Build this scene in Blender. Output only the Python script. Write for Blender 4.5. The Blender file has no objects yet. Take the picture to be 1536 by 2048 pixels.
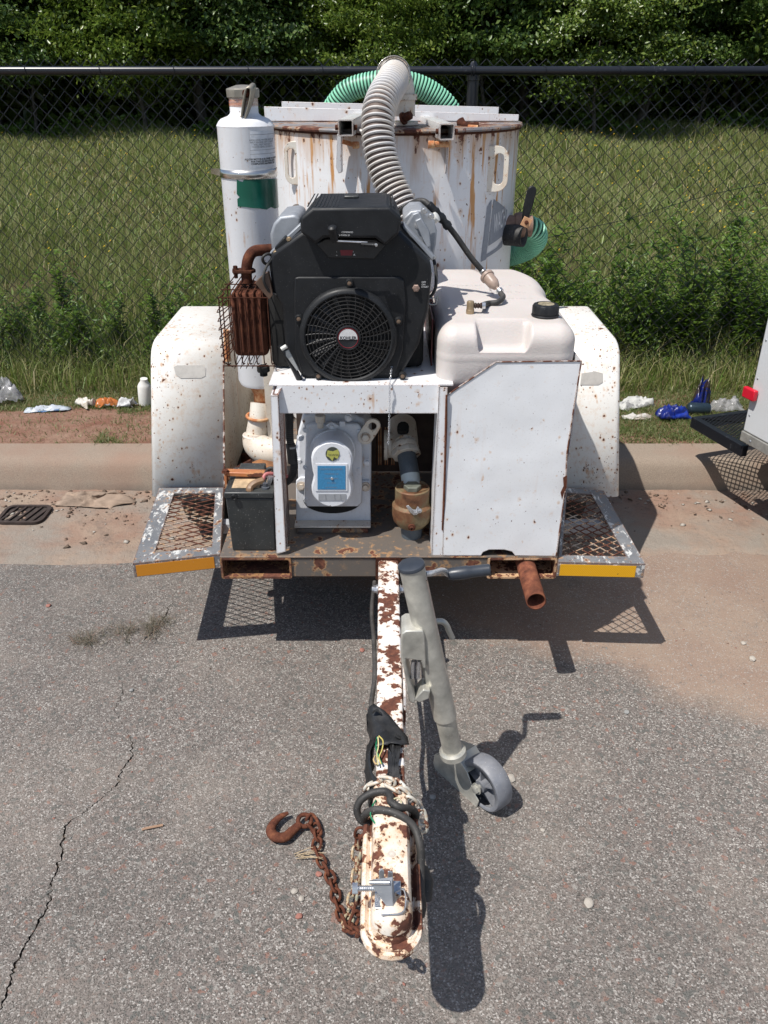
import bpy, bmesh, math, random
import numpy as np
from mathutils import Vector, Matrix, Quaternion
import mathutils.noise as mnoise
R_ = math.radians
SC = bpy.context.scene
COL = SC.collection
# ------------------------------------------------------------------ camera
CH, PITCH, FPX = 1.80, R_(28.1), 1657.0        # eye height (m), downward pitch, focal length in photo pixels
cam_d = bpy.data.cameras.new('camera'); cam = bpy.data.objects.new('camera', cam_d); COL.objects.link(cam)
cam.location = (0, 0, CH); cam.rotation_euler = (R_(90) - PITCH, 0, 0)
cam_d.sensor_fit = 'VERTICAL'; cam_d.sensor_height = 24.0; cam_d.lens = FPX / 2048 * 24.0
cam_d.clip_end = 500; cam_d.clip_start = .05
SC.camera = cam
# ------------------------------------------------------------------ world + sun
SUNDIR = Vector((-.42, -.33, 1)).normalized()   # towards the sun
w = bpy.data.worlds.new('World'); SC.world = w; w.use_nodes = True
wn = w.node_tree.nodes; wl = w.node_tree.links
sky = wn.new('ShaderNodeTexSky'); sky.sky_type = 'NISHITA'; sky.sun_disc = False
sky.sun_elevation = math.asin(SUNDIR.z); sky.sun_rotation = math.atan2(SUNDIR.x, SUNDIR.y) % (2 * math.pi)
wl.new(sky.outputs[0], wn['Background'].inputs[0]); wn['Background'].inputs[1].default_value = .10
sl = bpy.data.lights.new('sun', 'SUN'); sl.energy = 4.6; sl.angle = R_(.53); sl.color = (1, .96, .90)
so = bpy.data.objects.new('sun', sl); COL.objects.link(so); so.rotation_euler = (-SUNDIR).to_track_quat('-Z', 'Y').to_euler()
SC.view_settings.view_transform = 'Standard'; SC.view_settings.look = 'None'
SC.view_settings.exposure = 0.22; SC.view_settings.gamma = 1.0
SC.view_settings.use_curve_mapping = False
SC.cycles.max_bounces = 6; SC.cycles.transparent_max_bounces = 8
# ------------------------------------------------------------------ measuring: photo pixel + one known coordinate -> place in the world
_cp, _sp = math.cos(PITCH), math.sin(PITCH)
def ray(px, py):
    u = (px - 768) / FPX; v = -(py - 1024) / FPX
    return Vector((u, _cp + v * _sp, -_sp + v * _cp))
def at(px, py, X=None, Y=None, Z=None):
    d = ray(px, py)
    t = X / d.x if X is not None else Y / d.y if Y is not None else (Z - CH) / d.z
    return Vector((0, 0, CH)) + d * t
def at_cyl(px, py, cx, cy, r):
    d = ray(px, py)
    a = d.x ** 2 + d.y ** 2; b = -2 * (d.x * cx + d.y * cy); c = cx * cx + cy * cy - r * r
    D = max(b * b - 4 * a * c, 0)
    return Vector((0, 0, CH)) + d * ((-b - math.sqrt(D)) / (2 * a))
# ------------------------------------------------------------------ mesh builder
def fr(axis, up=None):
    a = Vector(axis).normalized()
    u = Vector(up) if up is not None else (Vector((0, 0, 1)) if abs(a.z) < .9 else Vector((0, 1, 0)))
    x = u.cross(a).normalized(); y = a.cross(x)
    return x, y, a
class MB:
    def __init__(s): s.v = []; s.f = []
    def add(s, vs, fs):
        o = len(s.v); s.v += [Vector(p) for p in vs]; s.f += [tuple(i + o for i in f) for f in fs]; return s
    def box(s, lo, hi, rot=None, piv=None):
        lo, hi = Vector(lo), Vector(hi)
        vs = [Vector((x, y, z)) for x in (lo.x, hi.x) for y in (lo.y, hi.y) for z in (lo.z, hi.z)]
        if rot is not None:
            c = Vector(piv) if piv is not None else (lo + hi) / 2
            vs = [rot @ (p - c) + c for p in vs]
        return s.add(vs, [(0, 1, 3, 2), (4, 6, 7, 5), (0, 4, 5, 1), (2, 3, 7, 6), (0, 2, 6, 4), (1, 5, 7, 3)])
    def prism(s, pts, vec, top=None):
        n = len(pts); a = [Vector(p) for p in pts]; v = Vector(vec)
        b = [p + v for p in a] if top is None else [Vector(p) for p in top]
        fs = [tuple(range(n))[::-1], tuple(range(n, 2 * n))] + [(i, (i + 1) % n, n + (i + 1) % n, n + i) for i in range(n)]
        return s.add(a + b, fs)
    def tube(s, pts, r, n=10, caps=True, closed=False, flat=1.0, up=None):
        P = [Vector(p) for p in pts]; m = len(P)
        rs = r if isinstance(r, (list, tuple)) else [r] * m
        T = []
        for i in range(m):
            a = P[(i - 1) % m] if (closed or i > 0) else P[i]; b = P[(i + 1) % m] if (closed or i < m - 1) else P[i]
            T.append((b - a).normalized())
        x, y, _ = fr(T[0], up); vs = []
        for i in range(m):
            if i:
                q = T[i - 1].rotation_difference(T[i]); x = q @ x
                x = (x - T[i] * x.dot(T[i])).normalized()
            y = T[i].cross(x)
            for k in range(n):
                an = 2 * math.pi * k / n
                vs.append(P[i] + x * math.cos(an) * rs[i] + y * math.sin(an) * rs[i] * flat)
        fs = []
        for i in range(m if closed else m - 1):
            j = (i + 1) % m
            for k in range(n):
                l = (k + 1) % n; fs.append((i * n + k, i * n + l, j * n + l, j * n + k))
        if caps and not closed:
            fs.append(tuple(range(n))[::-1]); fs.append(tuple(range((m - 1) * n, m * n)))
        return s.add(vs, fs)
    def lathe(s, prof, c, axis=(0, 0, 1), n=32, up=None, caps=True):
        x, y, a = fr(axis, up); c = Vector(c); vs = []
        for r, t in prof:
            for k in range(n):
                an = 2 * math.pi * k / n; vs.append(c + a * t + (x * math.cos(an) + y * math.sin(an)) * max(r, 1e-5))
        fs = [(i * n + k, i * n + (k + 1) % n, (i + 1) * n + (k + 1) % n, (i + 1) * n + k) for i in range(len(prof) - 1) for k in range(n)]
        if caps:
            fs.append(tuple(range(n))[::-1]); fs.append(tuple(range((len(prof) - 1) * n, len(prof) * n)))
        return s.add(vs, fs)
    def torus(s, c, axis, R, r, n=32, m=8, up=None):
        x, y, a = fr(axis, up); c = Vector(c)
        return s.tube([c + (x * math.cos(2 * math.pi * k / n) + y * math.sin(2 * math.pi * k / n)) * R for k in range(n)], r, m, closed=True)
    def ring(s, outer, inner, vec):
        n = len(outer); v = Vector(vec)
        o = [Vector(p) for p in outer]; i_ = [Vector(p) for p in inner]
        vs = o + i_ + [p + v for p in o] + [p + v for p in i_]; fs = []
        for k in range(n):
            l = (k + 1) % n
            fs += [(k, l, n + l, n + k)[::-1], (2 * n + k, 2 * n + l, 3 * n + l, 3 * n + k), (k, l, 2 * n + l, 2 * n + k), (n + l, n + k, 3 * n + k, 3 * n + l)]
        return s.add(vs, fs)
    def hexbolt(s, c, axis, r, h, washer=True):
        if washer: s.lathe([(r * 1.35, 0), (r * 1.35, h * .25)], c, axis, 14)
        s.lathe([(r, 0), (r, h), (r * .8, h * 1.12)], c, axis, 6)
        return s
def hexp(c, x, y, r, n=6, a0=0): return [c + x * math.cos(a0 + 2 * math.pi * k / n) * r + y * math.sin(a0 + 2 * math.pi * k / n) * r for k in range(n)]
def rrect(w_, h, r, n=5):
    pts = []
    for cx, cy, a in ((w_ / 2 - r, h / 2 - r, 0), (-w_ / 2 + r, h / 2 - r, 90), (-w_ / 2 + r, -h / 2 + r, 180), (w_ / 2 - r, -h / 2 + r, 270)):
        for k in range(n + 1):
            t = R_(a + 90 * k / n); pts.append((cx + r * math.cos(t), cy + r * math.sin(t)))
    return pts
def smooth(pts, n=8):
    P = [Vector(p) for p in pts]; P = [P[0] * 2 - P[1]] + P + [P[-1] * 2 - P[-2]]; out = []
    for i in range(1, len(P) - 2):
        for k in range(n):
            t = k / n; a, b, c, d = P[i - 1:i + 3]
            out.append(.5 * ((2 * b) + (c - a) * t + (2 * a - 5 * b + 4 * c - d) * t * t + (3 * b - a - 3 * c + d) * t ** 3))
    out.append(P[-2]); return out
def resample(pts, ds):
    out = [pts[0].copy()]; acc = 0
    for a, b in zip(pts, pts[1:]):
        L = (b - a).length
        while acc + L >= ds:
            t = (ds - acc) / L; a = a.lerp(b, t); out.append(a.copy()); L = (b - a).length; acc = 0
        acc += L
    return out
# ------------------------------------------------------------------ objects
WPOS = {}
def _link(o, parent, pos):
    COL.objects.link(o)
    if parent is not None:
        o.parent = parent; o.location = Vector(pos) - WPOS[parent.name]
    else: o.location = pos
    WPOS[o.name] = Vector(pos)
    return o
def finish(me, mats, sm=None):
    for m in (mats if isinstance(mats, (list, tuple)) else [mats]): me.materials.append(m)
    if sm is not None:
        me.polygons.foreach_set('use_smooth', [True] * len(me.polygons))
        me.set_sharp_from_angle(angle=R_(sm))
def obj(name, mb, mat, parent=None, sm=35, bev=0, origin=None, seg=2, solid=0, **kw):
    lo = Vector([min(p[i] for p in mb.v) for i in range(3)]); hi = Vector([max(p[i] for p in mb.v) for i in range(3)])
    og = Vector(origin) if origin is not None else Vector(((lo.x + hi.x) / 2, (lo.y + hi.y) / 2, lo.z))
    me = bpy.data.meshes.new(name); me.from_pydata([tuple(p - og) for p in mb.v], [], mb.f)
    bm = bmesh.new(); bm.from_mesh(me); bmesh.ops.recalc_face_normals(bm, faces=bm.faces); bm.to_mesh(me); bm.free()
    finish(me, mat, sm)
    o = bpy.data.objects.new(name, me); _link(o, parent, og)
    if solid:
        md = o.modifiers.new('solid', 'SOLIDIFY'); md.thickness = solid; md.offset = 0
    if bev:
        md = o.modifiers.new('bevel', 'BEVEL'); md.width = bev; md.segments = seg; md.limit_method = 'ANGLE'; md.angle_limit = R_(38)
    for k, v in kw.items(): o[k] = v
    return o
def empty(name, loc, parent=None, **kw):
    o = bpy.data.objects.new(name, None); o.empty_display_size = .1
    _link(o, parent, Vector(loc))
    for k, v in kw.items(): o[k] = v
    return o
def npmesh(name, V, F, mats, sm=None, matidx=None):
    me = bpy.data.meshes.new(name); V = np.asarray(V, np.float32); F = np.asarray(F, np.int32); k = F.shape[1]
    me.vertices.add(len(V)); me.vertices.foreach_set('co', V.ravel())
    me.loops.add(F.size); me.loops.foreach_set('vertex_index', F.ravel())
    me.polygons.add(len(F)); me.polygons.foreach_set('loop_start', np.arange(0, F.size, k, dtype=np.int32))
    me.update(calc_edges=True)
    if matidx is not None: me.polygons.foreach_set('material_index', np.asarray(matidx, np.int32))
    finish(me, mats, sm)
    return me
def link_inst(name, me, parent, pos, rot=None, **kw):
    o = bpy.data.objects.new(name, me); _link(o, parent, Vector(pos))
    if rot is not None:
        o.rotation_mode = 'QUATERNION'; o.rotation_quaternion = rot
    for k, v in kw.items(): o[k] = v
    return o
def text_mb(body, size, place, bold=0, align='LEFT', sub=0, squash=1.0):
    cu = bpy.data.curves.new('t', 'FONT'); cu.body = body; cu.size = size; cu.align_x = align; cu.offset = bold; cu.resolution_u = 2; cu.space_line = .95
    o = bpy.data.objects.new('t', cu); COL.objects.link(o); bpy.context.view_layer.update()
    me = bpy.data.meshes.new_from_object(o.evaluated_get(bpy.context.evaluated_depsgraph_get()))
    bpy.data.objects.remove(o)
    m = MB(); m.add([place(v.co.x * squash, v.co.y) for v in me.vertices], [tuple(p.vertices) for p in me.polygons]); bpy.data.meshes.remove(me)
    return m
# ------------------------------------------------------------------ material nodes
class G:
    def __init__(s, name):
        s.m = bpy.data.materials.new(name); s.m.use_nodes = True; s.t = s.m.node_tree; s.t.nodes.clear()
        s.out = s.t.nodes.new('ShaderNodeOutputMaterial')
        s.oc = s.n('TexCoord').outputs['Object']
    def n(s, ty, **kw):
        nd = s.t.nodes.new('ShaderNode' + ty)
        for k, v in kw.items(): setattr(nd, k, v)
        return nd
    def set(s, inp, v):
        if isinstance(v, bpy.types.NodeSocket): s.t.links.new(v, inp)
        elif isinstance(v, (tuple, list)) and len(v) == 3 and inp.type == 'RGBA': inp.default_value = (*v, 1)
        else: inp.default_value = v
    def math(s, op, a, b=0.0, c=None, clamp=False):
        nd = s.n('Math', operation=op, use_clamp=clamp); s.set(nd.inputs[0], a); s.set(nd.inputs[1], b)
        if c is not None: s.set(nd.inputs[2], c)
        return nd.outputs[0]
    def vec(s, scale=(1, 1, 1), co=None, off=(0, 0, 0)):
        nd = s.n('Mapping'); s.set(nd.inputs[0], co if co is not None else s.oc); nd.inputs['Scale'].default_value = scale; nd.inputs['Location'].default_value = off
        return nd.outputs[0]
    def noise(s, sc, det=4, rough=.55, co=None, dist=0):
        nd = s.n('TexNoise'); s.set(nd.inputs['Vector'], co if co is not None else s.oc)
        nd.inputs['Scale'].default_value = sc; nd.inputs['Detail'].default_value = det; nd.inputs['Roughness'].default_value = rough; nd.inputs['Distortion'].default_value = dist
        return nd.outputs['Fac']
    def noisec(s, sc, det=2):
        nd = s.n('TexNoise'); s.set(nd.inputs['Vector'], s.oc); nd.inputs['Scale'].default_value = sc; nd.inputs['Detail'].default_value = det
        return nd.outputs['Color']
    def vor(s, sc, co=None, feat='F1', out='Distance', rnd=1):
        nd = s.n('TexVoronoi', feature=feat); s.set(nd.inputs['Vector'], co if co is not None else s.oc); nd.inputs['Scale'].default_value = sc; nd.inputs['Randomness'].default_value = rnd
        return nd.outputs[out]
    def rng(s, v, a, b, lo=0.0, hi=1.0, smooth=False):
        nd = s.n('MapRange'); s.set(nd.inputs[0], v)
        for i, q in enumerate((a, b, lo, hi)): s.set(nd.inputs[i + 1], q)
        if smooth: nd.interpolation_type = 'SMOOTHSTEP'
        return nd.outputs[0]
    def mix(s, f, a, b, bt='MIX'):
        nd = s.n('Mix', data_type='RGBA', blend_type=bt); s.set(nd.inputs[0], f); s.set(nd.inputs[6], a); s.set(nd.inputs[7], b); return nd.outputs[2]
    def ramp(s, v, stops, interp='LINEAR'):
        nd = s.n('ValToRGB'); s.set(nd.inputs[0], v); e = nd.color_ramp; e.interpolation = interp
        while len(e.elements) < len(stops): e.elements.new(.5)
        for el, (p, c) in zip(e.elements, stops):
            el.position = p; el.color = (*c, 1) if len(c) == 3 else c
        return nd.outputs[0]
    def sep(s, v):
        nd = s.n('SeparateXYZ'); s.set(nd.inputs[0], v); return nd.outputs
    def bump(s, h, st=.3, d=.002, nrm=None):
        nd = s.n('Bump'); s.set(nd.inputs['Height'], h); nd.inputs['Strength'].default_value = st; nd.inputs['Distance'].default_value = d
        if nrm is not None: s.set(nd.inputs['Normal'], nrm)
        return nd.outputs[0]
    def edge(s, r=.01):
        b = s.n('Bevel', samples=4); b.inputs[0].default_value = r
        g = s.n('NewGeometry'); d = s.n('VectorMath', operation='DOT_PRODUCT')
        s.t.links.new(b.outputs[0], d.inputs[0]); s.t.links.new(g.outputs['Normal'], d.inputs[1])
        return s.math('SUBTRACT', 1.0, d.outputs['Value'], clamp=True)
    def bsdf(s, col, rough=.6, metal=0.0, nrm=None, spec=.5, **kw):
        p = s.n('BsdfPrincipled'); s.set(p.inputs['Base Color'], col); s.set(p.inputs['Roughness'], rough); s.set(p.inputs['Metallic'], metal)
        p.inputs['Specular IOR Level'].default_value = spec
        if nrm is not None: s.set(p.inputs['Normal'], nrm)
        for k, v in kw.items(): s.set(p.inputs[k.replace('_', ' ')], v)
        s.t.links.new(p.outputs[0], s.out.inputs[0]); s.p = p
        return s.m
RUST_D, RUST_M, RUST_L = (.042, .016, .011), (.115, .040, .024), (.23, .090, .045)
def rustcol(g, k=1.0, sc=60):
    n = g.noise(sc, 5, .7)
    return g.ramp(n, [(.30, tuple(c * k for c in RUST_D)), (.52, tuple(c * k for c in RUST_M)), (.75, tuple(c * k for c in RUST_L))])
def paint(name, base=(.74, .75, .77), rust=.66, spots=.70, dots=.5, scuff=0, densx=None, dripk=.30, scs=16, topr=None, wavk=(2.6, .35, .02), edge=1.0, streak=.35, dirt=.25, scale=9.0, rough=.38, stain=(.50, .25, .09), dirtc=(.42, .33, .22), er=.008, bump=.4, lowz=None):
    """Sheet metal paint: worn edges, pitted rust spots, vertical rust runs, grime."""
    g = G(name)
    big = g.noise(scale, 8, .62)
    m1 = g.rng(big, rust, rust + .012)
    area = g.noise(3.1, 3, .5, co=g.vec(off=(3.1, 7.7, 1.3)))
    sp = g.noise(70, 3, .6, co=g.vec((1, 1, .75)))
    m2 = g.rng(g.math('ADD', sp, g.math('MULTIPLY', g.math('SUBTRACT', area, .5), .55)), spots, spots + .02)
    sp2 = g.noise(24, 5, .6, co=g.vec(off=(5, 2, 9)))
    m2b = g.rng(g.math('ADD', sp2, g.math('MULTIPLY', g.math('SUBTRACT', area, .5), .45)), spots + .01, spots + .03)
    m = g.math('MAXIMUM', g.math('MAXIMUM', m1, m2), m2b)
    flake = g.rng(big, rust - .045, rust + .005, 0, .85)
    wob = g.math('MULTIPLY', g.math('SUBTRACT', g.noise(110, 3, .7), .5), .30)
    dens = g.math('MULTIPLY', g.math('MULTIPLY', g.rng(area, .34, .66, .25, 1.5), g.rng(g.noise(6.5, 3, .6, co=g.vec(off=(8, 1, 4))), .42, .62, .08, 2.2)), dots)
    if densx: dens = g.math('MULTIPLY', dens, g.rng(g.sep(g.oc)[0], densx[0], densx[1], densx[2], densx[3]))
    dhalo = None
    for sc_, r0, r1, dk in ((26, .03, .17, .55), (58, .05, .20, .42), (120, .08, .22, .25)):
        v = g.n('TexVoronoi', feature='F1'); g.set(v.inputs['Vector'], g.vec((1, 1, .72), off=(sc_ * .13, .7, 2.1))); v.inputs['Scale'].default_value = sc_
        cs = g.sep(v.outputs['Color']); r = g.rng(cs[1], 0, 1, r0, r1)
        on = g.math('LESS_THAN', cs[0], g.math('MULTIPLY', dens, dk)); d_ = g.math('ADD', v.outputs['Distance'], wob)
        ratio = g.math('DIVIDE', d_, r)
        m = g.math('MAXIMUM', m, g.math('MULTIPLY', on, g.rng(ratio, 1.0, .85)))
        if sc_ < 100:
            hh = g.math('MULTIPLY', on, g.rng(ratio, 2.3, .9, 0, .7)); dhalo = hh if dhalo is None else g.math('MAXIMUM', dhalo, hh)
    v = g.n('TexVoronoi', feature='F1'); g.set(v.inputs['Vector'], g.vec((1, 1, .16), off=(.4, .2, .9))); v.inputs['Scale'].default_value = 34
    cs = g.sep(v.outputs['Color']); drip = g.math('MULTIPLY', g.math('LESS_THAN', cs[0], g.math('MULTIPLY', dens, dripk)), g.rng(g.math('ADD', v.outputs['Distance'], g.math('MULTIPLY', wob, .4)), .20, .05, 0, .75))
    halo = g.rng(g.math('ADD', sp2, g.math('MULTIPLY', g.math('SUBTRACT', area, .5), .45)), spots - .08, spots + .03, 0, .8)
    if edge > 0:
        e = g.edge(er)
        en = g.math('ADD', g.math('MULTIPLY', g.math('MULTIPLY', e, 1.6 * edge), 1.0), g.math('MULTIPLY', g.math('SUBTRACT', g.noise(38, 5, .7), .5), 1.3))
        m = g.math('MAXIMUM', m, g.rng(en, .40, .48)); halo = g.math('MAXIMUM', halo, g.rng(en, .12, .45, 0, .6))
    halo = g.math('MAXIMUM', halo, dhalo)
    halo = g.math('MAXIMUM', halo, flake)
    st = g.noise(5, 5, .6, co=g.vec((7, 7, .55)))
    sm = g.math('MULTIPLY', g.rng(st, .56, .74), g.rng(area, .42, .62))
    sm = g.math('MULTIPLY', sm, streak * 1.6, clamp=True)
    dn = g.rng(g.noise(6, 6, .65, co=g.vec(off=(9, 9, 9))), .42, .8, 0, dirt)
    col = g.mix(dn, base, dirtc)
    col = g.mix(g.rng(g.noise(180, 2, .5), .62, .72, 0, dirt * .7), col, tuple(c * .6 for c in dirtc))
    if lowz is not None:
        z = g.sep(g.oc)[2]
        lz = g.rng(g.math('ADD', z, g.math('MULTIPLY', g.noise(11, 4, .6), .12)), lowz[0], lowz[1], lowz[2], 0.0)
        col = g.mix(lz, col, (.30, .15, .06))
    if scuff:
        col = g.mix(g.rng(g.noise(scs, 8, .72, co=g.vec((1, .5, 1)), dist=.6), .62 - .1 * scuff, .64 - .1 * scuff, 0, .9), col, (.60, .60, .58))
    col = g.mix(sm, col, stain)
    col = g.mix(drip, col, stain)
    if topr:
        tz = g.sep(g.oc)[2]; vn = g.noise(9, 6, .65, co=g.vec((3.2, 3.2, .35)))
        tm_ = g.rng(g.math('ADD', tz, g.math('MULTIPLY', g.math('SUBTRACT', vn, .5), topr[2])), topr[0], topr[1])
        col = g.mix(g.math('MULTIPLY', tm_, .8), col, (.47, .27, .13)); m = g.math('MAXIMUM', m, g.rng(g.math('ADD', tm_, g.math('MULTIPLY', g.math('SUBTRACT', g.noise(40, 6, .7), .5), .8)), .92, 1.0))
    col = g.mix(g.math('MULTIPLY', halo, .75), col, (.55, .30, .12))
    col = g.mix(m, col, rustcol(g))
    h = g.math('ADD', g.math('MULTIPLY', m, -.6), g.math('MULTIPLY', g.noise(140, 3, .6), .35))
    wav = g.noise(wavk[0], 2, .5)
    b1 = g.bump(wav, wavk[1], wavk[2])
    return g.bsdf(col, g.rng(m, 0, 1, rough, .92), nrm=g.bump(h, bump, .0015, b1))
def simple(name, col, rough=.5, metal=0.0, var=.25, sc=40, bump=.2, bsc=150, dust=0.0, dustc=(.33, .30, .27), scratch=0, spec=.5, bd=.001):
    g = G(name)
    n = g.noise(sc, 5, .6)
    c = g.mix(g.rng(n, .3, .75), tuple(x * (1 - var) for x in col), tuple(min(1, x * (1 + var)) for x in col))
    if dust:
        nr = g.n('NewGeometry').outputs['Normal']; up = g.rng(g.sep(nr)[2], -.2, 1.0)
        dn = g.math('MULTIPLY', g.rng(g.noise(14, 6, .7), .35, .75), g.math('ADD', g.math('MULTIPLY', up, .75), .25))
        c = g.mix(g.math('MULTIPLY', dn, dust, clamp=True), c, dustc)
        c = g.mix(g.rng(g.noise(320, 1, .5), .72, .76, 0, min(1, dust * 1.6)), c, (.55, .53, .5))
    return g.bsdf(c, g.rng(g.noise(sc * .6, 4, .6), .3, .7, max(0, rough - .1), min(1, rough + .12)), metal, g.bump(g.noise(bsc, 3, .6), bump, bd), spec)
def M_rust(name, k=1.0, sc=60):
    g = G(name); return g.bsdf(g.mix(g.rng(g.noise(9, 4, .6), .4, .7, 0, .5), rustcol(g, k, sc), (.10 * k, .038 * k, .02 * k)), .92, nrm=g.bump(g.noise(180, 5, .7), .6, .0015), spec=.2)

WHITE = paint('white_paint', dots=1.5, rust=.74, spots=.735, streak=.35, dirt=.18)
WHITE_CLEAN = paint('white_paint_cleaner', dots=.22, rust=.85, spots=.80, streak=.15, dirt=.12, edge=.75, er=.005)
WHITE_BOX = paint('white_paint_box', dots=.40, wavk=(3.6, .35, .035), base=(.73, .74, .755), rust=.80, spots=.745, streak=.15, dirt=.28, edge=.9, er=.006, dirtc=(.50, .48, .45))
WHITE_TANK = paint('white_paint_tank', dots=.45, topr=(1.05, 1.19, .40), base=(.74, .745, .76), rust=.80, spots=.735, streak=2.2, dripk=.45, dirt=.12, edge=.6)
WHITE_FENDER = paint('white_paint_fender', dots=1.5, densx=(-.02, -.13, .55, 3.6), dripk=.22, base=(.76, .745, .71), rust=.735, spots=.70, streak=.75, dirt=.30, edge=1.0, dirtc=(.55, .46, .34))
WHITE_FENDER_R = paint('white_paint_fender_rusty', dots=1.5, densx=(-.02, .12, .4, 5.0), dripk=.34, base=(.76, .75, .72), rust=.69, spots=.68, streak=1.0, dirt=.2, edge=1.0, dirtc=(.55, .46, .34))
WHITE_TONGUE = paint('white_paint_flaking', base=(.75, .75, .75), rust=.510, spots=.66, edge=1.1, streak=.2, dirt=.35, scale=22, er=.010, dirtc=(.60, .42, .24), bump=.9)
WHITE_COUPLER = paint('white_paint_coupler', base=(.74, .69, .61), rust=.53, spots=.66, edge=.7, streak=.2, dirt=1.0, scale=24, er=.006, dirtc=(.62, .33, .13), bump=.9)
WHITE_DIRTY = paint('white_paint_grimy', dots=1.3, base=(.66, .62, .55), rust=.68, spots=.70, edge=.6, streak=.3, dirt=.6, dirtc=(.42, .27, .15))
BLOWER = paint('white_cast_paint', dots=.12, base=(.70, .72, .76), rust=.86, spots=.82, edge=.25, streak=.05, dirt=.30, er=.003, rough=.45, dirtc=(.30, .27, .24))
GREYPAINT = paint('grey_deck_paint', base=(.13, .135, .145), scuff=.7, scs=38, dots=.8, rust=.69, spots=.70, edge=1.0, streak=.05, dirt=.2, dirtc=(.62, .62, .60), rough=.5, scale=14)
DECKP = paint('brown_deck_paint', base=(.115, .10, .088), rust=.60, spots=.66, edge=.9, streak=.05, dirt=.4, dirtc=(.16, .12, .09), rough=.55, scale=12)
RUST = M_rust('rust'); RUST_RED = M_rust('rust_red', .85, 45); RUST_DK = M_rust('rust_dark', .55)
g = G('rust_orange_flaking'); RUST_OR = g.bsdf(g.mix(g.rng(g.noise(30, 5, .7), .45, .62), (.42, .15, .055), (.62, .40, .22)), .85, nrm=g.bump(g.noise(120, 5, .7), .6, .002))
GALV = simple('galvanized_steel', (.50, .49, .44), .40, .45, .42, 15, .15, 200, dust=.45, dustc=(.50, .45, .36))
ZINC = simple('zinc_plate', (.62, .63, .65), .33, .85, .2, 90, .2, 260)
STAIN = simple('stainless_band', (.62, .61, .58), .22, .95, .12, 12, .05, 60)
ALU = simple('cast_aluminium', (.30, .32, .35), .5, .35, .15, 30, .35, 260, dust=.3, dustc=(.55, .55, .55))
BLACKP = simple('black_plastic', (.011, .012, .014), .48, 0, .3, 25, .25, 420, dust=.085, dustc=(.16, .16, .155), bd=.0006, spec=.3)
BLACKG = simple('black_grille_plastic', (.012, .012, .013), .45, 0, .3, 30, .1, 200, dust=.10)
BLACKR = simple('black_rubber', (.016, .016, .016), .62, 0, .3, 40, .2, 200, dust=.25)
BATT = simple('battery_case', (.022, .026, .028), .38, 0, .25, 12, .1, 220, dust=.45, dustc=(.12, .115, .10))
GREYTUBE = simple('jack_grip_plastic', (.035, .042, .055), .4, 0, .2, 30, .1, 200)
WHEELP = simple('grey_nylon', (.16, .17, .195), .55, 0, .18, 30, .5, 90, dust=.4, dustc=(.34, .32, .30))
BRASS = simple('dull_brass', (.36, .27, .17), .45, .5, .25, 50, .2, 200)
BROWNPL = simple('brown_plastic', (.20, .115, .06), .5, 0, .2, 60, .2, 200)
BULBF = simple('fuel_filter_plastic', (.33, .245, .20), .45, 0, .2, 60, .2, 200)
PVCG = simple('grey_pvc', (.07, .09, .11), .45, 0, .1, 30, .05, 100, dust=.2)
PVCW = simple('pale_pvc', (.50, .56, .56), .42, 0, .1, 20, .05, 100, dust=.15)
REDR = simple('red_insulation', (.45, .12, .12), .5, 0, .1, 30, .05, 100, dust=.5)
REDD = simple('dark_red_paint', (.10, .012, .010), .5, 0, .3, 30, .1, 100)
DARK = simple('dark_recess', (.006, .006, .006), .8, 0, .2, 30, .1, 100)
DUST_TAN = simple('tan_sediment', (.50, .36, .22), .95, 0, .35, 30, .6, 120)
WHITEPL = simple('white_plastic', (.72, .72, .68), .45, 0, .08, 20, .05, 90, dust=.35, dustc=(.45, .35, .25))
# olive-brown bronze strainer
g = G('strainer_bronze'); n_ = g.noise(11, 6, .7)
BRONZE = g.bsdf(g.ramp(n_, [(.32, (.06, .025, .013)), (.44, (.17, .075, .035)), (.54, (.17, .13, .07)), (.64, (.25, .20, .11)), (.78, (.20, .07, .03))]), .62, .15, g.bump(g.noise(130, 4, .7), .5, .002))
# pinkish-white polyethylene with orange-peel skin
g = G('tank_polyethylene')
c_ = g.mix(g.rng(g.noise(4, 5, .6), .4, .75, 0, .5), (.575, .53, .505), (.50, .44, .39))
FUELP = g.bsdf(c_, .48, nrm=g.bump(g.noise(95, 3, .5, dist=1.5), .30, .003), Subsurface_Weight=.05)
# hoses
g = G('hose_grey'); HOSEG = g.bsdf(g.mix(g.rng(g.noise(9, 4, .6), .4, .7), (.54, .53, .53), (.60, .54, .47)), .5, nrm=g.bump(g.noise(200, 2), .2, .001))
HOSEB = simple('hose_wall_brown', (.11, .075, .06), .6, 0, .3, 20, .2, 100)
GREEN = simple('hose_green', (.24, .60, .40), .42, 0, .15, 12, .1, 120, dust=.25, dustc=(.45, .55, .45))
GREEND = simple('hose_green_wall', (.008, .055, .028), .5, 0, .2, 12, .1, 120)
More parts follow.
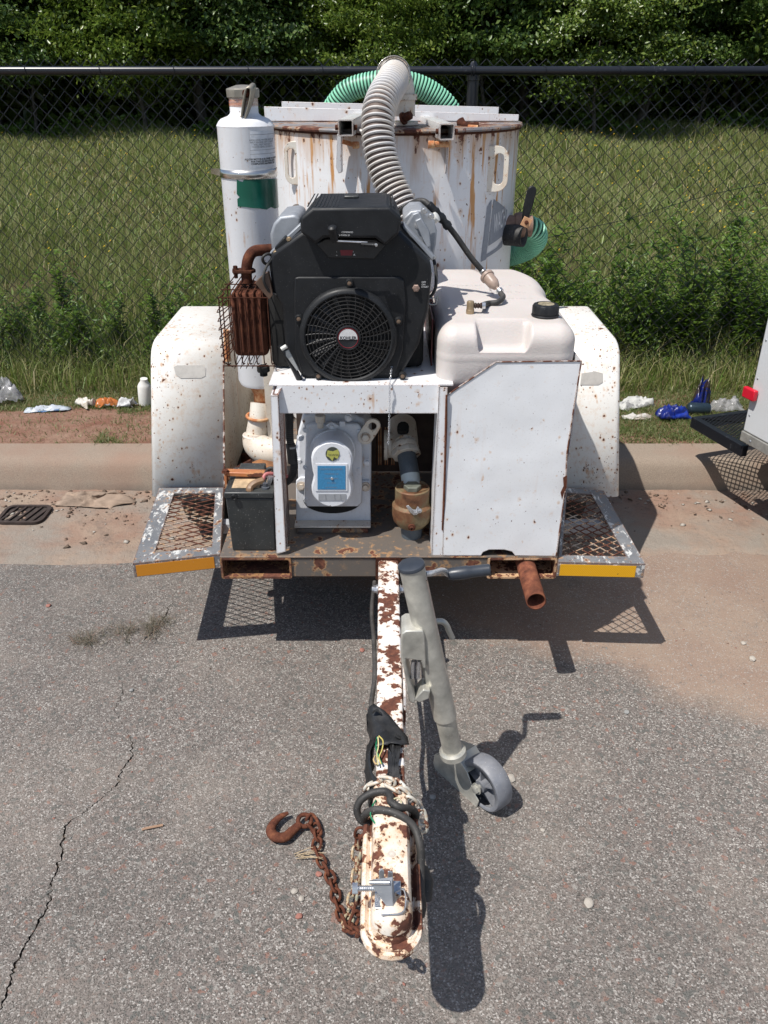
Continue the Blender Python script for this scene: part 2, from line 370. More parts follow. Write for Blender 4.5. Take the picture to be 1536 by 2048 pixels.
# reflective amber tape
def amber(name, a, b):
    g = G(name)
    wv = g.n('TexWave', wave_type='BANDS', bands_direction='DIAGONAL'); g.set(wv.inputs[0], g.oc); wv.inputs['Scale'].default_value = 110
    c = g.mix(g.rng(wv.outputs['Fac'], .3, .7), a, b)
    pk = g.noise(24, 6, .7)
    c = g.mix(g.rng(pk, .33, .36, 1, 0), c, (.50, .47, .42)); c = g.mix(g.rng(pk, .70, .73), c, RUST_M)
    return g.bsdf(c, .35, nrm=g.bump(wv.outputs['Fac'], .3, .0008))
AMBER1 = amber('amber_tape_old', (.62, .25, .015), (.50, .185, .012)); AMBER2 = amber('amber_tape', (.80, .43, .01), (.60, .28, .006))
g = G('green_sticker'); FOILG = g.bsdf(g.mix(g.rng(g.noise(7, 4), .5, .75), (.004, .085, .055), (.03, .16, .12)), .22)
BLUEL = simple('blue_label', (.045, .22, .42), .4, 0, .2, 200, .05, 90)
def flat(name, c, rough=.5, metal=0.0):
    g = G(name); return g.bsdf(g.mix(g.rng(g.noise(60, 3), .4, .7), c, tuple(x * .85 for x in c)), rough, metal)
INKG = flat('grey_ink', (.24, .25, .27)); INKK = flat('black_ink', (.03, .03, .035)); LOGOG = flat('faded_grey_vinyl', (.27, .29, .33)); INKW = flat('white_ink', (.7, .7, .7))
SILV = flat('silver_label', (.38, .40, .43), .4, .3); PATCH = flat('faded_reflector', (.42, .40, .37)); REDL = flat('red_label', (.16, .012, .02)); YEL = flat('yellow_label', (.42, .42, .10))
# lamp
g = G('red_lens'); REDLENS = g.bsdf((.55, .012, .03), .2)
# far trailer
g = G('white_trailer_skin'); TRW = g.bsdf(g.mix(g.rng(g.noise(3, 4), .4, .7, 0, .35), (.60, .62, .64), (.50, .50, .48)), .3)
# vinyl fence
g = G('black_vinyl'); VINYL = g.bsdf(g.mix(g.rng(g.noise(30, 4, .7), .62, .7, 0, .5), (.012, .013, .017), (.10, .10, .11)), .30, nrm=g.bump(g.noise(60, 3), .1, .001))
# leaves
def leafmat(name, cols, rough=.42, tr=.35, spec=.5):
    g = G(name); ri = g.n('NewGeometry').outputs['Random Per Island']
    c = g.ramp(ri, [(i / max(1, len(cols) - 1), c) for i, c in enumerate(cols)])
    p = g.n('BsdfPrincipled'); g.set(p.inputs['Base Color'], c); p.inputs['Roughness'].default_value = rough; p.inputs['Specular IOR Level'].default_value = spec
    t = g.n('BsdfTranslucent'); g.set(t.inputs[0], g.mix(.5, c, (.10, .16, .02), 'ADD'))
    mx = g.n('MixShader'); mx.inputs[0].default_value = tr
    g.t.links.new(p.outputs[0], mx.inputs[1]); g.t.links.new(t.outputs[0], mx.inputs[2]); g.t.links.new(mx.outputs[0], g.out.inputs[0])
    return g.m
LEAF = [leafmat('leaf_deep', [(.05, .085, .014), (.08, .13, .019), (.12, .175, .028), (.18, .22, .044)], .33, .28),
        leafmat('leaf_mid', [(.055, .095, .016), (.09, .145, .021), (.13, .195, .031), (.20, .24, .048)], .33, .3),
        leafmat('leaf_blue', [(.05, .09, .022), (.075, .14, .034), (.11, .18, .045), (.16, .21, .055)], .36, .28)]
WEEDL = leafmat('weed_leaf', [(.06, .12, .016), (.09, .17, .024), (.13, .215, .034), (.18, .24, .045)], .42, .35)
GRASSF = leafmat('meadow_grass', [(.11, .16, .03), (.17, .23, .045), (.23, .235, .08), (.38, .32, .17), (.11, .195, .03), (.19, .165, .09)], .55, .3)
GRASSV = leafmat('verge_grass', [(.06, .10, .02), (.085, .14, .028), (.23, .22, .10), (.11, .17, .04), (.30, .25, .14)], .5, .3)
DRYG = leafmat('dry_grass', [(.11, .105, .08), (.20, .16, .115), (.085, .09, .06), (.22, .13, .10)], .7, .15)
STEMM = leafmat('weed_stem', [(.10, .12, .04), (.15, .12, .06)], .6, .1)
YFLOW = leafmat('yellow_petal', [(.60, .36, .01), (.65, .45, .02)], .5, .3)
g = G('bark'); BARK = g.bsdf(g.mix(g.rng(g.noise(6, 6, .7, co=g.vec((6, 6, 1))), .4, .65), (.05, .04, .032), (.13, .115, .10)), .9, nrm=g.bump(g.noise(9, 6, .7, co=g.vec((6, 6, 1))), .8, .03))
# asphalt with exposed aggregate and drifted sand
g = G('asphalt')
wco = g.n('VectorMath', operation='ADD'); g.set(wco.inputs[0], g.oc); wsc = g.n('VectorMath', operation='SCALE'); g.set(wsc.inputs[0], g.noisec(160, 2)); wsc.inputs['Scale'].default_value = .006; g.t.links.new(wsc.outputs[0], wco.inputs[1]); wc_ = wco.outputs[0]
vr = g.vor(285, co=wc_, out='Color'); vr2 = g.vor(85, co=g.vec(off=(3, 5, 0), co=wc_), out='Color'); s1 = g.sep(vr)[0]; s2 = g.sep(vr2)[0]; dv = g.vor(215, co=wc_)
cA = g.ramp(s1, [(0, (.09, .083, .076)), (.18, (.14, .128, .118)), (.36, (.185, .16, .147)), (.52, (.22, .195, .18)), (.64, (.18, .165, .15)), (.74, (.31, .29, .27)), (.89, (.48, .465, .44)), (.97, (.20, .17, .155))], 'CONSTANT')
cB = g.ramp(s2, [(0, (.11, .115, .108)), (.3, (.17, .15, .14)), (.55, (.21, .17, .15)), (.8, (.25, .14, .11)), (.88, (.30, .29, .27)), (1, (.14, .12, .11))], 'CONSTANT')
c = g.mix(g.rng(g.noise(38, 3, .6), .53, .57, 0, .9), cA, cB)
c = g.mix(g.rng(g.noise(300, 2, .5), .33, .58, .35, 0), c, (.075, .068, .06), 'MIX')
c = g.mix(g.rng(g.noise(.9, 5, .6), .35, .7, 0, .42), c, (.10, .093, .085))
c = g.mix(g.rng(g.noise(5.5, 6, .7, co=g.vec(off=(7, 1, 0))), .55, .75, 0, .35), c, (.085, .08, .072))
c = g.mix(g.rng(g.noise(2.2, 4, .6, co=g.vec(off=(4, 4, 0))), .5, .7, 0, .25), c, (.34, .30, .26))
px_, py_, pz_ = g.sep(g.oc)
sand_n = g.math('ADD', g.noise(2.2, 6, .62), g.math('MULTIPLY', g.noise(16, 5, .7), .32))
bnd = g.math('SUBTRACT', g.math('SUBTRACT', 2.93, g.rng(px_, -.7, .3, 0, .48)), g.rng(px_, .25, 1.5, 0, .72))
sand_w = g.rng(g.math('SUBTRACT', py_, bnd), -.35, .22, -.62, .22)
sm = g.rng(g.math('ADD', sand_n, sand_w), .56, .80, 0, .9)
grain = g.noise(420, 2, .6)
sc_ = g.mix(g.rng(g.noise(3, 4, .6), .35, .65), (.285, .195, .15), (.355, .275, .215))
sc_ = g.mix(g.rng(grain, .35, .7), sc_, (.18, .135, .105))
sm = g.math('MULTIPLY', sm, g.rng(g.math('ADD', s1, g.math('MULTIPLY', g.noise(8, 3), .6)), 1.02, 1.22, 1, .25))
c = g.mix(sm, c, sc_)
c = g.mix(1.0, c, (1.02, .99, .965), 'MULTIPLY')
hgt = g.math('ADD', g.math('MULTIPLY', g.rng(dv, 0, .5, 1, 0), g.rng(sm, 0, 1, .9, .12)), g.math('MULTIPLY', grain, .25))
ASPH = g.bsdf(c, g.rng(s1, .4, 1, .85, .55), nrm=g.bump(hgt, .75, .004), spec=.4)
g = G('crack_fill'); CRACK = g.bsdf(g.mix(g.rng(g.noise(60, 5, .7), .5, .62), (.018, .016, .014), (.30, .24, .18)), .95)
# gutter: concrete under dried mud
g = G('gutter_mud')
cn = g.mix(g.rng(g.noise(260, 3, .6), .3, .7), (.22, .19, .16), (.31, .268, .225))
mud = g.mix(g.rng(g.noise(2.5, 6, .65), .38, .66), (.275, .175, .13), (.325, .25, .19))
mud = g.mix(g.rng(g.noise(30, 6, .75, co=g.vec((1, 2.2, 1))), .56, .68, 0, .8), mud, (.11, .085, .065))
mud = g.mix(g.rng(g.noise(7, 6, .7, co=g.vec(off=(2, 2, 2))), .55, .7, 0, .5), mud, (.14, .115, .10))
c = g.mix(g.rng(g.noise(3.2, 6, .66, co=g.vec(off=(1, 8, 1))), .36, .56), cn, mud)
GUT = g.bsdf(c, .93, nrm=g.bump(g.math('ADD', g.noise(14, 6, .7), g.math('MULTIPLY', g.noise(160, 4, .7), .3)), .8, .018), spec=.2)
# curb concrete
g = G('curb_concrete')
c = g.mix(g.rng(g.noise(300, 3, .65), .32, .68), (.205, .162, .125), (.33, .268, .212))
c = g.mix(g.rng(g.noise(1.7, 5, .6), .5, .68, 0, .6), c, (.27, .165, .12))
z = g.sep(g.oc)[2]
c = g.mix(g.math('MULTIPLY', g.rng(z, .0, .05, 1, 0), g.rng(g.noise(3, 5, .7), .3, .6)), c, (.12, .105, .09))
c = g.mix(g.rng(g.vor(90, feat='F1'), .0, .22, .55, 0), c, (.10, .085, .07))
CURB = g.bsdf(c, .92, nrm=g.bump(g.math('ADD', g.noise(5, 3), g.math('MULTIPLY', g.noise(230, 4, .7), .35)), .6, .006), spec=.25)
# red clay verge
g = G('red_clay')
c = g.mix(g.rng(g.noise(7, 6, .7), .35, .65), (.235, .115, .080), (.31, .20, .145))
c = g.mix(g.rng(g.noise(60, 5, .75), .52, .66, 0, .7), c, (.12, .065, .045))
CLAY = g.bsdf(c, .95, nrm=g.bump(g.math('ADD', g.noise(22, 6, .75), g.math('MULTIPLY', g.noise(220, 3), .3)), .9, .02), spec=.15)
g = G('meadow_soil')
c = g.mix(g.rng(g.noise(3, 6, .7), .4, .6), (.06, .07, .026), (.13, .10, .055)); c = g.mix(g.rng(g.sep(g.oc)[1], 16.6, 17.6), c, (.02, .018, .012))  # wood floor colour darkened to hold shade where lit soil showed through
SOIL = g.bsdf(c, .95, nrm=g.bump(g.noise(30, 6, .8), .9, .03), spec=.1)
# =================================================================== THE SETTING
rng = np.random.default_rng(7); random.seed(7)
# --- asphalt, with a real crack running through the sheet
crack_px = [(352, 1196), (338, 1216), (326, 1240), (305, 1262), (282, 1290), (240, 1345), (247, 1385), (228, 1420), (246, 1450), (262, 1480), (264, 1512), (243, 1540), (236, 1565), (210, 1590), (168, 1625), (134, 1648), (126, 1690), (118, 1725), (104, 1765), (98, 1800), (74, 1850), (42, 1905), (22, 1950), (10, 1990), (-8, 2048), (-40, 2140)]
crack_w = [0, 3, 6, 5, 1, .6, 2.5, 2, .8, 2.5, 5, 3.5, 5, 3, 3.5, 4.5, 5.5, 4.5, 5, 4, 5.5, 5, 6, 5, 4, 0]
cpts = [at(x, y, Z=0) for x, y in crack_px]; rows = []
for i in range(len(cpts) - 1):
    for k in range(9):
        t = k / 9; p = cpts[i].lerp(cpts[i + 1], t); wd = (crack_w[i] * (1 - t) + crack_w[i + 1] * t) * .0011
        rows.append((p.y, p.x + random.gauss(0, .0032), wd * random.uniform(.45, 1.25)))
rows = sorted(rows); ys = [(-30, rows[0][1], 0), (-6, rows[0][1], 0), (.2, rows[0][1], 0)] + rows + [(rows[-1][0] + .02, rows[-1][1], 0), (3.74, rows[-1][1], 0)]
ys = [r for i, r in enumerate(ys) if i == 0 or r[0] > ys[i - 1][0] + 1e-4]
V = []; F = []; mi = []
nc = 0
for y, x, wd in ys:
    r_ = [x - 1.2, x - .4, x - .12, x - .03, x - wd / 2 - 1e-5, x, x + wd / 2 + 1e-5, x + .03, x + .12, x + .4, x + 1.2]; nc = len(r_)
    V += [(q, y, -.004 - wd * 2 if k == 5 else 0) for k, q in enumerate(r_)]
y0_, y1_ = ys[0][0], ys[-1][0]; cx0 = [r[1] for r in ys]
for i in range(len(ys) - 1):
    for k in range(nc - 1):
        a = i * nc + k; F.append((a, a + 1, a + nc + 1, a + nc)); mi.append(1 if k in (4, 5) else 0)
# the rest of the sheet: left and right fields that share the strip's outer edges
L_ = [(V[i * nc][0], V[i * nc][1]) for i in range(len(ys))]; R__ = [(V[i * nc + nc - 1][0], V[i * nc + nc - 1][1]) for i in range(len(ys))]
bm = bmesh.new(); vs = [bm.verts.new(v) for v in V]
for f, m_ in zip(F, mi): fc = bm.faces.new([vs[i] for i in f]); fc.material_index = m_
lo_, hi_ = [bm.verts.new((-60, y0_, 0)), bm.verts.new((-60, y1_, 0))], [bm.verts.new((60, y0_, 0)), bm.verts.new((60, y1_, 0))]
bm.faces.new([lo_[0]] + [vs[i * nc] for i in range(len(ys))] + [lo_[1]][:1]); bm.faces.new([hi_[0], hi_[1]] + [vs[i * nc + nc - 1] for i in range(len(ys) - 1, -1, -1)])
bmesh.ops.recalc_face_normals(bm, faces=bm.faces)
if sum(f.normal.z for f in bm.faces) < 0: bmesh.ops.reverse_faces(bm, faces=bm.faces)
me = bpy.data.meshes.new('asphalt_road'); bm.to_mesh(me); bm.free(); finish(me, [ASPH, CRACK])
link_inst('asphalt_road', me, None, (0, 0, 0), kind='structure')
def ngrid(name, x0, x1, y0, y1, nx, ny, zf, mat, sm=60, **kw):
    xs = np.linspace(x0, x1, nx); yy = np.linspace(y0, y1, ny)
    V = [(x, y, zf(x, y)) for y in yy for x in xs]
    F = [(j * nx + i, j * nx + i + 1, (j + 1) * nx + i + 1, (j + 1) * nx + i) for j in range(ny - 1) for i in range(nx - 1)]
    return link_inst(name, npmesh(name, V, F, mat, sm), None, (0, 0, 0), **kw)
def fbm(x, y, s, o=4, z=0): return mnoise.fractal(Vector((x * s, y * s, z)), 1.0, 2.0, o)
def gutz(x, y):
    e = min(1, (y - 2.9) / .06, 1); n = .007 + .006 * fbm(x, y, 3) + .003 * fbm(x, y, 14)
    t = max(0, 1 - math.hypot((x + 1.55) / .9, (y - 3.3) / .3)) * .012
    return -.004 + max(0, e) * (.008 + max(0, n) + t)
ngrid('gutter', -6, 6, 2.70, 3.60, 480, 90, lambda x, y: gutz(x, y + .02 * fbm(x, 0, 2.5) + (.16 * fbm(x, 3, 1.6) + .05 * fbm(x, 5, 7)) * min(1, max(0, (x - .3) * 2))), GUT, kind='structure')
# --- kerb, rounded profile
prof = [(3.565, -.02), (3.575, .012), (3.600, .085), (3.612, .115), (3.628, .136), (3.655, .148), (3.69, .153), (3.80, .158), (3.80, -.02)]
V = []; F = []; xs = list(np.linspace(-14, 14, 281))
for x in xs:
    for y, z in prof: V.append((x, y + .003 * fbm(x, 1, 1.2), z + (.002 * fbm(x, y, 5) if z > 0 else 0)))
n = len(prof)
for i in range(len(xs) - 1):
    for k in range(n - 1): a = i * n + k; F.append((a, a + 1, a + n + 1, a + n))
link_inst('kerb', npmesh('kerb', V, F, CURB, 50), None, (0, 0, 0), kind='structure')
def vergez(x, y): return .148 + .012 * fbm(x, y, 1.7) + .008 * fbm(x, y, 8)
ngrid('verge', -14, 14, 3.79, 4.90, 560, 60, vergez, CLAY, kind='structure')
def meadz(x, y):
    t = min(1, max(0, (y - 4.8) / 13)); return .14 + .62 * t + .03 * fbm(x, y, .5) * min(1, (y - 4.8))
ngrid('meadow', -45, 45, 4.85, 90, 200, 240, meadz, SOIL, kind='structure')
# --- blades
def blades(P, H, W, lean, mats, name, **kw):
    n = len(P); a = rng.uniform(0, 2 * np.pi, n); la = rng.uniform(0, 2 * np.pi, n); L = rng.uniform(.1, 1, n) * lean
    side = np.stack([np.cos(a), np.sin(a), 0 * a], 1) * (W / 2)[:, None]; ld = np.stack([np.cos(la), np.sin(la), 0 * a], 1)
    m = P + ld * (H * L * .35)[:, None] + np.array([0, 0, 1]) * (H * .55)[:, None]
    t = P + ld * (H * L)[:, None] + np.array([0, 0, 1]) * (H * (1 - .35 * L))[:, None]
    V = np.stack([P - side, P + side, m + side * .75, m - side * .75, t], 1).reshape(-1, 3); b = (np.arange(n) * 5)[:, None]
    F = np.concatenate([b + [0, 1, 2], b + [0, 2, 3], b + [3, 2, 4]], 1).reshape(-1, 3)
    return link_inst(name, npmesh(name, V, F, mats), None, (0, 0, 0), **kw)
def scatter(n, y0, y1, xs, mask=None, zf=meadz, pw=1.0):
    y = y0 + (y1 - y0) * rng.uniform(0, 1, n) ** pw; x = rng.uniform(-1, 1, n) * (xs[0] + xs[1] * y)
    if mask is not None:
        k = np.array([mask(a, b) for a, b in zip(x, y)]) > rng.uniform(0, 1, n); x = x[k]; y = y[k]
    return np.array([(a, b, zf(a, b) - .01) for a, b in zip(x, y)])
tall = lambda x, y: .25 + .75 * (fbm(x, y, .9, 3) > -.15)
P = scatter(60000, 4.86, 8.5, (1.2, .62), tall); blades(P, rng.uniform(.10, .38, len(P)), rng.uniform(.003, .007, len(P)), .8, [GRASSF], 'near_meadow_grass', kind='stuff', label='long mixed green and dry grass right behind the chain link fence', category='grass')
P = scatter(170000, 8, 17.6, (1.5, .62)); blades(P, rng.uniform(.06, .30, len(P)) * (1 + .5 * np.sin(P[:, 0] * 1.9 + P[:, 1])), rng.uniform(.006, .013, len(P)), 1.1, [GRASSF], 'far_meadow_grass', kind='stuff', label='olive green meadow grass between the fence and the trees', category='grass')
def vmask(x, y):
    n = fbm(x + 9, y, 1.4, 4)
    if x > .9: return 1.0 if n > -.45 else .45
    if x > -2.6 and y > 4.28 + .08 * n: return .9
    if x > -1.45 and x < .9: return .9 if n > -.05 - (x + 1.3) * .3 else .12
    return .05
P = scatter(190000, 3.80, 4.85, (.3, .62), vmask, vergez)
blades(P, rng.uniform(.014, .055, len(P)), rng.uniform(.0025, .0045, len(P)), 1.6, [GRASSV], 'verge_grass', kind='stuff', label='short patchy grass on the red soil strip behind the kerb', category='grass')
P = scatter(9000, 4.52, 4.95, (.3, .62), None, vergez)
blades(P, rng.uniform(.06, .26, len(P)), rng.uniform(.003, .007, len(P)), .9, [GRASSF], 'fence_line_grass', kind='stuff', label='taller unmown grass growing along the foot of the chain link fence', category='grass')
# yellow flowers
P = scatter(700, 6.2, 15, (.5, .5), lambda x, y: 1 if fbm(x, y, .7, 2, 5) > -.05 else .2)
V = []; F = []
for p in P:
    r = random.uniform(.006, .012); z = p[2] + random.uniform(.24, .40); o = len(V)
    V += [(p[0] + r * math.cos(k * 1.2566), p[1] + r * math.sin(k * 1.2566) * .8, z + r * .7 * math.sin(k * 1.2566 + 1)) for k in range(5)]; F.append(tuple(range(o, o + 5)))
link_inst('yellow_flowers', npmesh('yellow_flowers', V, F, YFLOW), None, (0, 0, 0), kind='stuff', label='small yellow wildflowers dotted through the meadow grass', category='flowers')
# --- leaves helper: n leaves with given centres/normals
def leafmesh(name, C_, N_, S, mats, aspect=.55, idx=None):
    n = len(C_); N_ = N_ / np.linalg.norm(N_, axis=1)[:, None]
    r = rng.normal(size=(n, 3)); x = np.cross(N_, r); x /= np.linalg.norm(x, axis=1)[:, None]; y = np.cross(N_, x)
    S = S[:, None]; cup = N_ * S * .12
    V = np.stack([C_ - x * S * .5, C_ + y * S * aspect * .5 + cup, C_ + x * S * .5, C_ - y * S * aspect * .5 + cup], 1).reshape(-1, 3)
    b = (np.arange(n) * 4)[:, None]; F = np.concatenate([b + [0, 1, 2], b + [0, 2, 3]], 1).reshape(-1, 3)
    return npmesh(name, V, F, mats)
def crown(name, rx, ry, h0, h1, nc, nl, size, mat, seed):
    r = np.random.default_rng(seed)
    u = r.normal(size=(nc, 3)); u /= np.linalg.norm(u, axis=1)[:, None]
    rad = r.uniform(.45, 1.0, nc) ** .6; rad *= 1 + .18 * np.sin(u[:, 0] * 5 + seed) + .12 * np.sin(u[:, 2] * 9 + seed)
    zc = (h0 + h1) / 2; c = u * rad[:, None] * np.array([rx, ry, (h1 - h0) / 2]) + [0, 0, zc]
    k = r.integers(0, nc, nl); cs = r.uniform(.16, .42, nc)[k]
    d = r.normal(size=(nl, 3)) * [1, 1, .45]; C_ = c[k] + d * cs[:, None] * .62
    C_[:, 2] = np.maximum(C_[:, 2], h0 * .6)
    N_ = r.normal(size=(nl, 3)) * .65 + u[k] * .25 + [-.2, -.45, .7]
    return leafmesh(name, C_, N_, r.uniform(.6, 1.25, nl) * size, mat)
CR = [crown('tree_crown', 2.1, 2.0, 1.0, 6.4, 230, 42000, .095, LEAF[0], 1), crown('tree_crown', 2.3, 1.9, .7, 5.8, 210, 42000, .085, LEAF[1], 2), crown('tree_crown', 1.9, 1.9, 1.3, 6.8, 220, 40000, .105, LEAF[2], 3)]
def trunk_mb(seed, h=4.5, r0=.10):
    rr = random.Random(seed); m = MB()
    p = [Vector((0, 0, -.1))]
    for k in range(7): p.append(p[-1] + Vector((rr.gauss(0, .08), rr.gauss(0, .08), h / 7)))
    m.tube(smooth(p, 3), [r0 * (1 - .8 * i / 21) for i in range(22)], 8)
    for k in range(7):
        b = p[2 + k % 5]; a = rr.uniform(0, 6.28); L = rr.uniform(.7, 1.5)
        q = [b, b + Vector((math.cos(a) * L * .4, math.sin(a) * L * .4, .25)), b + Vector((math.cos(a) * L, math.sin(a) * L, .8))]
        m.tube(smooth(q, 3), [.04, .036, .032, .026, .02, .014, .008], 6)
    return m
TR = []
for s in range(3):
    o = obj('trunk', trunk_mb(s), BARK, None, 60, origin=(0, 0, 0)); TR.append(o.data); bpy.data.objects.remove(o)
tree_spots = [(-9.6, 18.2), (-7.4, 17.6), (-5.3, 18.4), (-3.4, 17.5), (-1.3, 18.2), (.8, 17.7), (2.9, 18.3), (4.8, 17.4), (6.8, 18.1), (8.9, 17.6),
              (-8.4, 20.6), (-5.9, 20.9), (-3.6, 20.5), (-1.2, 20.9), (1.1, 20.6), (3.5, 21.0), (5.9, 20.5), (8.2, 20.9)]
for i, (x, y) in enumerate(tree_spots):
    s = i % 3; front = i < 10
    t = empty('broadleaf_tree', (x, y, meadz(x, y)), category='tree', group='trees along the far edge of the meadow' if front else 'trees further back in the wood',
              label='leafy green tree with a thin trunk standing at the edge of the meadow' if front else 'shaded tree standing in the wood behind the meadow edge trees')
    t.rotation_euler = (0, 0, i * 1.7); sc = 1 + .1 * math.sin(i * 2.3); t.scale = (sc, sc, sc)
    o = link_inst('crown', CR[(i * 2) % 3], None, (0, 0, 0)); o.parent = t
    o = link_inst('trunk', TR[s], None, (0, 0, 0)); o.parent = t
SH = [crown('shrub_crown', 1.45, 1.1, .75, 3.1, 150, 30000, .080, LEAF[1], 11), crown('shrub_crown', 1.3, 1.0, .9, 3.5, 140, 30000, .090, LEAF[2], 12)]  # shrub row added so its sunlit tops brighten the upper tree wall
for i, x in enumerate((-8.2, -6.3, -4.2, -2.3, -.2, 1.9, 3.7, 5.9, 7.9)):
    y = 16.6 + .35 * math.sin(i * 2.9); t = empty('added_shrub', (x, y, meadz(x, y) - .1), category='shrub', group='tall shrubs added in front of the trees', label='tall leafy shrub added before the trees as their sunlit outer foliage')
    t.rotation_euler = (0, 0, i * 2.1); sc = 1 + .12 * math.sin(i * 4.1); t.scale = (sc, sc, sc)
    o = link_inst('crown', SH[i % 2], None, (0, 0, 0)); o.parent = t
    o = link_inst('stem', TR[i % 3], None, (0, 0, 0)); o.parent = t; o.scale = (.45, .45, .45)
# dim undergrowth beneath and behind the trees
n = 90000; x = rng.uniform(-15, 15, n); y = rng.uniform(18.0, 26, n); hh = np.array([1.6 + 1.0 * fbm(a, b, .8, 3) for a, b in zip(x, y)]) + (y - 18.0) * .9
z = .75 + rng.uniform(0, 1, n) * np.maximum(hh, .3)
link_inst('woodland_undergrowth', leafmesh('woodland_undergrowth', np.stack([x, y, z], 1), rng.normal(size=(n, 3)) + [0, 0, .6], rng.uniform(.16, .34, n), LEAF[0]), None, (0, 0, 0), kind='stuff', category='undergrowth', label='dark shaded undergrowth filling the wood behind the trees')
n = 9000; x = rng.uniform(-11, 11, n); y = rng.uniform(16.3, 17.6, n); z = np.array([meadz(a, b) for a, b in zip(x, y)]) + rng.uniform(0, .55, n) * (.5 + np.sin(x * 2.1) * .3 + np.sin(x * 5.3) * .2)
link_inst('wood_edge_weeds', leafmesh('wood_edge_weeds', np.stack([x, y, z], 1), rng.normal(size=(n, 3)) + [0, 0, .5], rng.uniform(.05, .11, n), WEEDL), None, (0, 0, 0), kind='stuff', category='weeds', label='bright low weeds fringing the dark foot of the trees')
# --- tall weeds behind the fence: a few plants, each its own thing
def weed_meshes(seed, h, ls):
    rr = np.random.default_rng(seed); ns = 5; m = MB(); C_ = []; N_ = []; S = []
    for s in range(ns):
        a = rr.uniform(0, 6.28); lean = rr.uniform(.05, .3); hh = h * rr.uniform(.6, 1)
        pts = [Vector((math.cos(a) * lean * hh * t * t, math.sin(a) * lean * hh * t * t, hh * t)) for t in (0, .25, .5, .75, 1)]
        m.tube(pts, [.006, .005, .004, .003, .002], 4)
        for k in range(int(46 * hh)):
            t = rr.uniform(.12, 1); b = Vector((math.cos(a) * lean * hh * t * t, math.sin(a) * lean * hh * t * t, hh * t)); q = rr.uniform(0, 6.28); L = ls * rr.uniform(.7, 1.3) * (1.15 - .5 * t)
            for j in range(2):
                C_.append((b.x + math.cos(q) * L * .5, b.y + math.sin(q) * L * .5, b.z + L * .15)); N_.append((math.cos(q) * -.4 + rr.normal() * .3, math.sin(q) * -.4 + rr.normal() * .3, 1)); S.append((L, q)); q += 3.0
    # leaves directed outwards
    V = []; F = []
    for c, nn, (L, q) in zip(C_, N_, S):
        c = Vector(c); nn = Vector(nn).normalized(); x = Vector((math.cos(q), math.sin(q), rr.uniform(-.5, .6))); x = (x - nn * x.dot(nn)).normalized(); y = nn.cross(x); o = len(V)
        V += [c - x * L * .5, c - x * L * .05 + y * L * .13, c + x * L * .5 - nn * L * .12, c - x * L * .05 - y * L * .13]; F += [(o, o + 1, o + 2), (o, o + 2, o + 3)]
    lm = npmesh('foliage', [tuple(v) for v in V], F, WEEDL)
    o = obj('stem', m, STEMM, None, 60, origin=(0, 0, 0)); sm_ = o.data; bpy.data.objects.remove(o)
    return sm_, lm
WM = [weed_meshes(s, h, l) for s, h, l in ((1, .85, .11), (2, .7, .09), (3, 1.0, .12), (4, .55, .08))]
wr = random.Random(5); wsp = []
for i in range(64):
    if i < 34: x = wr.uniform(.7, 3.2); y = 5.0 + abs(wr.gauss(0, .75))
    elif i < 56: x = wr.uniform(-3.2, -.7); y = 5.0 + abs(wr.gauss(0, .55))
    else: x = wr.uniform(-1.2, 1.0); y = wr.uniform(5, 6.5)
    wsp.append((x, y))
for i, (x, y) in enumerate(wsp):
    v = (i * 7 + i // 3) % 4; sc = wr.uniform(.55, 1.0) * (.8 if x < 0 else .95)
    t = empty('tall_weed', (x, y, meadz(x, y)), category='weed', group='tall weeds behind the fence', label='tall leafy green weed growing close behind the chain link fence')
    t.rotation_euler = (0, 0, wr.uniform(0, 6.28)); t.scale = (sc, sc, sc)
    o = link_inst('stem', WM[v][0], None, (0, 0, 0)); o.parent = t
    o = link_inst('foliage', WM[v][1], None, (0, 0, 0)); o.parent = t
for nm, n, x0, x1, hm, lb in (('weed_thicket', 27000, .75, 3.6, .60, 'dense bright green weed thicket behind the fence on the right side'), ('low_weeds', 12000, -3.7, -.6, .34, 'low green weeds and runners behind the fence on the left side')):
    x = rng.uniform(x0, x1, n); y = 4.92 + np.abs(rng.normal(0, .55, n)); h = np.array([max(.05, hm * (.55 + 1.7 * fbm(a, b, 1.9, 4))) for a, b in zip(x, y)]) * np.clip(1.3 - (y - 4.9) * .35, .3, 1)
    z = .15 + rng.uniform(0, 1, n) ** .8 * h
    link_inst(nm, leafmesh(nm, np.stack([x, y, z], 1), rng.normal(size=(n, 3)) * .8 + [0, -.2, .8], rng.uniform(.025, .075, n), WEEDL, aspect=.30), None, (0, 0, 0), kind='stuff', category='weeds', label=lb)
# --- chain link fence
FY = 4.75; RZ = at(768, 141.5, Y=FY).z
fence = empty('chain_link_fence', (0, FY, .15), category='fence', label='black chain link fence with a top rail, behind the trailer and along the meadow')
m = MB().tube([(-7, FY, RZ), (7, FY, RZ)], .0205, 16); obj('top_rail', m, VINYL, fence, 60)
for x in (at(945, 200, Y=FY).x, at(945, 200, Y=FY).x - 3.05, at(945, 200, Y=FY).x + 3.05, at(945, 200, Y=FY).x - 6.1):
    m = MB().lathe([(.030, 0), (.030, RZ - .15 - .045), (.034, RZ - .15 - .043), (.034, RZ - .15 - .015), (.02, RZ - .15 + .0), (.018, RZ - .15 + .03), (.012, RZ - .15 + .042)], (x, FY + .022, .15), (0, 0, 1), 20)
    m.torus((x, FY, RZ), (1, 0, 0), .0235, .005, 20, 6); obj('fence_post', m, VINYL, fence, 40)
px_x = .0362; pz = .0365; nseg = int((RZ + .055 - .17) / pz)
zz = [RZ + .055 - k * pz for k in range(nseg + 1)]
m = MB(); pts = []
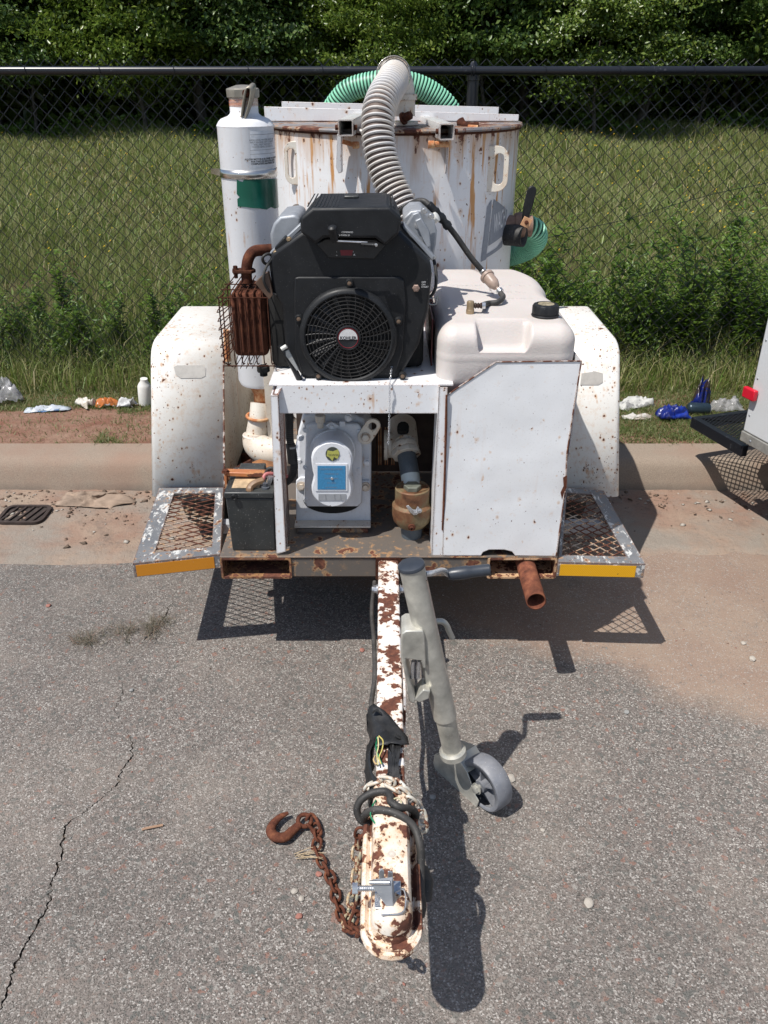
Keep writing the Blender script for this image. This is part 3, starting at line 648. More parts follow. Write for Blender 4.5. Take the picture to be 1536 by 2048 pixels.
for k, z in enumerate(zz):
    x = (.019 if k % 2 else -.019)
    pts.append(Vector((x, -.003 if k % 2 else .003, z - .15)))
full = []
for a, b in zip(pts, pts[1:]): full += [a.lerp(b, .07), a.lerp(b, .5), a.lerp(b, .93)]
m.tube(full, .0018, 5); o = obj('wire', m, VINYL, None, 60, origin=(0, 0, 0)); wme = o.data; bpy.data.objects.remove(o)
m2 = MB().tube([Vector((-p.x, -p.y, p.z)) for p in full], .0018, 5); o = obj('wire', m2, VINYL, None, 60, origin=(0, 0, 0)); wme2 = o.data; bpy.data.objects.remove(o)
for i in range(-118, 119):
    link_inst('wire', wme if i % 2 else wme2, fence, (i * px_x, FY + .026, .15), Quaternion((0, 1, 0), .004 * math.sin(i * .37)))
for i in range(-12, 13):
    x = i * .375 + .06; obj('wire_tie', MB().torus((x, FY - .002, RZ), (1, .35, .1), .0245, .0017, 18, 5), VINYL, fence, 60)
m = MB().tube(smooth([at(1085, 478, Y=4.80), at(1180, 455, Y=4.80), at(1260, 437, Y=4.81), at(1340, 412, Y=4.82), at(1440, 385, Y=4.80), at(1536, 365, Y=4.79), at(1640, 330, Y=4.80)], 5), .0018, 5)
obj('loose_wire', m, VINYL, fence, 60)

# --- roadside litter
def crumple(name, c, size, mat, seed, rot=0, n=16, fold=1.0, thick=.0012, **kw):
    w_, d_, h_ = size; V = []; r = random.Random(seed); ca, sa = math.cos(rot), math.sin(rot)
    for j in range(n):
        for i in range(n):
            u = i / (n - 1); v = j / (n - 1)
            nx = mnoise.noise(Vector((u * 2.3, v * 2.3, seed))) ; ny = mnoise.noise(Vector((u * 2.3, v * 2.3, seed + 40)))
            rid = 1 - abs(mnoise.noise(Vector((u * 2.6 * fold, v * 2.6 * fold, seed + 9)))) * 2.2
            rid2 = 1 - abs(mnoise.noise(Vector((u * 7 * fold, v * 7 * fold, seed + 19)))) * 2
            e = min(1, 4.5 * min(u, 1 - u, v, 1 - v) + .12)
            x = w_ * (u - .5) * (1 + nx * .5) + nx * w_ * .22; y = d_ * (v - .5) * (1 + ny * .5) + ny * d_ * .25
            z = h_ * max(0, rid * .7 + rid2 * .3) * (e ** .6) + .003
            V.append((x * ca - y * sa, x * sa + y * ca, z))
    F = [(j * n + i, j * n + i + 1, (j + 1) * n + i + 1, (j + 1) * n + i) for j in range(n - 1) for i in range(n - 1)]
    o = link_inst(name, npmesh(name, V, F, mat), None, c, **kw)
    md = o.modifiers.new('solid', 'SOLIDIFY'); md.thickness = thick
    return o
def twotone(name, a, b, sc, thr, rough=.4, tr=0):
    g = G(name); c = g.mix(g.rng(g.noise(sc, 3, .5), thr, thr + .02), a, b); c = g.mix(g.rng(g.noise(sc * 4, 4, .7), .55, .75, 0, .35), c, (.25, .2, .15))
    m_ = g.bsdf(c, rough)
    if tr: g.p.inputs['Alpha'].default_value = 1 - tr
    return m_
def ground(px, py, z=.15): return at(px, py, Z=z)
CLEARP = twotone('clear_film', (.35, .35, .35), (.55, .55, .56), 9, .5, .2, .6)
LG = 'litter along the fence'
crumple('plastic_bag', ground(8, 808), (.17, .12, .16), CLEARP, 3, .3, n=20, category='plastic bag', label='clear crumpled plastic bag lying by the fence, furthest left of the litter', group=LG)
crumple('snack_wrapper', ground(88, 822), (.20, .07, .03), twotone('wrapper_white_blue', (.45, .49, .54), (.06, .14, .28), 9, .56), 8, .15, category='wrapper', label='flat white and pale blue wrapper on the grass beside the clear plastic bag', group=LG)
crumple('torn_paper', ground(172, 812), (.12, .07, .05), twotone('paper_grubby', (.58, .55, .50), (.40, .36, .30), 14, .5, .8), 14, -.7, category='paper', label='grubby grey torn paper twisted against the fence left of the orange foil', group=LG)
crumple('foil_wrapper', ground(212, 812), (.11, .06, .05), twotone('wrapper_orange', (.42, .13, .03), (.45, .42, .42), 14, .58, .3), 21, .2, category='wrapper', label='crumpled orange and silver foil wrapper between grey paper and white bag', group=LG)
crumple('paper_bag', ground(254, 814), (.10, .06, .06), twotone('paper_white', (.52, .52, .52), (.30, .30, .32), 10, .55, .6), 33, 0, category='bag', label='small white crumpled bag beside the orange foil wrapper', group=LG)
m = MB().lathe([(.030, 0), (.036, .004), (.037, .11), (.030, .125), (.020, .14), (.020, .155)], ground(291, 808), (0.1, -.1, 1), 20)
pc = obj('plastic_bottle', m, WHITEPL, None, 40, category='bottle', group=LG, label='white plastic bottle standing at the fence beside the left fender')
crumple('newspaper_sheet', ground(1268, 815), (.22, .10, .06), twotone('newsprint', (.48, .48, .46), (.26, .26, .26), 30, .52, .8), 41, .3, category='paper', label='wrinkled white newspaper sheet between the right fender and the blue bag', group=LG)
crumple('paper_scrap', ground(1272, 838), (.15, .06, .03), twotone('paper_scrap', (.50, .48, .45), (.34, .30, .26), 20, .52, .8), 52, -.1, category='paper', label='small white paper scrap in the grass just in front of the newspaper', group=LG)
crumple('blue_bag', ground(1345, 838), (.17, .10, .085), twotone('film_blue', (.008, .018, .16), (.012, .035, .28), 8, .5, .3), 60, .1, n=20, category='bag', label='shiny dark blue crumpled bag lying on the grass', group=LG)
a = ground(1372, 828) + Vector((0, 0, .033)); b = ground(1402, 829) + Vector((0, 0, .033)); ax = (b - a).normalized()
can = obj('drink_can', MB().lathe([(.020, 0), (.031, .008), (.033, .016), (.033, .105), (.026, .118)], a - Vector((0, 0, .0)), ax, 24), flat('can_dark', (.03, .05, .07), .3, .4), None, 40, category='can', group=LG, label='dark drink can with a silver end lying between the blue bags')
obj('can_end', MB().lathe([(.027, .1185), (.026, .121), (.022, .119), (.0, .119)], a, ax, 24), ALU, can, 40)
crumple('chip_bag', ground(1398, 818), (.12, .07, .19), twotone('film_blue_black', (.008, .018, .15), (.03, .02, .02), 16, .50, .3), 71, .9, n=20, category='bag', label='dark blue and black snack bag propped upright against the fence', group=LG)
crumple('plastic_film', ground(1452, 822), (.18, .10, .08), CLEARP, 83, .2, category='plastic film', label='clear crumpled film behind the black step of the second trailer', group=LG)
crumple('cloth_rag', at(185, 1003, Z=.015), (.30, .15, .035), simple('muddy_cloth', (.27, .20, .15), .95, 0, .35, 14, .8, 60), 90, -.1, n=26, fold=1.4, category='rag', label='mud coloured crumpled rag lying in the gutter beside the drain grate')
crumple('leaf_litter', at(118, 968, Z=.02), (.05, .03, .012), simple('dead_leaf', (.34, .24, .16), .9), 95, .5, n=8, category='dead leaf', label='small curled brown dead leaf in the gutter above the rag')
# drain grate, half silted up
dc = at(50, 1032, Z=.019); IRON = simple('rusty_iron', (.05, .035, .03), .8, .2, .4, 40, .6, 120)
dg = empty('drain_grate', dc, category='drain grate', label='small dark iron drain grate half buried in dry mud in the gutter')
x_, y_ = .105, .085
o_ = [dc + Vector((a, b, 0)) for a, b in rrect(.21, .17, .04)]; i_ = [dc + Vector((a, b, 0)) for a, b in rrect(.18, .14, .03)]
obj('frame', MB().ring(o_, i_, (0, 0, .014)), IRON, dg, 40)
obj('sump', MB().prism([dc + Vector((a, b, .001)) for a, b in rrect(.19, .15, .03)], (0, 0, .003)), simple('drain_silt', (.045, .035, .03), .95, 0, .5, 50, .9, 80), dg, 40)
for k in range(5):
    x = -.072 + k * .036; obj('bar', MB().box(dc + Vector((x - .005, -.072, .004)), dc + Vector((x + .005, .072, .012)), Matrix.Rotation(-.25, 3, 'Z')), IRON, dg, 35, .001)
# loose stones
def stone(px, py, r, mat, label, seed):
    bm = bmesh.new(); bmesh.ops.create_icosphere(bm, subdivisions=2, radius=r)
    for v in bm.verts:
        v.co *= 1 + .28 * mnoise.noise(v.co.normalized() * 1.3 + Vector((seed, 0, 0))); v.co.z *= .62; v.co.x *= 1.15
    me = bpy.data.meshes.new('pebble'); bm.to_mesh(me); bm.free(); finish(me, mat, 30)
    link_inst('pebble', me, None, at(px, py, Z=r * .4), Quaternion((0, 0, 1), seed), label=label, category='stone', group='loose stones on the asphalt')
ST_P = simple('stone_pale', (.38, .345, .30), .85, 0, .15, 60, .5, 120); ST_R = simple('stone_red', (.30, .13, .10), .85, 0, .2, 60, .5, 120); ST_G = simple('stone_grey', (.26, .26, .25), .85, 0, .2, 60, .5, 120)
for i, (px, py, r, mt, lb) in enumerate([
    (1022, 1557, .0125, ST_P, 'largest cream stone on the asphalt, just behind the jack wheel'), (866, 1594, .009, ST_G, 'grey pebble just left of the jack caster in the shadow lines'),
    (1505, 1317, .012, ST_P, 'pale oval stone near the right edge of the picture, larger of two there'), (1487, 1286, .009, ST_P, 'small pale stone just above the oval stone at the right edge'),
    (1178, 1806, .012, ST_P, 'pale flat pebble alone on the asphalt right of the long tongue shadow'), (598, 1832, .008, ST_R, 'pinkish pebble left of the coupler tip, lowest of three there'),
    (603, 1797, .007, ST_P, 'pale pebble left of the coupler, middle of three there'), (589, 1782, .008, ST_P, 'whitish pebble left of the coupler, topmost of three there'),
    (724, 1300, .009, ST_R, 'brown clay lump just left of the tongue, below the deck shadow'), (97, 1211, .009, ST_R, 'small red brick chip on the asphalt near the left edge'),
    (638, 1748, .008, ST_R, 'reddish pebble beside the rusty chain loop'), (1253, 1424, .008, ST_G, 'grey pebble on the dusty asphalt right of the crank shadow'),
    (1085, 1660, .006, ST_P, 'tiny cream pebble right of the jack wheel shadow'), (263, 1380, .007, ST_G, 'grey pebble beside the faint part of the crack')]):
    stone(px, py, r, mt, lb, i * 1.7 + 1)
obj('wood_stick', MB().tube(smooth([at(284, 1659, Z=.004), at(300, 1655, Z=.006), at(326, 1650, Z=.004)], 3), .0036, 6), simple('stick_wood', (.32, .20, .13), .9), None, 60, category='stick', label='short brown stick lying on the asphalt to the right of the crack')
m = MB()
for k in range(9):
    a = at(588 + k * 2, 1708 + (k % 3) * 5, Z=.003); ang = random.uniform(-.5, .35); L = random.uniform(.03, .09)
    b = a + Vector((math.cos(ang), math.sin(ang) * .9, 0)) * L; b.z = random.uniform(.004, .02); m.tube([a, a.lerp(b, .5) + Vector((0, 0, .006)), b], [.0011, .001, .0005], 4)
obj('dry_straw', m, simple('straw', (.42, .32, .20), .8), None, 60, category='straw', label='few wisps of dry straw on the asphalt beside the rusty chain', kind='stuff')
# dried weed clump in the crack
n = 1000; th = rng.uniform(0, 1, n); cxy = [(150, 1285), (200, 1278), (255, 1268), (300, 1262), (330, 1238)]
P = []
for t in th:
    i = min(3, int(t * 4)); f = t * 4 - i; x = cxy[i][0] * (1 - f) + cxy[i + 1][0] * f + rng.normal() * 15; y = cxy[i][1] * (1 - f) + cxy[i + 1][1] * f + rng.normal() * 11 * (1 - abs(t - .5))
    P.append(tuple(at(x, y, Z=.002)))
P = np.array(P); P = P[np.array([fbm(a, b, 14, 3) > -.12 for a, b in zip(P[:, 0], P[:, 1])])]; n = len(P); blades(P, rng.uniform(.010, .045, n), rng.uniform(.0010, .0024, n), 3.2, [DRYG], 'dried_weed', kind='stuff', category='dried weed', label='flattened grey green dried weed growing out of the asphalt crack')

# gutter debris: clods, bark flakes, grit washed against the kerb
def grit(name, spots, mats, **kw):
    V = []; F = []; mi = []; rr = random.Random(31)
    for x, y, z, r in spots:
        o = len(V); k = rr.randrange(len(mats)); a = rr.uniform(0, 6.28); fl = rr.uniform(.25, .7); el = rr.uniform(.7, 1.8)
        for vx, vy, vz in ((1, 0, 0), (-1, 0, 0), (0, 1, 0), (0, -1, 0), (0, 0, 1), (0, 0, -.6), (.6, .6, .5), (-.6, .5, .4)):
            q = r * rr.uniform(.7, 1.25); X_, Y_ = vx * q * el, vy * q; V.append((x + X_ * math.cos(a) - Y_ * math.sin(a), y + X_ * math.sin(a) + Y_ * math.cos(a), z + vz * q * fl))
        for f in ((0, 6, 4), (6, 2, 4), (2, 7, 4), (7, 1, 4), (1, 3, 4), (3, 0, 4), (0, 2, 6), (2, 1, 7), (0, 5, 2), (2, 5, 1), (1, 5, 3), (3, 5, 0)): F.append(tuple(o + i for i in f)); mi.append(k)
    link_inst(name, npmesh(name, V, F, mats, None, mi), None, (0, 0, 0), kind='stuff', **kw)
gr = random.Random(12); sp = []
MUDC = simple('dry_mud_clod', (.22, .145, .105), .95, 0, .3, 60, .6, 120); DEADL = simple('dead_bark_flake', (.12, .085, .06), .9, 0, .4, 60, .5, 120)
for i in range(620):
    left = gr.random() < .6
    if left: x = gr.uniform(-2.3, -.9); y = 3.56 - abs(gr.gauss(0, .22))
    else: x = gr.uniform(.85, 2.4); y = 3.56 - abs(gr.gauss(0, .16))
    if y < 2.95: continue
    sp.append((x, y, gutz(x, y) + .002, abs(gr.gauss(0, .0055)) + .002))
for i in range(150): x = gr.uniform(-.6, 1.8); sp.append((x, gr.uniform(2.0, 2.9), .001, gr.uniform(.0012, .0035)))
grit('gutter_debris', sp, [MUDC, DEADL, MUDC, ST_P], category='debris', label='scattered mud clods, bark flakes and grit lying in the gutter')
sp = [(gr.uniform(-1.6, 1.9), gr.uniform(.75, 2.8), .001, gr.uniform(.0015, .0042)) for i in range(260)]
grit('loose_grit', sp, [ST_P, ST_G, ST_R, ST_G], category='grit', label='sparse loose grit scattered across the open asphalt')
# --- second trailer at the right edge
bx = Vector((1.52, 3.26, 0)); dv_ = Vector((.30, -.954, 0)).normalized(); nv = Vector((dv_.y, -dv_.x, 0)) * -1   # nv points to the right, away from the view
if nv.x < 0: nv = -nv
t2 = empty('enclosed_trailer', bx, category='trailer', label='white enclosed trailer with a red side lamp, cut off by the right edge')
def tp(a, b, z): return bx + dv_ * a + nv * b + Vector((0, 0, z))
z0 = at(1482, 880, Y=3.26).z
z1 = 2.0
m = MB().prism([tp(0, 0, z0 + .045), tp(3.2, 0, z0 + .045), tp(3.2, 1.7, z0 + .045), tp(0, 1.7, z0 + .045)], (0, 0, z1 - z0)); obj('body', m, TRW, t2, 30, .006)
m = MB().prism([tp(-.003, -.004, z0), tp(3.2, -.004, z0), tp(3.2, 1.7, z0), tp(-.003, 1.7, z0)], (0, 0, .043)); obj('bottom_rail', m, simple('rail_alu', (.42, .41, .38), .4, .5), t2, 30, .003)
lp = at(1515, 786, X=bx.x + .025)
u_ = (lp - bx).dot(dv_); m = MB().prism([tp(u_ - .035, -.004, lp.z - .022), tp(u_ + .035, -.004, lp.z - .022), tp(u_ + .035, -.004, lp.z + .024), tp(u_ - .035, -.004, lp.z + .024)], -nv * .022)
obj('side_lamp', m, REDLENS, t2, 30, .005)
for k in range(6):
    obj('rivet', MB().lathe([(.005, 0), (.004, .002), (.0, .003)], tp(.02, 0, z0 + .12 + k * .16), -nv, 10), ALU, t2, 50)
obj('rivet', MB().lathe([(.006, 0), (.004, .002), (.0, .003)], tp(.06, -.004, z0 + .02), -nv, 10), ALU, t2, 50)
# rear step with mesh
sh = at(1410, 832, Y=3.62).z
for (a0, a1, b0, b1) in ((-.36, -.33, .02, 1.5), (-.33, .0, .02, .05), (-.33, 0, 1.47, 1.5)):
    obj('step_frame', MB().prism([tp(a0, b0, sh - .05), tp(a1, b0, sh - .05), tp(a1, b1, sh - .05), tp(a0, b1, sh - .05)], (0, 0, .05)), VINYL, t2, 30, .002)
def expanded(poly, pu, pv, u, v, th, tz, mb=None):
    """Expanded metal: two families of slanted strands clipped to a convex polygon."""
    mb = mb or MB(); u = Vector(u).normalized(); P = [Vector(p) for p in poly]; o = P[0]
    nn = u.cross(Vector(v)).normalized(); v = nn.cross(u); Q = [((p - o).dot(u), (p - o).dot(v)) for p in P]
    us = [q[0] for q in Q]; vs_ = [q[1] for q in Q]
    def pt(a, b): # back onto the (possibly tilted) plane
        return o + u * a + v * b
    for sg in (1, -1):
        L = (max(us) - min(us)) / pu + (max(vs_) - min(vs_)) / pv + 4; k0 = -int(L) - 2
        for k in range(k0, -k0):
            # line: a/pu - sg*b/pv = k
            hits = []
            for i in range(len(Q)):
                (a0, b0), (a1, b1) = Q[i], Q[(i + 1) % len(Q)]
                f0 = a0 / pu - sg * b0 / pv - k; f1 = a1 / pu - sg * b1 / pv - k
                if f0 * f1 < 0: t = f0 / (f0 - f1); hits.append((a0 + (a1 - a0) * t, b0 + (b1 - b0) * t))
            if len(hits) == 2:
                A, B = pt(*hits[0]), pt(*hits[1]); d = (B - A)
                if d.length < .004: continue
                d.normalize(); s_ = nn.cross(d) * th / 2; h = nn * tz / 2; off = nn * (.0008 * sg)
                mb.prism([A - s_ - h + off, B - s_ - h + off, B + s_ - h + off, A + s_ - h + off], nn * tz)
    return mb
pl = [tp(-.33, .05, sh - .004), tp(0, .05, sh - .004), tp(0, 1.47, sh - .004), tp(-.33, 1.47, sh - .004)]
obj('step_mesh', expanded(pl, .03, .018, nv, dv_, .004, .003), VINYL, t2, None)
m = MB().lathe([(.30, -.09), (.33, -.06), (.33, .06), (.30, .09)], tp(1.5, .25, .34 if False else .335), nv, 28); obj('tyre', m, BLACKR, t2, 40)
obj('chassis_rail', MB().prism([tp(-.2, .25, z0 - .1), tp(3, .25, z0 - .1), tp(3, .31, z0 - .1), tp(-.2, .31, z0 - .1)], (0, 0, .1)), VINYL, t2, 30)
# =================================================================== THE VACUUM TRAILER
X1, Y1, Z1 = Vector((1, 0, 0)), Vector((0, 1, 0)), Vector((0, 0, 1))
TR_ = empty('vacuum_trailer', (0, 3.2, 0), category='vacuum trailer', label='rusty white vacuum trailer with black engine, tank and long drawbar in the middle')
DZ = .41; FYF = 2.29
# --- frame and deck
frm = obj('frame', MB().box((-.305, FYF, .338), (.335, FYF + .012, DZ - .004)), DECKP, TR_, 35, .002)
for x in (-.50, .50): obj('frame_rail', MB().box((x - .03, 2.6, .27), (x + .03, 4.2, .335)), DECKP, frm, 35, .003)
obj('axle', MB().tube([(-.62, 3.3, .30), (.62, 3.3, .30)], .028, 14), RUST_DK, frm, 40)
obj('cross_member', MB().box((-.60, 2.56, .345), (.80, 2.60, .385)), simple('cross_member_grey', (.35, .36, .38), .5), frm, 35, .003)
def pocket(x0, x1, mat):
    o = [Vector((x0 + (x1 - x0) / 2, FYF - .006, .3725)) + X1 * a + Z1 * b for a, b in rrect(x1 - x0, .078, .007, 3)]
    i = [Vector((x0 + (x1 - x0) / 2, FYF - .006, .3725)) + X1 * a + Z1 * b for a, b in rrect(x1 - x0 - .014, .064, .005, 3)]
    return MB().ring(o, i, (0, .9, 0))
obj('fork_pocket', pocket(-.530, -.300, 0), paint('pocket_rust', base=(.13, .07, .05), rust=.52, spots=.6, edge=.8, dirt=.3, dirtc=(.42, .16, .08)), frm, 35)
obj('fork_pocket', pocket(.335, .560, 0), paint('pocket_flaking', base=(.62, .42, .26), rust=.56, spots=.6, edge=.9, dirt=.6, dirtc=(.20, .12, .08)), frm, 35)
deck = obj('deck', MB().box((-.53, FYF - .004, DZ), (.56, 4.10, DZ + .006)), DECKP, TR_, 35, .002)
# --- steps
def stepbuild(rl, rr_, frn, fl, wl_, wr_, wb, wf, amb, pu, pv, label):
    """corner points rear-left, rear-right, front-right, front-left; border widths"""
    q = [rl, rr_, frn, fl]
    def bil(u, v): return (rl * (1 - u) + rr_ * u) * (1 - v) + (fl * (1 - u) + frn * u) * v
    Wt = (rr_ - rl).length; Wf = (frn - fl).length; D = (fl - rl).length
    inn = [bil(wl_ / Wt, wb / D), bil(1 - wr_ / Wt, wb / D), bil(1 - wr_ / Wf, 1 - wf / D), bil(wl_ / Wf, 1 - wf / D)]
    st = obj('side_step', MB().ring(q, inn, (0, 0, -.004)), GREYPAINT, TR_, 35, label=label)
    down = Vector((0, 0, -.048))
    sk = MB()
    for a, b in ((0, 1), (1, 2), (2, 3), (3, 0)):
        A, B = q[a], q[b]; d = (B - A).normalized(); nn = Vector((-d.y, d.x, 0)); c = (rl + rr_ + frn + fl) / 4
        if nn.dot(c - A) < 0: nn = -nn
        sk.prism([A + Vector((0, 0, -.0045)), B + Vector((0, 0, -.0045)), B + nn * .005 + Vector((0, 0, -.0045)), A + nn * .005 + Vector((0, 0, -.0045))], down)
    obj('step_skirt', sk, GREYPAINT, st, 35)
    # mesh under the border
    cc = sum(inn, Vector()) / 4; big = [cc + (p - cc) * 1.03 + Vector((0, 0, -.006)) for p in inn]
    obj('expanded_mesh', expanded(big, pu, pv, (rr_ - rl), Vector((0, -1, 0)) + Z1 * ((fl - rl).z / (fl - rl).length), .0032, .003), STEP_MESH, st, None)
    A, B = fl, frn; d = (B - A).normalized(); nn = Vector((d.y, -d.x, 0)).normalized()
    if nn.y > 0: nn = -nn
    a0, b0 = (A.lerp(B, amb[0]), A.lerp(B, amb[1]))
    obj('reflective_tape', MB().prism([a0 + nn * .0005 + Z1 * -.008, b0 + nn * .0005 + Z1 * -.008, b0 + nn * .0005 + Z1 * -.050, a0 + nn * .0005 + Z1 * -.050], nn * .0012), amb[2], st, 35)
    return st
STEP_MESH = paint('mesh_rust', base=(.34, .28, .23), rust=.50, spots=.55, edge=0, dirt=.5, dirtc=(.45, .38, .30))
stepbuild(at(318, 976, Z=.412), at(447, 975, Z=.412), at(441, 1108, Z=.405), at(265, 1127, Z=.392), .062, .030, .045, .055, (.03, .92, AMBER1), .062, .030, 'grey framed step with flattened wide mesh and dull orange tape')
stepbuild(at(1128, 975, Z=.412), at(1207, 981, Z=.412), at(1291, 1128, Z=.405), at(1116, 1124, Z=.405), .012, .05, .040, .045, (.03, .90, AMBER2), .042, .040, 'scuffed grey step with diamond mesh and bright yellow tape')
# --- fenders with wheels
FPRO = [(2.80, .37), (3.005, .792), (3.02, .822), (3.036, .850), (3.055, .872), (3.080, .886), (3.110, .893), (3.140, .895), (3.58, .895), (3.61, .888), (3.635, .87), (3.65, .85), (3.88, .37)]
def fender(x0, x1, inner, label):
    n = len(FPRO); V = []
    rad = .018; outer = x0 if inner == x1 else x1; sg = 1 if inner > outer else -1
    m = MB(); cx = (3.32, .37)
    def off(p, d):
        v = Vector((p[0] - cx[0], p[1] - cx[1])); L = v.length; return (cx[0] + v.x * (1 - d / L), cx[1] + v.y * (1 - d / L))
    secs = []
    for k in range(6):
        a = R_(90 * k / 5); secs.append((outer + sg * rad * (1 - math.sin(a)), [off(p, rad * (1 - math.cos(a)) ) if p[1] > .38 else (p[0] + (1 if p[0] < 3.3 else -1) * rad * (1 - math.cos(a)) * .9, p[1]) for p in FPRO]))
    secs = secs[::-1]                      # from the side wall up to the top edge
    secs = [(outer, [(p[0], p[1]) for p in secs[0][1]])] + secs[1:] if False else secs
    # order: side wall (outer) ... round ... inner edge
    secs = sorted(secs, key=lambda s: abs(s[0] - outer))
    allsec = secs + [(inner, FPRO)]
    vs = []; fs = []
    for x, pr in allsec: vs += [(x, p[0], p[1]) for p in pr]
    for i in range(len(allsec) - 1):
        for k in range(n - 1): a = i * n + k; fs.append((a, a + 1, a + n + 1, a + n))
    fs.append(tuple(range(n)))             # outer side wall
    m.add(vs, fs)
    f = obj('fender', m, WHITE_FENDER if inner < 0 else WHITE_FENDER_R, TR_, 22, solid=.003, label=label)
    obj('inner_wall', MB().prism([(inner + (.002 if inner < 0 else -.002), p[0], p[1]) for p in FPRO], (-.002 if inner < 0 else .002, 0, 0)), paint('fender_wall', base=(.66, .60, .50), dots=1.6, rust=.70, spots=.69, edge=.6, streak=1.0, dirt=.8, dirtc=(.40, .27, .15)) if inner < 0 else WHITE_DIRTY, f, 35)
    obj('rusty_seam', MB().tube(smooth([(inner, p[0] - .0005, p[1]) for p in FPRO], 3), [.0022 + .0016 * abs(math.sin(i * 1.7)) for i in range((n - 1) * 3 + 1)], 6), WHITE_TONGUE, f, 50)
    obj('rusty_seam', MB().tube([(inner, 2.80, .372), (outer - sg * -.03, 2.80, .372)], .0028, 6), WHITE_TONGUE, f, 50)
    return f
fl_ = fender(-.882, -.605, -.605, 'left wheel fender, cream white with a faded grey reflector'); fr_ = fender(.605, .892, .605, 'right wheel fender with heavy rust on its outer front edge')
def onface(f_pts, x_add=0):
    """points on the sloping front face of the fenders"""
    out = []
    p0 = Vector((0, 2.80, .37)); nn = Vector((0, -.422, .205)).normalized()
    for px, py in f_pts:
        r = ray(px, py); t = (p0 - Vector((0, 0, CH))).dot(nn) / r.dot(nn); out.append(Vector((0, 0, CH)) + r * t + nn * .0030)
    return out
for fo, pts, rot in ((fl_, [(348, 734), (355, 731), (405, 731), (412, 736), (411, 752), (404, 756), (362, 757), (352, 750)], 0), (fr_, [(1163, 747), (1190, 743), (1205, 747), (1205, 765), (1196, 770), (1160, 770)], 0)):
    obj('faded_reflector', MB().prism(onface(pts), (0, -.0008, .0004)), PATCH, fo, 35)
for s in (-1, 1):
    wh = obj('wheel', MB().lathe([(.06, -.03), (.17, -.035), (.19, -.06), (.19, .06), (.17, .035), (.06, .03)], (s * .745, 3.3, .315), X1 * s, 32), WHITE_DIRTY, TR_, 40)
    obj('tyre', MB().lathe([(.192, -.085), (.25, -.098), (.295, -.085), (.312, -.05), (.315, 0), (.312, .05), (.295, .085), (.25, .098), (.192, .085)], (s * .745, 3.3, .315), X1 * s, 40), BLACKR, wh, 40)
# --- tank
TX, TY, TRD = .045, 3.71, .50; TZ1 = 1.60
tank = obj('tank', MB().lathe([(.02, DZ + .01), (TRD, DZ + .012), (TRD, TZ1), (TRD - .02, TZ1 + .001)], (TX, TY, 0), Z1, 72), WHITE_TANK, TR_, 40, label='big upright white steel tank streaked with rust')
LIDM = paint('lid_grey_rust', base=(.16, .165, .18), rust=.55, spots=.62, edge=.9, streak=0, dirt=.4, dirtc=(.55, .40, .28), scale=8)
obj('lid', MB().lathe([(.02, TZ1 + .002), (TRD + .012, TZ1 + .002), (TRD + .014, TZ1 + .008), (TRD + .010, TZ1 + .014), (.02, TZ1 + .018)], (TX, TY, 0), Z1, 72), LIDM, tank, 40)
obj('lid_seam', MB().torus((TX, TY, TZ1 - .001), Z1, TRD + .003, .0055, 90, 8), RUST_DK, tank, 60)
def angle_iron(x0, x1, y, z0, z1a, z1b, mat=WHITE, depth=.045):
    m = MB().prism([(x0, y, z0), (x1, y, z0), (x1, y, z1b), (x0, y, z1a)], (0, .005, 0)); m.box((x0, y + .0055, z0), (x1, y + depth, z0 + .005)); return m
zt = TZ1 + .018
a = at(528, 213, Y=3.66); b = at(1038, 229, Y=3.66)
obj('lid_stiffener', angle_iron(a.x, b.x, 3.66, zt, a.z, b.z), WHITE, tank, 35, .0015)
a = at(563, 203, Y=4.02); b = at(998, 214, Y=4.02)
obj('lid_stiffener', angle_iron(a.x, b.x, 4.02, zt, a.z, b.z), WHITE, tank, 35, .0015)
# two hollow square bars over the lid
def hollow_bar(c, s, t, vec, mat, name='lid_bar'):
    o = [c + X1 * a + Z1 * b for a, b in rrect(s, s, .004, 2)]; i = [c + X1 * a + Z1 * b for a, b in rrect(s - t * 2, s - t * 2, .003, 2)]
    return MB().ring(o, i, vec)
BARM = paint('bar_grey_white', base=(.50, .50, .50), rust=.68, spots=.70, edge=.9, streak=.1, dirt=.6, dirtc=(.70, .68, .62), scale=10)
for (px, py, bx_, by_) in ((691, 256, 722, 207), (894, 264, 850, 212)):
    c = at(px, py, Y=3.12); e = at(bx_, by_ + 8, Y=3.72); e.z = c.z + .0
    hb = obj('lid_bar', hollow_bar(c, .052, .004, e - c, BARM), BARM, tank, 35)
    obj('bar_bolt', MB().hexbolt(c + Vector((.026, .03, -.0)), X1, .010, .012), RUST_RED, hb, 35); obj('bar_bolt', MB().hexbolt(c + Vector((-.026, .03, -.0)), -X1, .010, .010), RUST_RED, hb, 35)
# hinge / gusset plates under the bars
gl = at(684, 290, Y=3.19)
obj('gusset_plate', MB().prism([at(674, 268, Y=3.185), at(682, 270, Y=3.185), at(683, 345, Y=3.20), at(677, 347, Y=3.20), at(672, 335, Y=3.20)], (.004, .03, 0)), WHITE, tank, 35, .001)
obj('gusset_plate', MB().prism([at(893, 284, Y=3.21), at(897, 284, Y=3.19), at(893, 345, Y=3.205), at(890, 348, Y=3.215)], (.004, .03, 0)), WHITE, tank, 35, .001)
obj('catch_pin', MB().tube([at(685, 283, Y=3.17), at(713, 291, Y=3.18)], .008, 10), RUST_OR, tank, 40)
obj('catch_pin', MB().tube([at(862, 288, Y=3.17), at(897, 289, Y=3.18)], .010, 10), RUST_OR, tank, 40)
for px, py, r in ((711, 290, .012), (862, 289, .013)): obj('catch_pin_head', MB().lathe([(r, -.01), (r, .01), (r * .7, .014)], at(px, py, Y=3.17), X1, 10), RUST_OR, tank, 40)
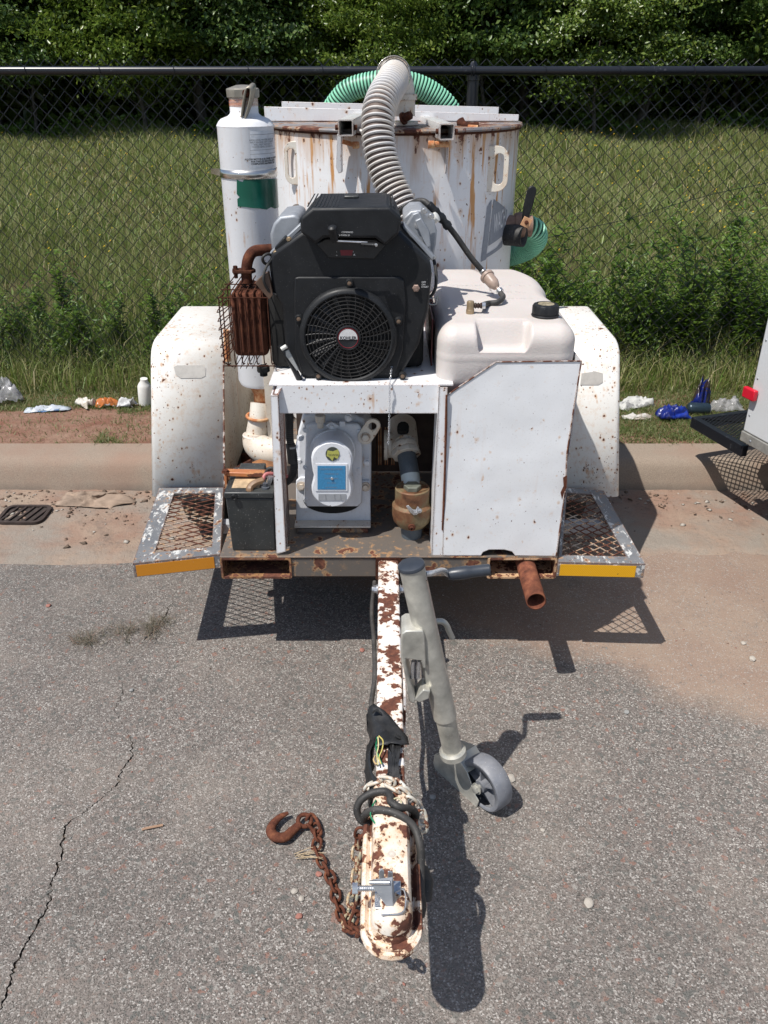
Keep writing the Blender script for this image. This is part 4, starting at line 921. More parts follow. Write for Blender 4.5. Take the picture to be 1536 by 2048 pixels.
# rusty clutter on the lid
obj('lid_bolt', MB().hexbolt(at(805, 238, Y=3.36), Vector((.8, -.5, .4)), .016, .035), RUST_RED, tank, 35)
obj('lid_clamp', MB().tube(smooth([at(918, 245, Y=3.42), at(930, 250, Y=3.40), at(945, 252, Y=3.38), at(957, 250, Y=3.38)], 4), .013, 10), RUST_DK, tank, 40)
obj('lid_clamp', MB().tube([at(920, 240, Y=3.45), at(925, 250, Y=3.44)], .016, 10), RUST_RED, tank, 40)
obj('lid_clamp', MB().tube([at(936, 254, Y=3.36), at(956, 255, Y=3.35)], .008, 8), RUST_OR, tank, 40)
# lifting lugs
LUGM = paint('lug_paint', base=(.70, .67, .60), rust=.60, spots=.64, edge=1.3, dirt=.6, er=.006, scale=18, dirtc=(.58, .36, .18))
def stad(w_, h, n=10, rt=None): return rrect(w_, h, min(w_, h) / 2 - 1e-4 if rt is None else rt, n)
def lug(px0, px1, py0, py1, ang0, mir):
    # plate standing off the tank, seen flat on from the front
    ph = math.asin(max(-1, min(1, (at((px0 if not mir else px1), (py0 + py1) / 2, Y=3.34).x - TX) / TRD)))
    base = Vector((TX + math.sin(ph) * (TRD - .01), TY - math.cos(ph) * (TRD - .01), 0))
    d = Vector((1, -.12, 0)).normalized() * (-1 if mir else 1)
    a = at(px0, py0, Y=base.y); b = at(px1, py1, Y=base.y); w_ = b.x - a.x; h = a.z - b.z; c = base + d * (w_ / 2); c.z = (a.z + b.z) / 2
    N = 6; out = []
    r = w_ * .55
    pts = rrect(w_, h, .012, N); # square
    P = []
    for x, y in pts:
        P.append((x, y))
    # round only the free side
    oo = []
    for i, (cx, cy, a0, rr2) in enumerate(((1, 1, 0, r), (-1, 1, 90, .006), (-1, -1, 180, .006), (1, -1, 270, r))):
        for k in range(N + 1):
            t = R_(a0 + 90 * k / N); oo.append((cx * (w_ / 2 - rr2) + rr2 * math.cos(t), cy * (h / 2 - rr2) + rr2 * math.sin(t)))
    ii = [(x + (.004), y) for x, y in rrect(w_ * .44, h * .68, w_ * .218, N)]
    o3 = [c + d * x + Z1 * y for x, y in oo]; i3 = [c + d * x + Z1 * y for x, y in ii]
    nrm = Vector((d.y, -d.x, 0)); return MB().ring(o3, i3, nrm * .012)
obj('lifting_lug', lug(979, 1016, 291, 383, 0, False), LUGM, tank, 35, .0015)
obj('lifting_lug', lug(558, 596, 283, 370, 0, True), LUGM, tank, 35, .0015)
# logo and number on the tank: flat vinyl, wrapped on the shell
def cylwrap(cx, cy, r, off):
    def f(phi, z): return Vector((cx + math.sin(phi) * (r + off), cy - math.cos(phi) * (r + off), z))
    return f
def cyl_uv(px, py, cx, cy, r):
    p = at_cyl(px, py, cx, cy, r); return math.atan2(p.x - cx, -(p.y - cy)), p.z
def cylpatch(pts, cx, cy, r, off=.0015, cuts=8):
    uv = [cyl_uv(x, y, cx, cy, r) for x, y in pts]; bm = bmesh.new(); vs = [bm.verts.new((u, v, 0)) for u, v in uv]; bm.faces.new(vs)
    bmesh.ops.triangulate(bm, faces=bm.faces); bmesh.ops.subdivide_edges(bm, edges=bm.edges, cuts=cuts, use_grid_fill=True)
    f = cylwrap(cx, cy, r, off); m = MB(); bm.verts.index_update(); m.add([f(v.co.x, v.co.y) for v in bm.verts], [tuple(v.index for v in fc.verts) for fc in bm.faces]); bm.free(); return m
for k, pts in enumerate(([(983, 399), (974, 413), (961, 524), (971, 519), (975, 490), (982, 420)], [(987, 398), (1014, 420), (1009, 466), (1004, 472), (976, 492), (980, 460)], [(1008, 475), (1003, 494), (970, 517), (973, 508), (992, 496)], [(961, 524), (965, 511), (973, 508), (972, 518)])):
    obj('logo_vinyl', cylpatch(pts, TX, TY, TRD), LOGOG, tank, 60)
u0, v0 = cyl_uv(986, 466, TX, TY, TRD); u1, v1 = cyl_uv(1011, 448, TX, TY, TRD)
cw = cylwrap(TX, TY, TRD, .0022)
sz = at_cyl(990, 428, TX, TY, TRD).z - at_cyl(990, 468, TX, TY, TRD).z
tm = text_mb('WACHS', 1.0, lambda x, y: Vector((x, y, 0)), bold=.01); wx = max(p.x for p in tm.v); hy = max(p.y for p in tm.v)
tm.v = [cw(u0 + (u1 - u0) * p.x / wx, v0 + (v1 - v0) * p.x / wx + p.y / hy * sz * .92) for p in tm.v]
obj('logo_letters', tm, WHITE_CLEAN, tank, None)
u0, v0 = cyl_uv(590, 428, TX, TY, TRD)
tm = text_mb('9', .042, lambda x, y: Vector((x, y, 0))); tm.v = [cw(u0 + p.x / TRD, v0 + p.y) for p in tm.v]; obj('number', tm, INKG, tank, None)
# inspection hook below the left lug
obj('tank_eye', MB().torus(at_cyl(594, 419, TX, TY, TRD) + Vector((0, -.012, 0)), Vector((.2, -1, .1)), .015, .007, 20, 8), simple('eye_bronze', (.12, .10, .085), .6, .3), tank, 60)

# --- steel elbow and grey suction hose
def ribbed(path, r, pitch, rib, wall, rmat, wmat, name, parent, n=20, **kw):
    P = resample(smooth(path, 14), pitch / 4)
    h = obj(name, MB().tube(P, r, n), wmat, parent, 60, **kw)
    rs = [r + rib * (.5 + .5 * math.cos(2 * math.pi * i / 4)) - .0006 for i in range(len(P))]
    m = MB(); 
    Pr = resample(smooth(path, 14), pitch)
    T = [(Pr[min(i + 1, len(Pr) - 1)] - Pr[max(i - 1, 0)]).normalized() for i in range(len(Pr))]
    x, y, _ = fr(T[0])
    for i, (p, t) in enumerate(zip(Pr, T)):
        if i: x = T[i - 1].rotation_difference(t) @ x
        y = t.cross(x); k = wall * .5; prof = [(-k, 0), (-k * .8, rib * .8), (0, rib), (k * .8, rib * .8), (k, 0)]
        vs = []
        for a_, b_ in prof:
            for j in range(n):
                an = 2 * math.pi * j / n; vs.append(p + t * a_ + (x * math.cos(an) + y * math.sin(an)) * (r - .001 + b_))
        fs = [(q * n + j, q * n + (j + 1) % n, (q + 1) * n + (j + 1) % n, (q + 1) * n + j) for q in range(4) for j in range(n)]
        m.add(vs, fs)
    obj('hose_ribs', m, rmat, h, 60, kind='stuff')
    return h
EY = 3.42
ep = [at(803, 232, Y=EY), at(803, 200, Y=EY), at(800, 170, Y=EY - .01), at(792, 147, Y=EY - .05), at(788, 143, Y=EY - .10)]
obj('elbow_pipe', MB().tube(smooth(ep, 6), .050, 20).lathe([(.062, 0), (.062, .012)], Vector((ep[0].x, EY, TZ1 + .018)), Z1, 24).lathe([(.058, 0), (.058, .02)], Vector((ep[1].x, EY, ep[1].z)), Z1, 24), WHITE_DIRTY, TR_, 40)
obj('hose_clamp', MB().lathe([(.060, -.012), (.060, .012)], at(787, 150, Y=3.29), (-.1, -1, .35), 28, caps=False), STAIN, TR_, 40, solid=.001)
obj('hose_clamp', MB().box(at(803, 152, Y=3.28) - Vector((.012, .01, .006)), at(803, 152, Y=3.28) + Vector((.014, .01, .008)), Matrix.Rotation(.6, 3, 'Y')), ALU, TR_, 35, .002)
ribbed([at(789, 152, Y=3.33), at(783, 166, Y=3.24), at(768, 192, Y=3.13), at(757, 225, Y=3.06), at(756, 270, Y=3.02), at(764, 320, Y=2.99), at(781, 370, Y=2.96), at(803, 415, Y=2.93), at(822, 460, Y=2.90)], .0485, .0175, .0090, .0078, HOSEG, HOSEB, 'vacuum_hose', TR_, 26, label='fat ribbed grey hose arching forward over the tank')
# --- green suction hose, lying round the back of the tank
gh = [at(622, 300, Y=4.33), at(655, 238, Y=4.33), at(674, 206, Y=4.30), at(700, 180, Y=4.28), at(745, 167, Y=4.26), at(790, 164, Y=4.25), at(835, 172, Y=4.26), at(874, 194, Y=4.27), at(902, 226, Y=4.28), at(925, 290, Y=4.30)]
g0 = ribbed([p for p in gh], .046, .0150, .006, .0095, GREEN, GREEND, 'suction_hose', None, 24, category='hose', label='ribbed green suction hose arching behind the tank, its end beside the valve')
gz = at(1064, 451, Y=3.62)
lo = [Vector((.60, 3.62, gz.z)), Vector((.66, 3.62, gz.z)), at(1076, 457, Y=3.64), at(1080, 480, Y=3.68), at(1062, 505, Y=3.75), at(1030, 512, Y=3.84), at(985, 520, Y=3.98), at(930, 530, Y=4.12), at(900, 460, Y=4.28)]
lo = [at(1040, 452, Y=3.60), at(1058, 455, Y=3.61), at(1070, 462, Y=3.63), at(1072, 480, Y=3.68), at(1056, 497, Y=3.75), at(1030, 508, Y=3.84), at(1000, 515, Y=3.95), at(955, 520, Y=4.10), at(900, 460, Y=4.30)]
g1 = ribbed(lo, .042, .0155, .007, .0105, GREEN, GREEND, 'hose_tail', g0, 24)
# --- drain valve at the right of the tank
vc = at(1030, 452, Y=3.52)
vlv = obj('drain_valve', MB().tube([Vector((.46, 3.52, vc.z)), Vector((.60, 3.52, vc.z))], .042, 20).lathe([(.05, 0), (.054, .02), (.05, .04)], Vector((.53, 3.52, vc.z)), X1, 20), simple('valve_bronze', (.24, .15, .11), .6, .2, .3, 40, .4, 120), TR_, 40, label='drain valve with a black lever on the right side of the tank')
vo = at(1044, 473, Y=3.36)
vo = at(1048, 472, Y=3.45); od = Vector((.86, -.50, .02)).normalized()
obj('outlet', MB().tube([vo - od * .15, vo - od * .04, vo], .0385, 24, caps=False), BLACKR, vlv, 40, solid=.006)
obj('outlet_rim', MB().lathe([(.040, -.03), (.0425, -.028), (.0425, 0), (.036, .001), (.036, -.03)], vo, od, 28), BLACKR, vlv, 40)
obj('bore_shade', MB().lathe([(.034, -.05), (.0, -.05)], vo, od, 24, caps=False), DARK, vlv, 40)  # black disc painting the shade inside the open pipe
lv = [at(1050, 440, Y=3.40), at(1057, 410, Y=3.40), at(1064, 382, Y=3.40)]
m = MB(); d = (lv[2] - lv[0]).normalized(); s_ = Vector((d.z, 0, -d.x)); w0 = .013
oo = [lv[0] - s_ * .012, lv[0] + s_ * .012, lv[1] + s_ * .018] + [lv[2] + s_ * math.cos(R_(t)) * .018 + d * math.sin(R_(t)) * .018 for t in range(0, 181, 30)] + [lv[1] - s_ * .018]
obj('lever', m.prism(oo, (0, .012, 0)), BLACKP, vlv, 40, .004)
c = at(1053, 445, Y=3.38); obj('lever_plate', MB().prism([c + Vector(((a * .9 + b * .4), 0, (b * .9 - a * .4))) * .018 for a, b in ((-1, -1), (1, -1), (1, 1), (-1, 1))], (0, .006, 0)), simple('orange_plate', (.55, .30, .16), .7), vlv, 35, .001)
obj('lever_bolt', MB().hexbolt(c + Vector((0, -.001, 0)), (0, -1, 0), .006, .005), RUST, vlv, 35)

# --- filter canister on the left
FX, FYc, FR = -.456, 3.0, .0925
ztop = at(500, 250, Y=FYc - FR).z; zb = at(500, 765, Y=FYc).z
can_ = obj('filter_canister', MB().lathe([(.05, zb), (FR - .006, zb + .004), (FR, zb + .02), (FR, ztop - .012), (FR + .0015, ztop - .006), (FR - .006, ztop + .006), (FR * .84, ztop + .014), (FR * .60, ztop + .022), (.048, ztop + .028), (.046, ztop + .033), (.046, ztop + .075)], (FX, FYc, 0), Z1, 48), WHITE_CLEAN, TR_, 38, label='tall white filter cylinder with a green peeling sticker')
obj('threaded_neck', MB().lathe([q for k in range(6) for q in ((.0475, ztop + .052 + k * .004), (.0450, ztop + .054 + k * .004))], (FX, FYc, 0), Z1, 32), RUST_OR, can_, 50)
obj('cap', MB().lathe([(.054, ztop + .076), (.055, ztop + .100), (.053, ztop + .102), (.02, ztop + .112), (.005, ztop + .113)], (FX, FYc, 0), Z1, 8, up=(.4, 1, 0)), simple('cap_grey_tan', (.28, .26, .22), .5, .4, .25, 30, .3, 120), can_, 25, .002)
cb = Vector((FX, FYc - .052, ztop + .089))
obj('cap_bolt', MB().hexbolt(cb + Vector((.018, -.002, 0)), (0.2, -1, 0), .009, .006), RUST_RED, can_, 35)
la = [at(482, 235, Y=2.93), at(487, 195, Y=2.925), at(491, 179, Y=2.925), at(497, 176, Y=2.925), at(501, 182, Y=2.925), at(498, 205, Y=2.925), at(489, 238, Y=2.93)]
m = MB(); P = smooth(la, 4)
for a, b in zip(P, P[1:]):
    pass
vs = []; fs = []
for i, p in enumerate(P): vs += [p, p + Vector((.010, .045, .012))]
for i in range(len(P) - 1): fs.append((2 * i, 2 * i + 1, 2 * i + 3, 2 * i + 2))
m.add(vs, fs); obj('cap_handle', m, simple('handle_tan', (.33, .30, .24), .45, .5, .2, 30, .2, 100), can_, 60, solid=.004)
zc = at(500, 350, Y=2.91).z
band = obj('clamp_band', MB().lathe([(FR + .0025, zc - .013), (FR + .0025, zc + .013)], (FX, FYc, 0), Z1, 60, caps=False), STAIN, can_, 60, solid=.0016)
obj('band_tail', MB().prism([Vector((FX - FR - .001, FYc - .01, zc - .012)), Vector((FX - FR - .001, FYc - .01, zc + .012)), Vector((FX - FR - .04, FYc + .03, zc + .008)), Vector((FX - FR - .04, FYc + .03, zc - .008))], (.001, .001, 0)), STAIN, can_, 35)
gp = [(474, 357), (478, 362), (486, 364), (487, 360), (498, 357), (553, 357), (556, 365), (557, 380), (556, 395), (559, 405), (561, 414), (548, 417), (541, 414), (533, 419), (520, 417), (505, 416), (492, 414), (476, 413), (475, 398), (480, 394), (474, 388), (474, 374)]
obj('green_sticker', cylpatch(gp, FX, FYc, FR, .0020, 9), FOILG, can_, 60)
cwf = cylwrap(FX, FYc, FR, .0022)
cwm = cylwrap(FX, FYc, FR, .0008)
obj('warning_label', cylpatch([(499, 262), (552, 262), (556, 335), (503, 335)], FX, FYc, FR, .0012, 12), flat('label_film', (.66, .68, .71), .3), can_, 60)
def cyl_text(body, px, py, size, mat, align='CENTER', bold=0, name='label_text'):
    u, v = cyl_uv(px, py, FX, FYc, FR); t = text_mb(body, size, lambda x, y: Vector((x, y, 0)), bold=bold, align=align); t.v = [cwf(u + p.x / FR, v + p.y) for p in t.v]; obj(name, t, mat, can_, None)
cyl_text('HIGH LEVEL WATER SHUT OFF\nSHUT ENGINE OFF TO EMPTY\nWILL NOT RESTART IF\nWATER LEVEL IS OVER 1/2', 527, 281, .0072, INKG, bold=.00012)
cyl_text('ALLOW MOTOR & BLOWER TO OPERATE\nFOR TWO (2) MINUTES AFTER\nCOMPLETING MATERIAL TEST', 530, 319, .0074, INKK, bold=.00026)
for yy in (270, 301, 309):
    u0, v0 = cyl_uv(500, yy, FX, FYc, FR); u1, v1 = cyl_uv(553, yy - 1, FX, FYc, FR); m = MB(); k = 12
    for i in range(k):
        a, b = u0 + (u1 - u0) * i / k, u0 + (u1 - u0) * (i + 1) / k; m.add([cwf(a, v0), cwf(b, v0), cwf(b, v0 + .0012), cwf(a, v0 + .0012)], [(0, 1, 2, 3)])
    obj('label_line', m, INKG, can_, None)
# neck, coupling, elbow below
pe = [Vector((FX, FYc, zb - .0)), Vector((FX + .0, FYc - .02, zb - .06))]
obj('lower_neck', MB().lathe([(.055, 0), (.052, -.02), (.045, -.035), (.045, -.075)], (FX + .005, FYc - .01, zb), Z1, 28), RUST_OR, can_, 40)
e0 = at(523, 800, Y=2.93)
ep = [at(522, 806, Y=2.95), at(519, 840, Y=2.93), at(514, 868, Y=2.92), at(514, 888, Y=2.90), at(530, 900, Y=2.87), at(560, 905, Y=2.84), at(640, 905, Y=2.82)]
lower = obj('lower_elbow', MB().tube(smooth(ep, 6), [.040] * 7 + [.042] * 6 + [.052] * 18 + [.050] * 6, 24), WHITE_DIRTY, TR_, 40)
obj('coupling_ring', MB().torus(at(517, 833, Y=2.925), (0.1, 0, 1), .043, .006, 28, 8), RUST_OR, lower, 60)
obj('coupling_ring', MB().torus(at(514, 872, Y=2.915), (0.1, .1, 1), .049, .006, 28, 8), WHITE_DIRTY, lower, 60)

# --- engine stand
def P2(px, py, Y): return at(px, py, Y=Y)
SZ = at(700, 770, Y=2.325).z; SB = at(700, 827, Y=2.325).z
stand = obj('engine_stand', MB().box((-.315, 2.325, SB), (.162, 2.331, SZ)), WHITE, TR_, 35, .001, label='white sheet metal stand under the engine')
obj('top_plate', MB().box((-.340, 2.332, SZ - .006), (.205, 2.95, SZ)), WHITE, stand, 35, .001)
pl = [P2(541, 792, 2.305), P2(556, 792, 2.305), P2(572, 1103, 2.295), P2(553, 1107, 2.295)]
obj('leg', MB().prism(pl, (0, .004, 0)).prism([pl[1], pl[1] + Vector((0, .004, 0)), pl[2] + Vector((0, .004, 0)), pl[2]], (.0, .13, 0), None), WHITE, stand, 35, label='left front leg of the stand, dotted with rust')
obj('leg_cap', MB().prism([P2(541, 791, 2.305), P2(556, 791, 2.305), P2(566, 770, 2.33), P2(551, 757, 2.40)], (0, 0, -.004)), WHITE, stand, 35)
pr_ = [P2(878, 775, 2.305), P2(895, 775, 2.305), P2(886, 1111, 2.296), P2(863, 1111, 2.296)]
obj('leg', MB().prism(pr_, (0, .004, 0)).prism([pr_[0], pr_[0] + Vector((.003, 0, 0)), pr_[3] + Vector((.003, 0, 0)), pr_[3]], (0, .14, 0)), WHITE, stand, 35, label='right front leg of the stand, seam eaten by rust')
for px in (548, 882): obj('rear_leg', MB().box((at(px, 900, Y=2.9).x - .02, 2.90, DZ + .006), (at(px, 900, Y=2.9).x + .02, 2.93, SZ - .006)), WHITE_DIRTY, stand, 35, .001)
obj('weld_seam', MB().tube([P2(893, 790, 2.300), P2(892, 850, 2.300), P2(890, 930, 2.298), P2(888, 1000, 2.296), P2(885, 1060, 2.294)], [.003, .004, .0032, .004, .003], 6), RUST, stand, 60)
# --- cradle box for the fuel tank
BY = 2.288
bp = [(893, 793), (907, 781), (992, 724), (1163, 722), (1150, 800), (1134, 905), (1130, 985), (1120, 1050), (1112, 1112), (1030, 1111), (1024, 1103), (1008, 1099), (978, 1099), (966, 1104), (962, 1111), (886, 1111), (890, 950)]
Yf = lambda py: BY + .05 * max(0, (1112 - py) / 390)
cr = obj('fuel_cradle', MB().prism([at(x, y, Y=BY + .03 * (1112 - y) / 390) for x, y in bp], (0, .003, 0)), WHITE_BOX, TR_, 35, label='flat white sheet of the box that holds the fuel tank')
obj('rusty_seam', MB().tube([at(992, 724, Y=BY + .029), at(1163, 722, Y=BY + .029)], .0022, 6).tube([at(893, 793, Y=BY + .024), at(907, 781, Y=BY + .025), at(992, 724, Y=BY + .029)], .0024, 6), WHITE_TONGUE, cr, 50)
obj('rusty_seam', MB().tube([at(1163, 722, Y=BY + .029), at(1150, 800, Y=BY + .023), at(1134, 905, Y=BY + .015), at(1130, 985, Y=BY + .009), at(1112, 1112, Y=BY)], .0022, 6), WHITE_TONGUE, cr, 50)
rt, rb = at(1163, 722, Y=BY + .03), at(1112, 1112, Y=BY)
obj('side_panel', MB().prism([rt + Vector((.0015, .0035, 0)), rt + Vector((-.02, .62, 0)), rb + Vector((-.0, .62, 0)), rb + Vector((.0015, .0035, 0))], (-.003, 0, 0)), WHITE_BOX, cr, 35)
obj('side_panel', MB().prism([(.205, 2.33, DZ + .01), (.205, 2.95, DZ + .01), (.205, 2.95, .93), (.205, 2.33, .90)], (.003, 0, 0)), WHITE_DIRTY, cr, 35)
obj('gap_shade_panel', MB().box((.146, 2.50, SZ + .001), (.150, 2.95, 1.13)), REDD, cr, 35)  # dark red panel added; its colour stands for the reddish shade beside the engine
obj('back_panel', MB().box((.21, 2.93, DZ + .01), (.54, 2.934, .9)), REDD, cr, 35)
obj('shelf', MB().box((.21, 2.34, .905), (.55, 2.92, .915)), REDD, cr, 35)
obj('rust_tear', MB().prism([at(1126, 955, Y=BY - .002), at(1134, 950, Y=BY - .002), at(1133, 975, Y=BY - .001), at(1128, 985, Y=BY - .002), at(1124, 1000, Y=BY - .003), at(1121, 985, Y=BY - .003), at(1127, 972, Y=BY - .003)], (0, -.0015, 0)), RUST, cr, 35)
# --- fuel tank
x0, x1, y0, y1 = .158, .566, 2.355, 3.19; zt_, zm_, zb_ = 1.145, 1.055, .925
def fuel_mesh():
    nx, ny, nz = 44, 72, 26; V = {}; m = MB()
    cx, cy, cz = (x0 + x1) / 2, (y0 + y1) / 2, (zt_ + zb_) / 2; hx, hy, hz = (x1 - x0) / 2, (y1 - y0) / 2, (zt_ - zb_) / 2; r = .055
    def shape(p):
        q = Vector(p)
        c = Vector((max(-hx + r, min(hx - r, q.x)), max(-hy + r, min(hy - r, q.y)), max(-hz + r, min(hz - r, q.z)))); d = q - c
        if d.length > 1e-9: q = c + d.normalized() * r
        # back corner chamfer on the right, waist on the right
        w = Vector((q.x + cx, q.y + cy, q.z + cz))
        if q.x > 0:
            t = max(0, (w.y - 2.98) / (y1 - 2.98)); w.x -= .075 * t * t
            if w.y < 2.9 and w.y > 2.7: w.x -= .012 * math.sin((w.y - 2.7) / .2 * math.pi)
        # mould seam
        if abs(w.z - zm_) < .004 and (abs(q.x) > hx - .03 or q.y < -hy + .03): w += Vector((q.x, q.y, 0)).normalized() * .0022
        # hand recess at the front of the top
        X, Y = w.x, w.y
        fx = min(1, max(0, (X - .262) / .012)) * min(1, max(0, (.430 - X) / .03)); fy = min(1, max(0, (Y - 2.385) / .02)) * min(1, max(0, (2.535 - Y) / .05))
        fx = min(1, max(0, (X - .268) / .010)) * min(1, max(0, (.432 - X) / .022)); fx = fx * fx * (3 - 2 * fx)
        if q.z > 0 and Y < 2.45: w.z = w.z * (1 - fx) + fx * min(w.z, 1.070 + .072 * min(1, max(0, (Y - 2.395) / .028)))
        # front lower face falls back on the right of the notch; gentle belly
        if q.z < 0 and q.y < 0: w.y += .045 * ((-q.z) / hz) ** 2 * (1 if X > .28 else .35) * (-q.y / hy)
        pass
        return w
    def grid(f, a, b):
        idx = [[None] * (b + 1) for _ in range(a + 1)]; o = len(m.v)
        for i in range(a + 1):
            for j in range(b + 1): m.v.append(shape(f(i / a * 2 - 1, j / b * 2 - 1)))
        for i in range(a):
            for j in range(b): k = o + i * (b + 1) + j; m.f.append((k, k + 1, k + b + 2, k + b + 1))
    for s in (-1, 1):
        grid(lambda u, v: (u * hx, v * hy, s * hz), nx * 2, ny * 2); grid(lambda u, v: (u * hx, s * hy, v * hz), nx * 2, nz); grid(lambda u, v: (s * hx, u * hy, v * hz), ny, nz)
    return m
fm = fuel_mesh()
me = bpy.data.meshes.new('fuel_tank'); og = Vector(((x0 + x1) / 2, (y0 + y1) / 2, zb_)); me.from_pydata([tuple(p - og) for p in fm.v], [], fm.f)
bm = bmesh.new(); bm.from_mesh(me); bmesh.ops.remove_doubles(bm, verts=bm.verts, dist=.0002); bmesh.ops.recalc_face_normals(bm, faces=bm.faces); bm.to_mesh(me); bm.free(); finish(me, FUELP, 60)
ft = link_inst('fuel_tank', me, TR_, og, label='pinkish white plastic fuel tank with a black filler cap')
def topz(y): return zt_ + .0006
for body, px, py, sz_ in (('Moeller', 902, 572, .034), ('Marine Tank', 975, 572, .029), ('B-4000 - 25 GAL', 968, 585, .020), ('USCG - ABYC', 1000, 598, .018)):
    o3 = at(px, py, Z=zt_); t = text_mb(body, sz_, lambda x, y: Vector((o3.x + x, o3.y + y * 1.0, zt_ - .0008)), bold=.0004); n0 = len(t.v)
    obj('embossed_text', t, FUELP, ft, None, solid=.003)
fc = at(1090, 632, Z=zt_)
cap = MB(); cap.lathe([(.040, 0), (.042, .004), (.040, .008)], fc, Z1, 32)
n = 48; prof = [(.036, .006), (.040, .010), (.040, .030), (.036, .036), (.028, .038), (.026, .034)]
vs = []; 
for r, z in prof:
    for k in range(n): rr = r * (1 - .05 * (1 if k % 6 == 0 else 0) * (1 if r > .034 else 0)); vs.append(fc + Vector((math.cos(k * 2 * math.pi / n) * rr, math.sin(k * 2 * math.pi / n) * rr, z)))
cap.add(vs, [(i * n + k, i * n + (k + 1) % n, (i + 1) * n + (k + 1) % n, (i + 1) * n + k) for i in range(5) for k in range(n)] + [tuple(range(5 * n, 6 * n))])
cp_ = obj('filler_cap', cap, BLACKP, ft, 35); obj('cap_gauge', MB().lathe([(.0245, .0345), (.0245, .037), (.0, .0375)], fc, Z1, 28), simple('gauge_dial', (.45, .38, .26), .25, .3, .4, 60), cp_ if False else ft, 40)
fb = at(940, 627, Z=zt_)
obj('fuel_fitting', MB().lathe([(.0125, 0), (.0125, .012), (.0115, .013), (.0115, .034), (.010, .038)], fb, Z1, 18), BRASS, ft, 35, .001)
o_b = fb + Vector((.012, 0, .024)); obj('barb_fitting', MB().lathe([(.007, 0), (.009, .004), (.006, .008), (.009, .012), (.006, .016), (.009, .020), (.006, .026)], o_b, X1, 14), simple('barb_dark', (.05, .03, .025), .6, .4), ft, 50)
fl2 = [o_b + Vector((.022, 0, 0)), at(975, 607, Y=2.60), at(996, 604, Y=2.605), at(1006, 594, Y=2.63), at(1001, 586, Y=2.66)]
obj('fuel_line', MB().tube(smooth(fl2, 6), .0088, 12), BLACKR, ft, 60)
obj('line_clamp', MB().lathe([(.0105, -.005), (.0105, .005)], fl2[0] + Vector((.006, 0, 0)), X1, 16), ZINC, ft, 40)
k0, k1 = at(1002, 585, Y=2.66), at(966, 543, Y=2.74); kd = (k1 - k0).normalized(); L = (k1 - k0).length
obj('fuel_filter', MB().lathe([(.004, 0), (.005, L * .22), (.012, L * .26), (.019, L * .42), (.020, L * .70), (.0235, L * .71), (.0235, L * .80), (.012, L * .86), (.005, L * .88), (.004, L)], k0, kd, 22), BULBF, ft, 40)
obj('line_clamp', MB().lathe([(.0115, -.006), (.0115, .006)], k0 + kd * .006, kd, 14), ZINC, ft, 40); obj('line_clamp', MB().lathe([(.0115, -.006), (.0115, .006)], k1, kd, 14), ZINC, ft, 40)
fl3 = [k1, at(942, 515, Y=2.74), at(912, 472, Y=2.74), at(893, 448, Y=2.73)]
obj('fuel_line', MB().tube(smooth(fl3, 6), .0092, 12), BLACKR, ft, 60)
obj('hose_elbow', MB().tube(smooth([at(898, 455, Y=2.73), at(880, 433, Y=2.73), at(868, 420, Y=2.73), at(857, 407, Y=2.73)], 4), [.013, .015, .011, .015, .015, .011, .013, .015, .012, .012, .012, .012, .010], 12), BLACKP, ft, 50)
obj('fuel_line', MB().tube(smooth([at(858, 410, Y=2.73), at(846, 402, Y=2.74), at(828, 405, Y=2.76), at(808, 417, Y=2.80), at(795, 430, Y=2.85)], 5), .0095, 12), BLACKR, ft, 60)
obj('white_knob', MB().lathe([(.013, -.012), (.0155, -.01), (.0155, .012), (.012, .014)], at(868, 437, Y=2.68), Vector((.75, -.3, .55)), 14), WHITEPL, ft, 35)
obj('white_knob', MB().lathe([(.008, -.012), (.008, .014)], at(857, 440, Y=2.66), Vector((-.55, -.3, .75)), 10), WHITEPL, ft, 35)
# =================================================================== ENGINE
EYF = 2.44
_at0 = at
def at(px, py, **k):
    if 'Y' in k: k['Y'] = k['Y'] - .055
    return _at0(px, py, **k)
sh_px = [(537, 527), (542, 508), (606, 462), (640, 478), (765, 478), (798, 462), (861, 524), (864, 548), (857, 620), (838, 690), (812, 735), (792, 764), (612, 764), (586, 728), (570, 690), (563, 610), (546, 587)]
ENG = obj('engine', MB().prism([at(x, y, Y=EYF) for x, y in sh_px], (0, .055, 0)), BLACKP, TR_, 35, .010, seg=3, label='black two cylinder engine with a big round fan grille')
# block, sump, side bulks
obj('crankcase', MB().box((at(548, 700, Y=2.6).x, 2.47, SZ + .002), (at(845, 700, Y=2.6).x, 2.82, SZ + .26)), DARK, ENG, 35, .02)
obj('crankcase', MB().prism([Vector((p.x * .95, 2.443, p.z)) for p in [at(x, y, Y=2.47) for x, y in sh_px]], (0, .20, 0)), BLACKP, ENG, 35, .008)
pn = [(589, 556), (597, 554), (798, 554), (808, 560), (812, 600), (806, 700), (790, 752), (605, 752), (590, 705), (588, 600)]
obj('front_panel', MB().prism([at(x, y, Y=EYF - .008) for x, y in pn], (0, .0078, 0)), BLACKP, ENG, 35, .004)
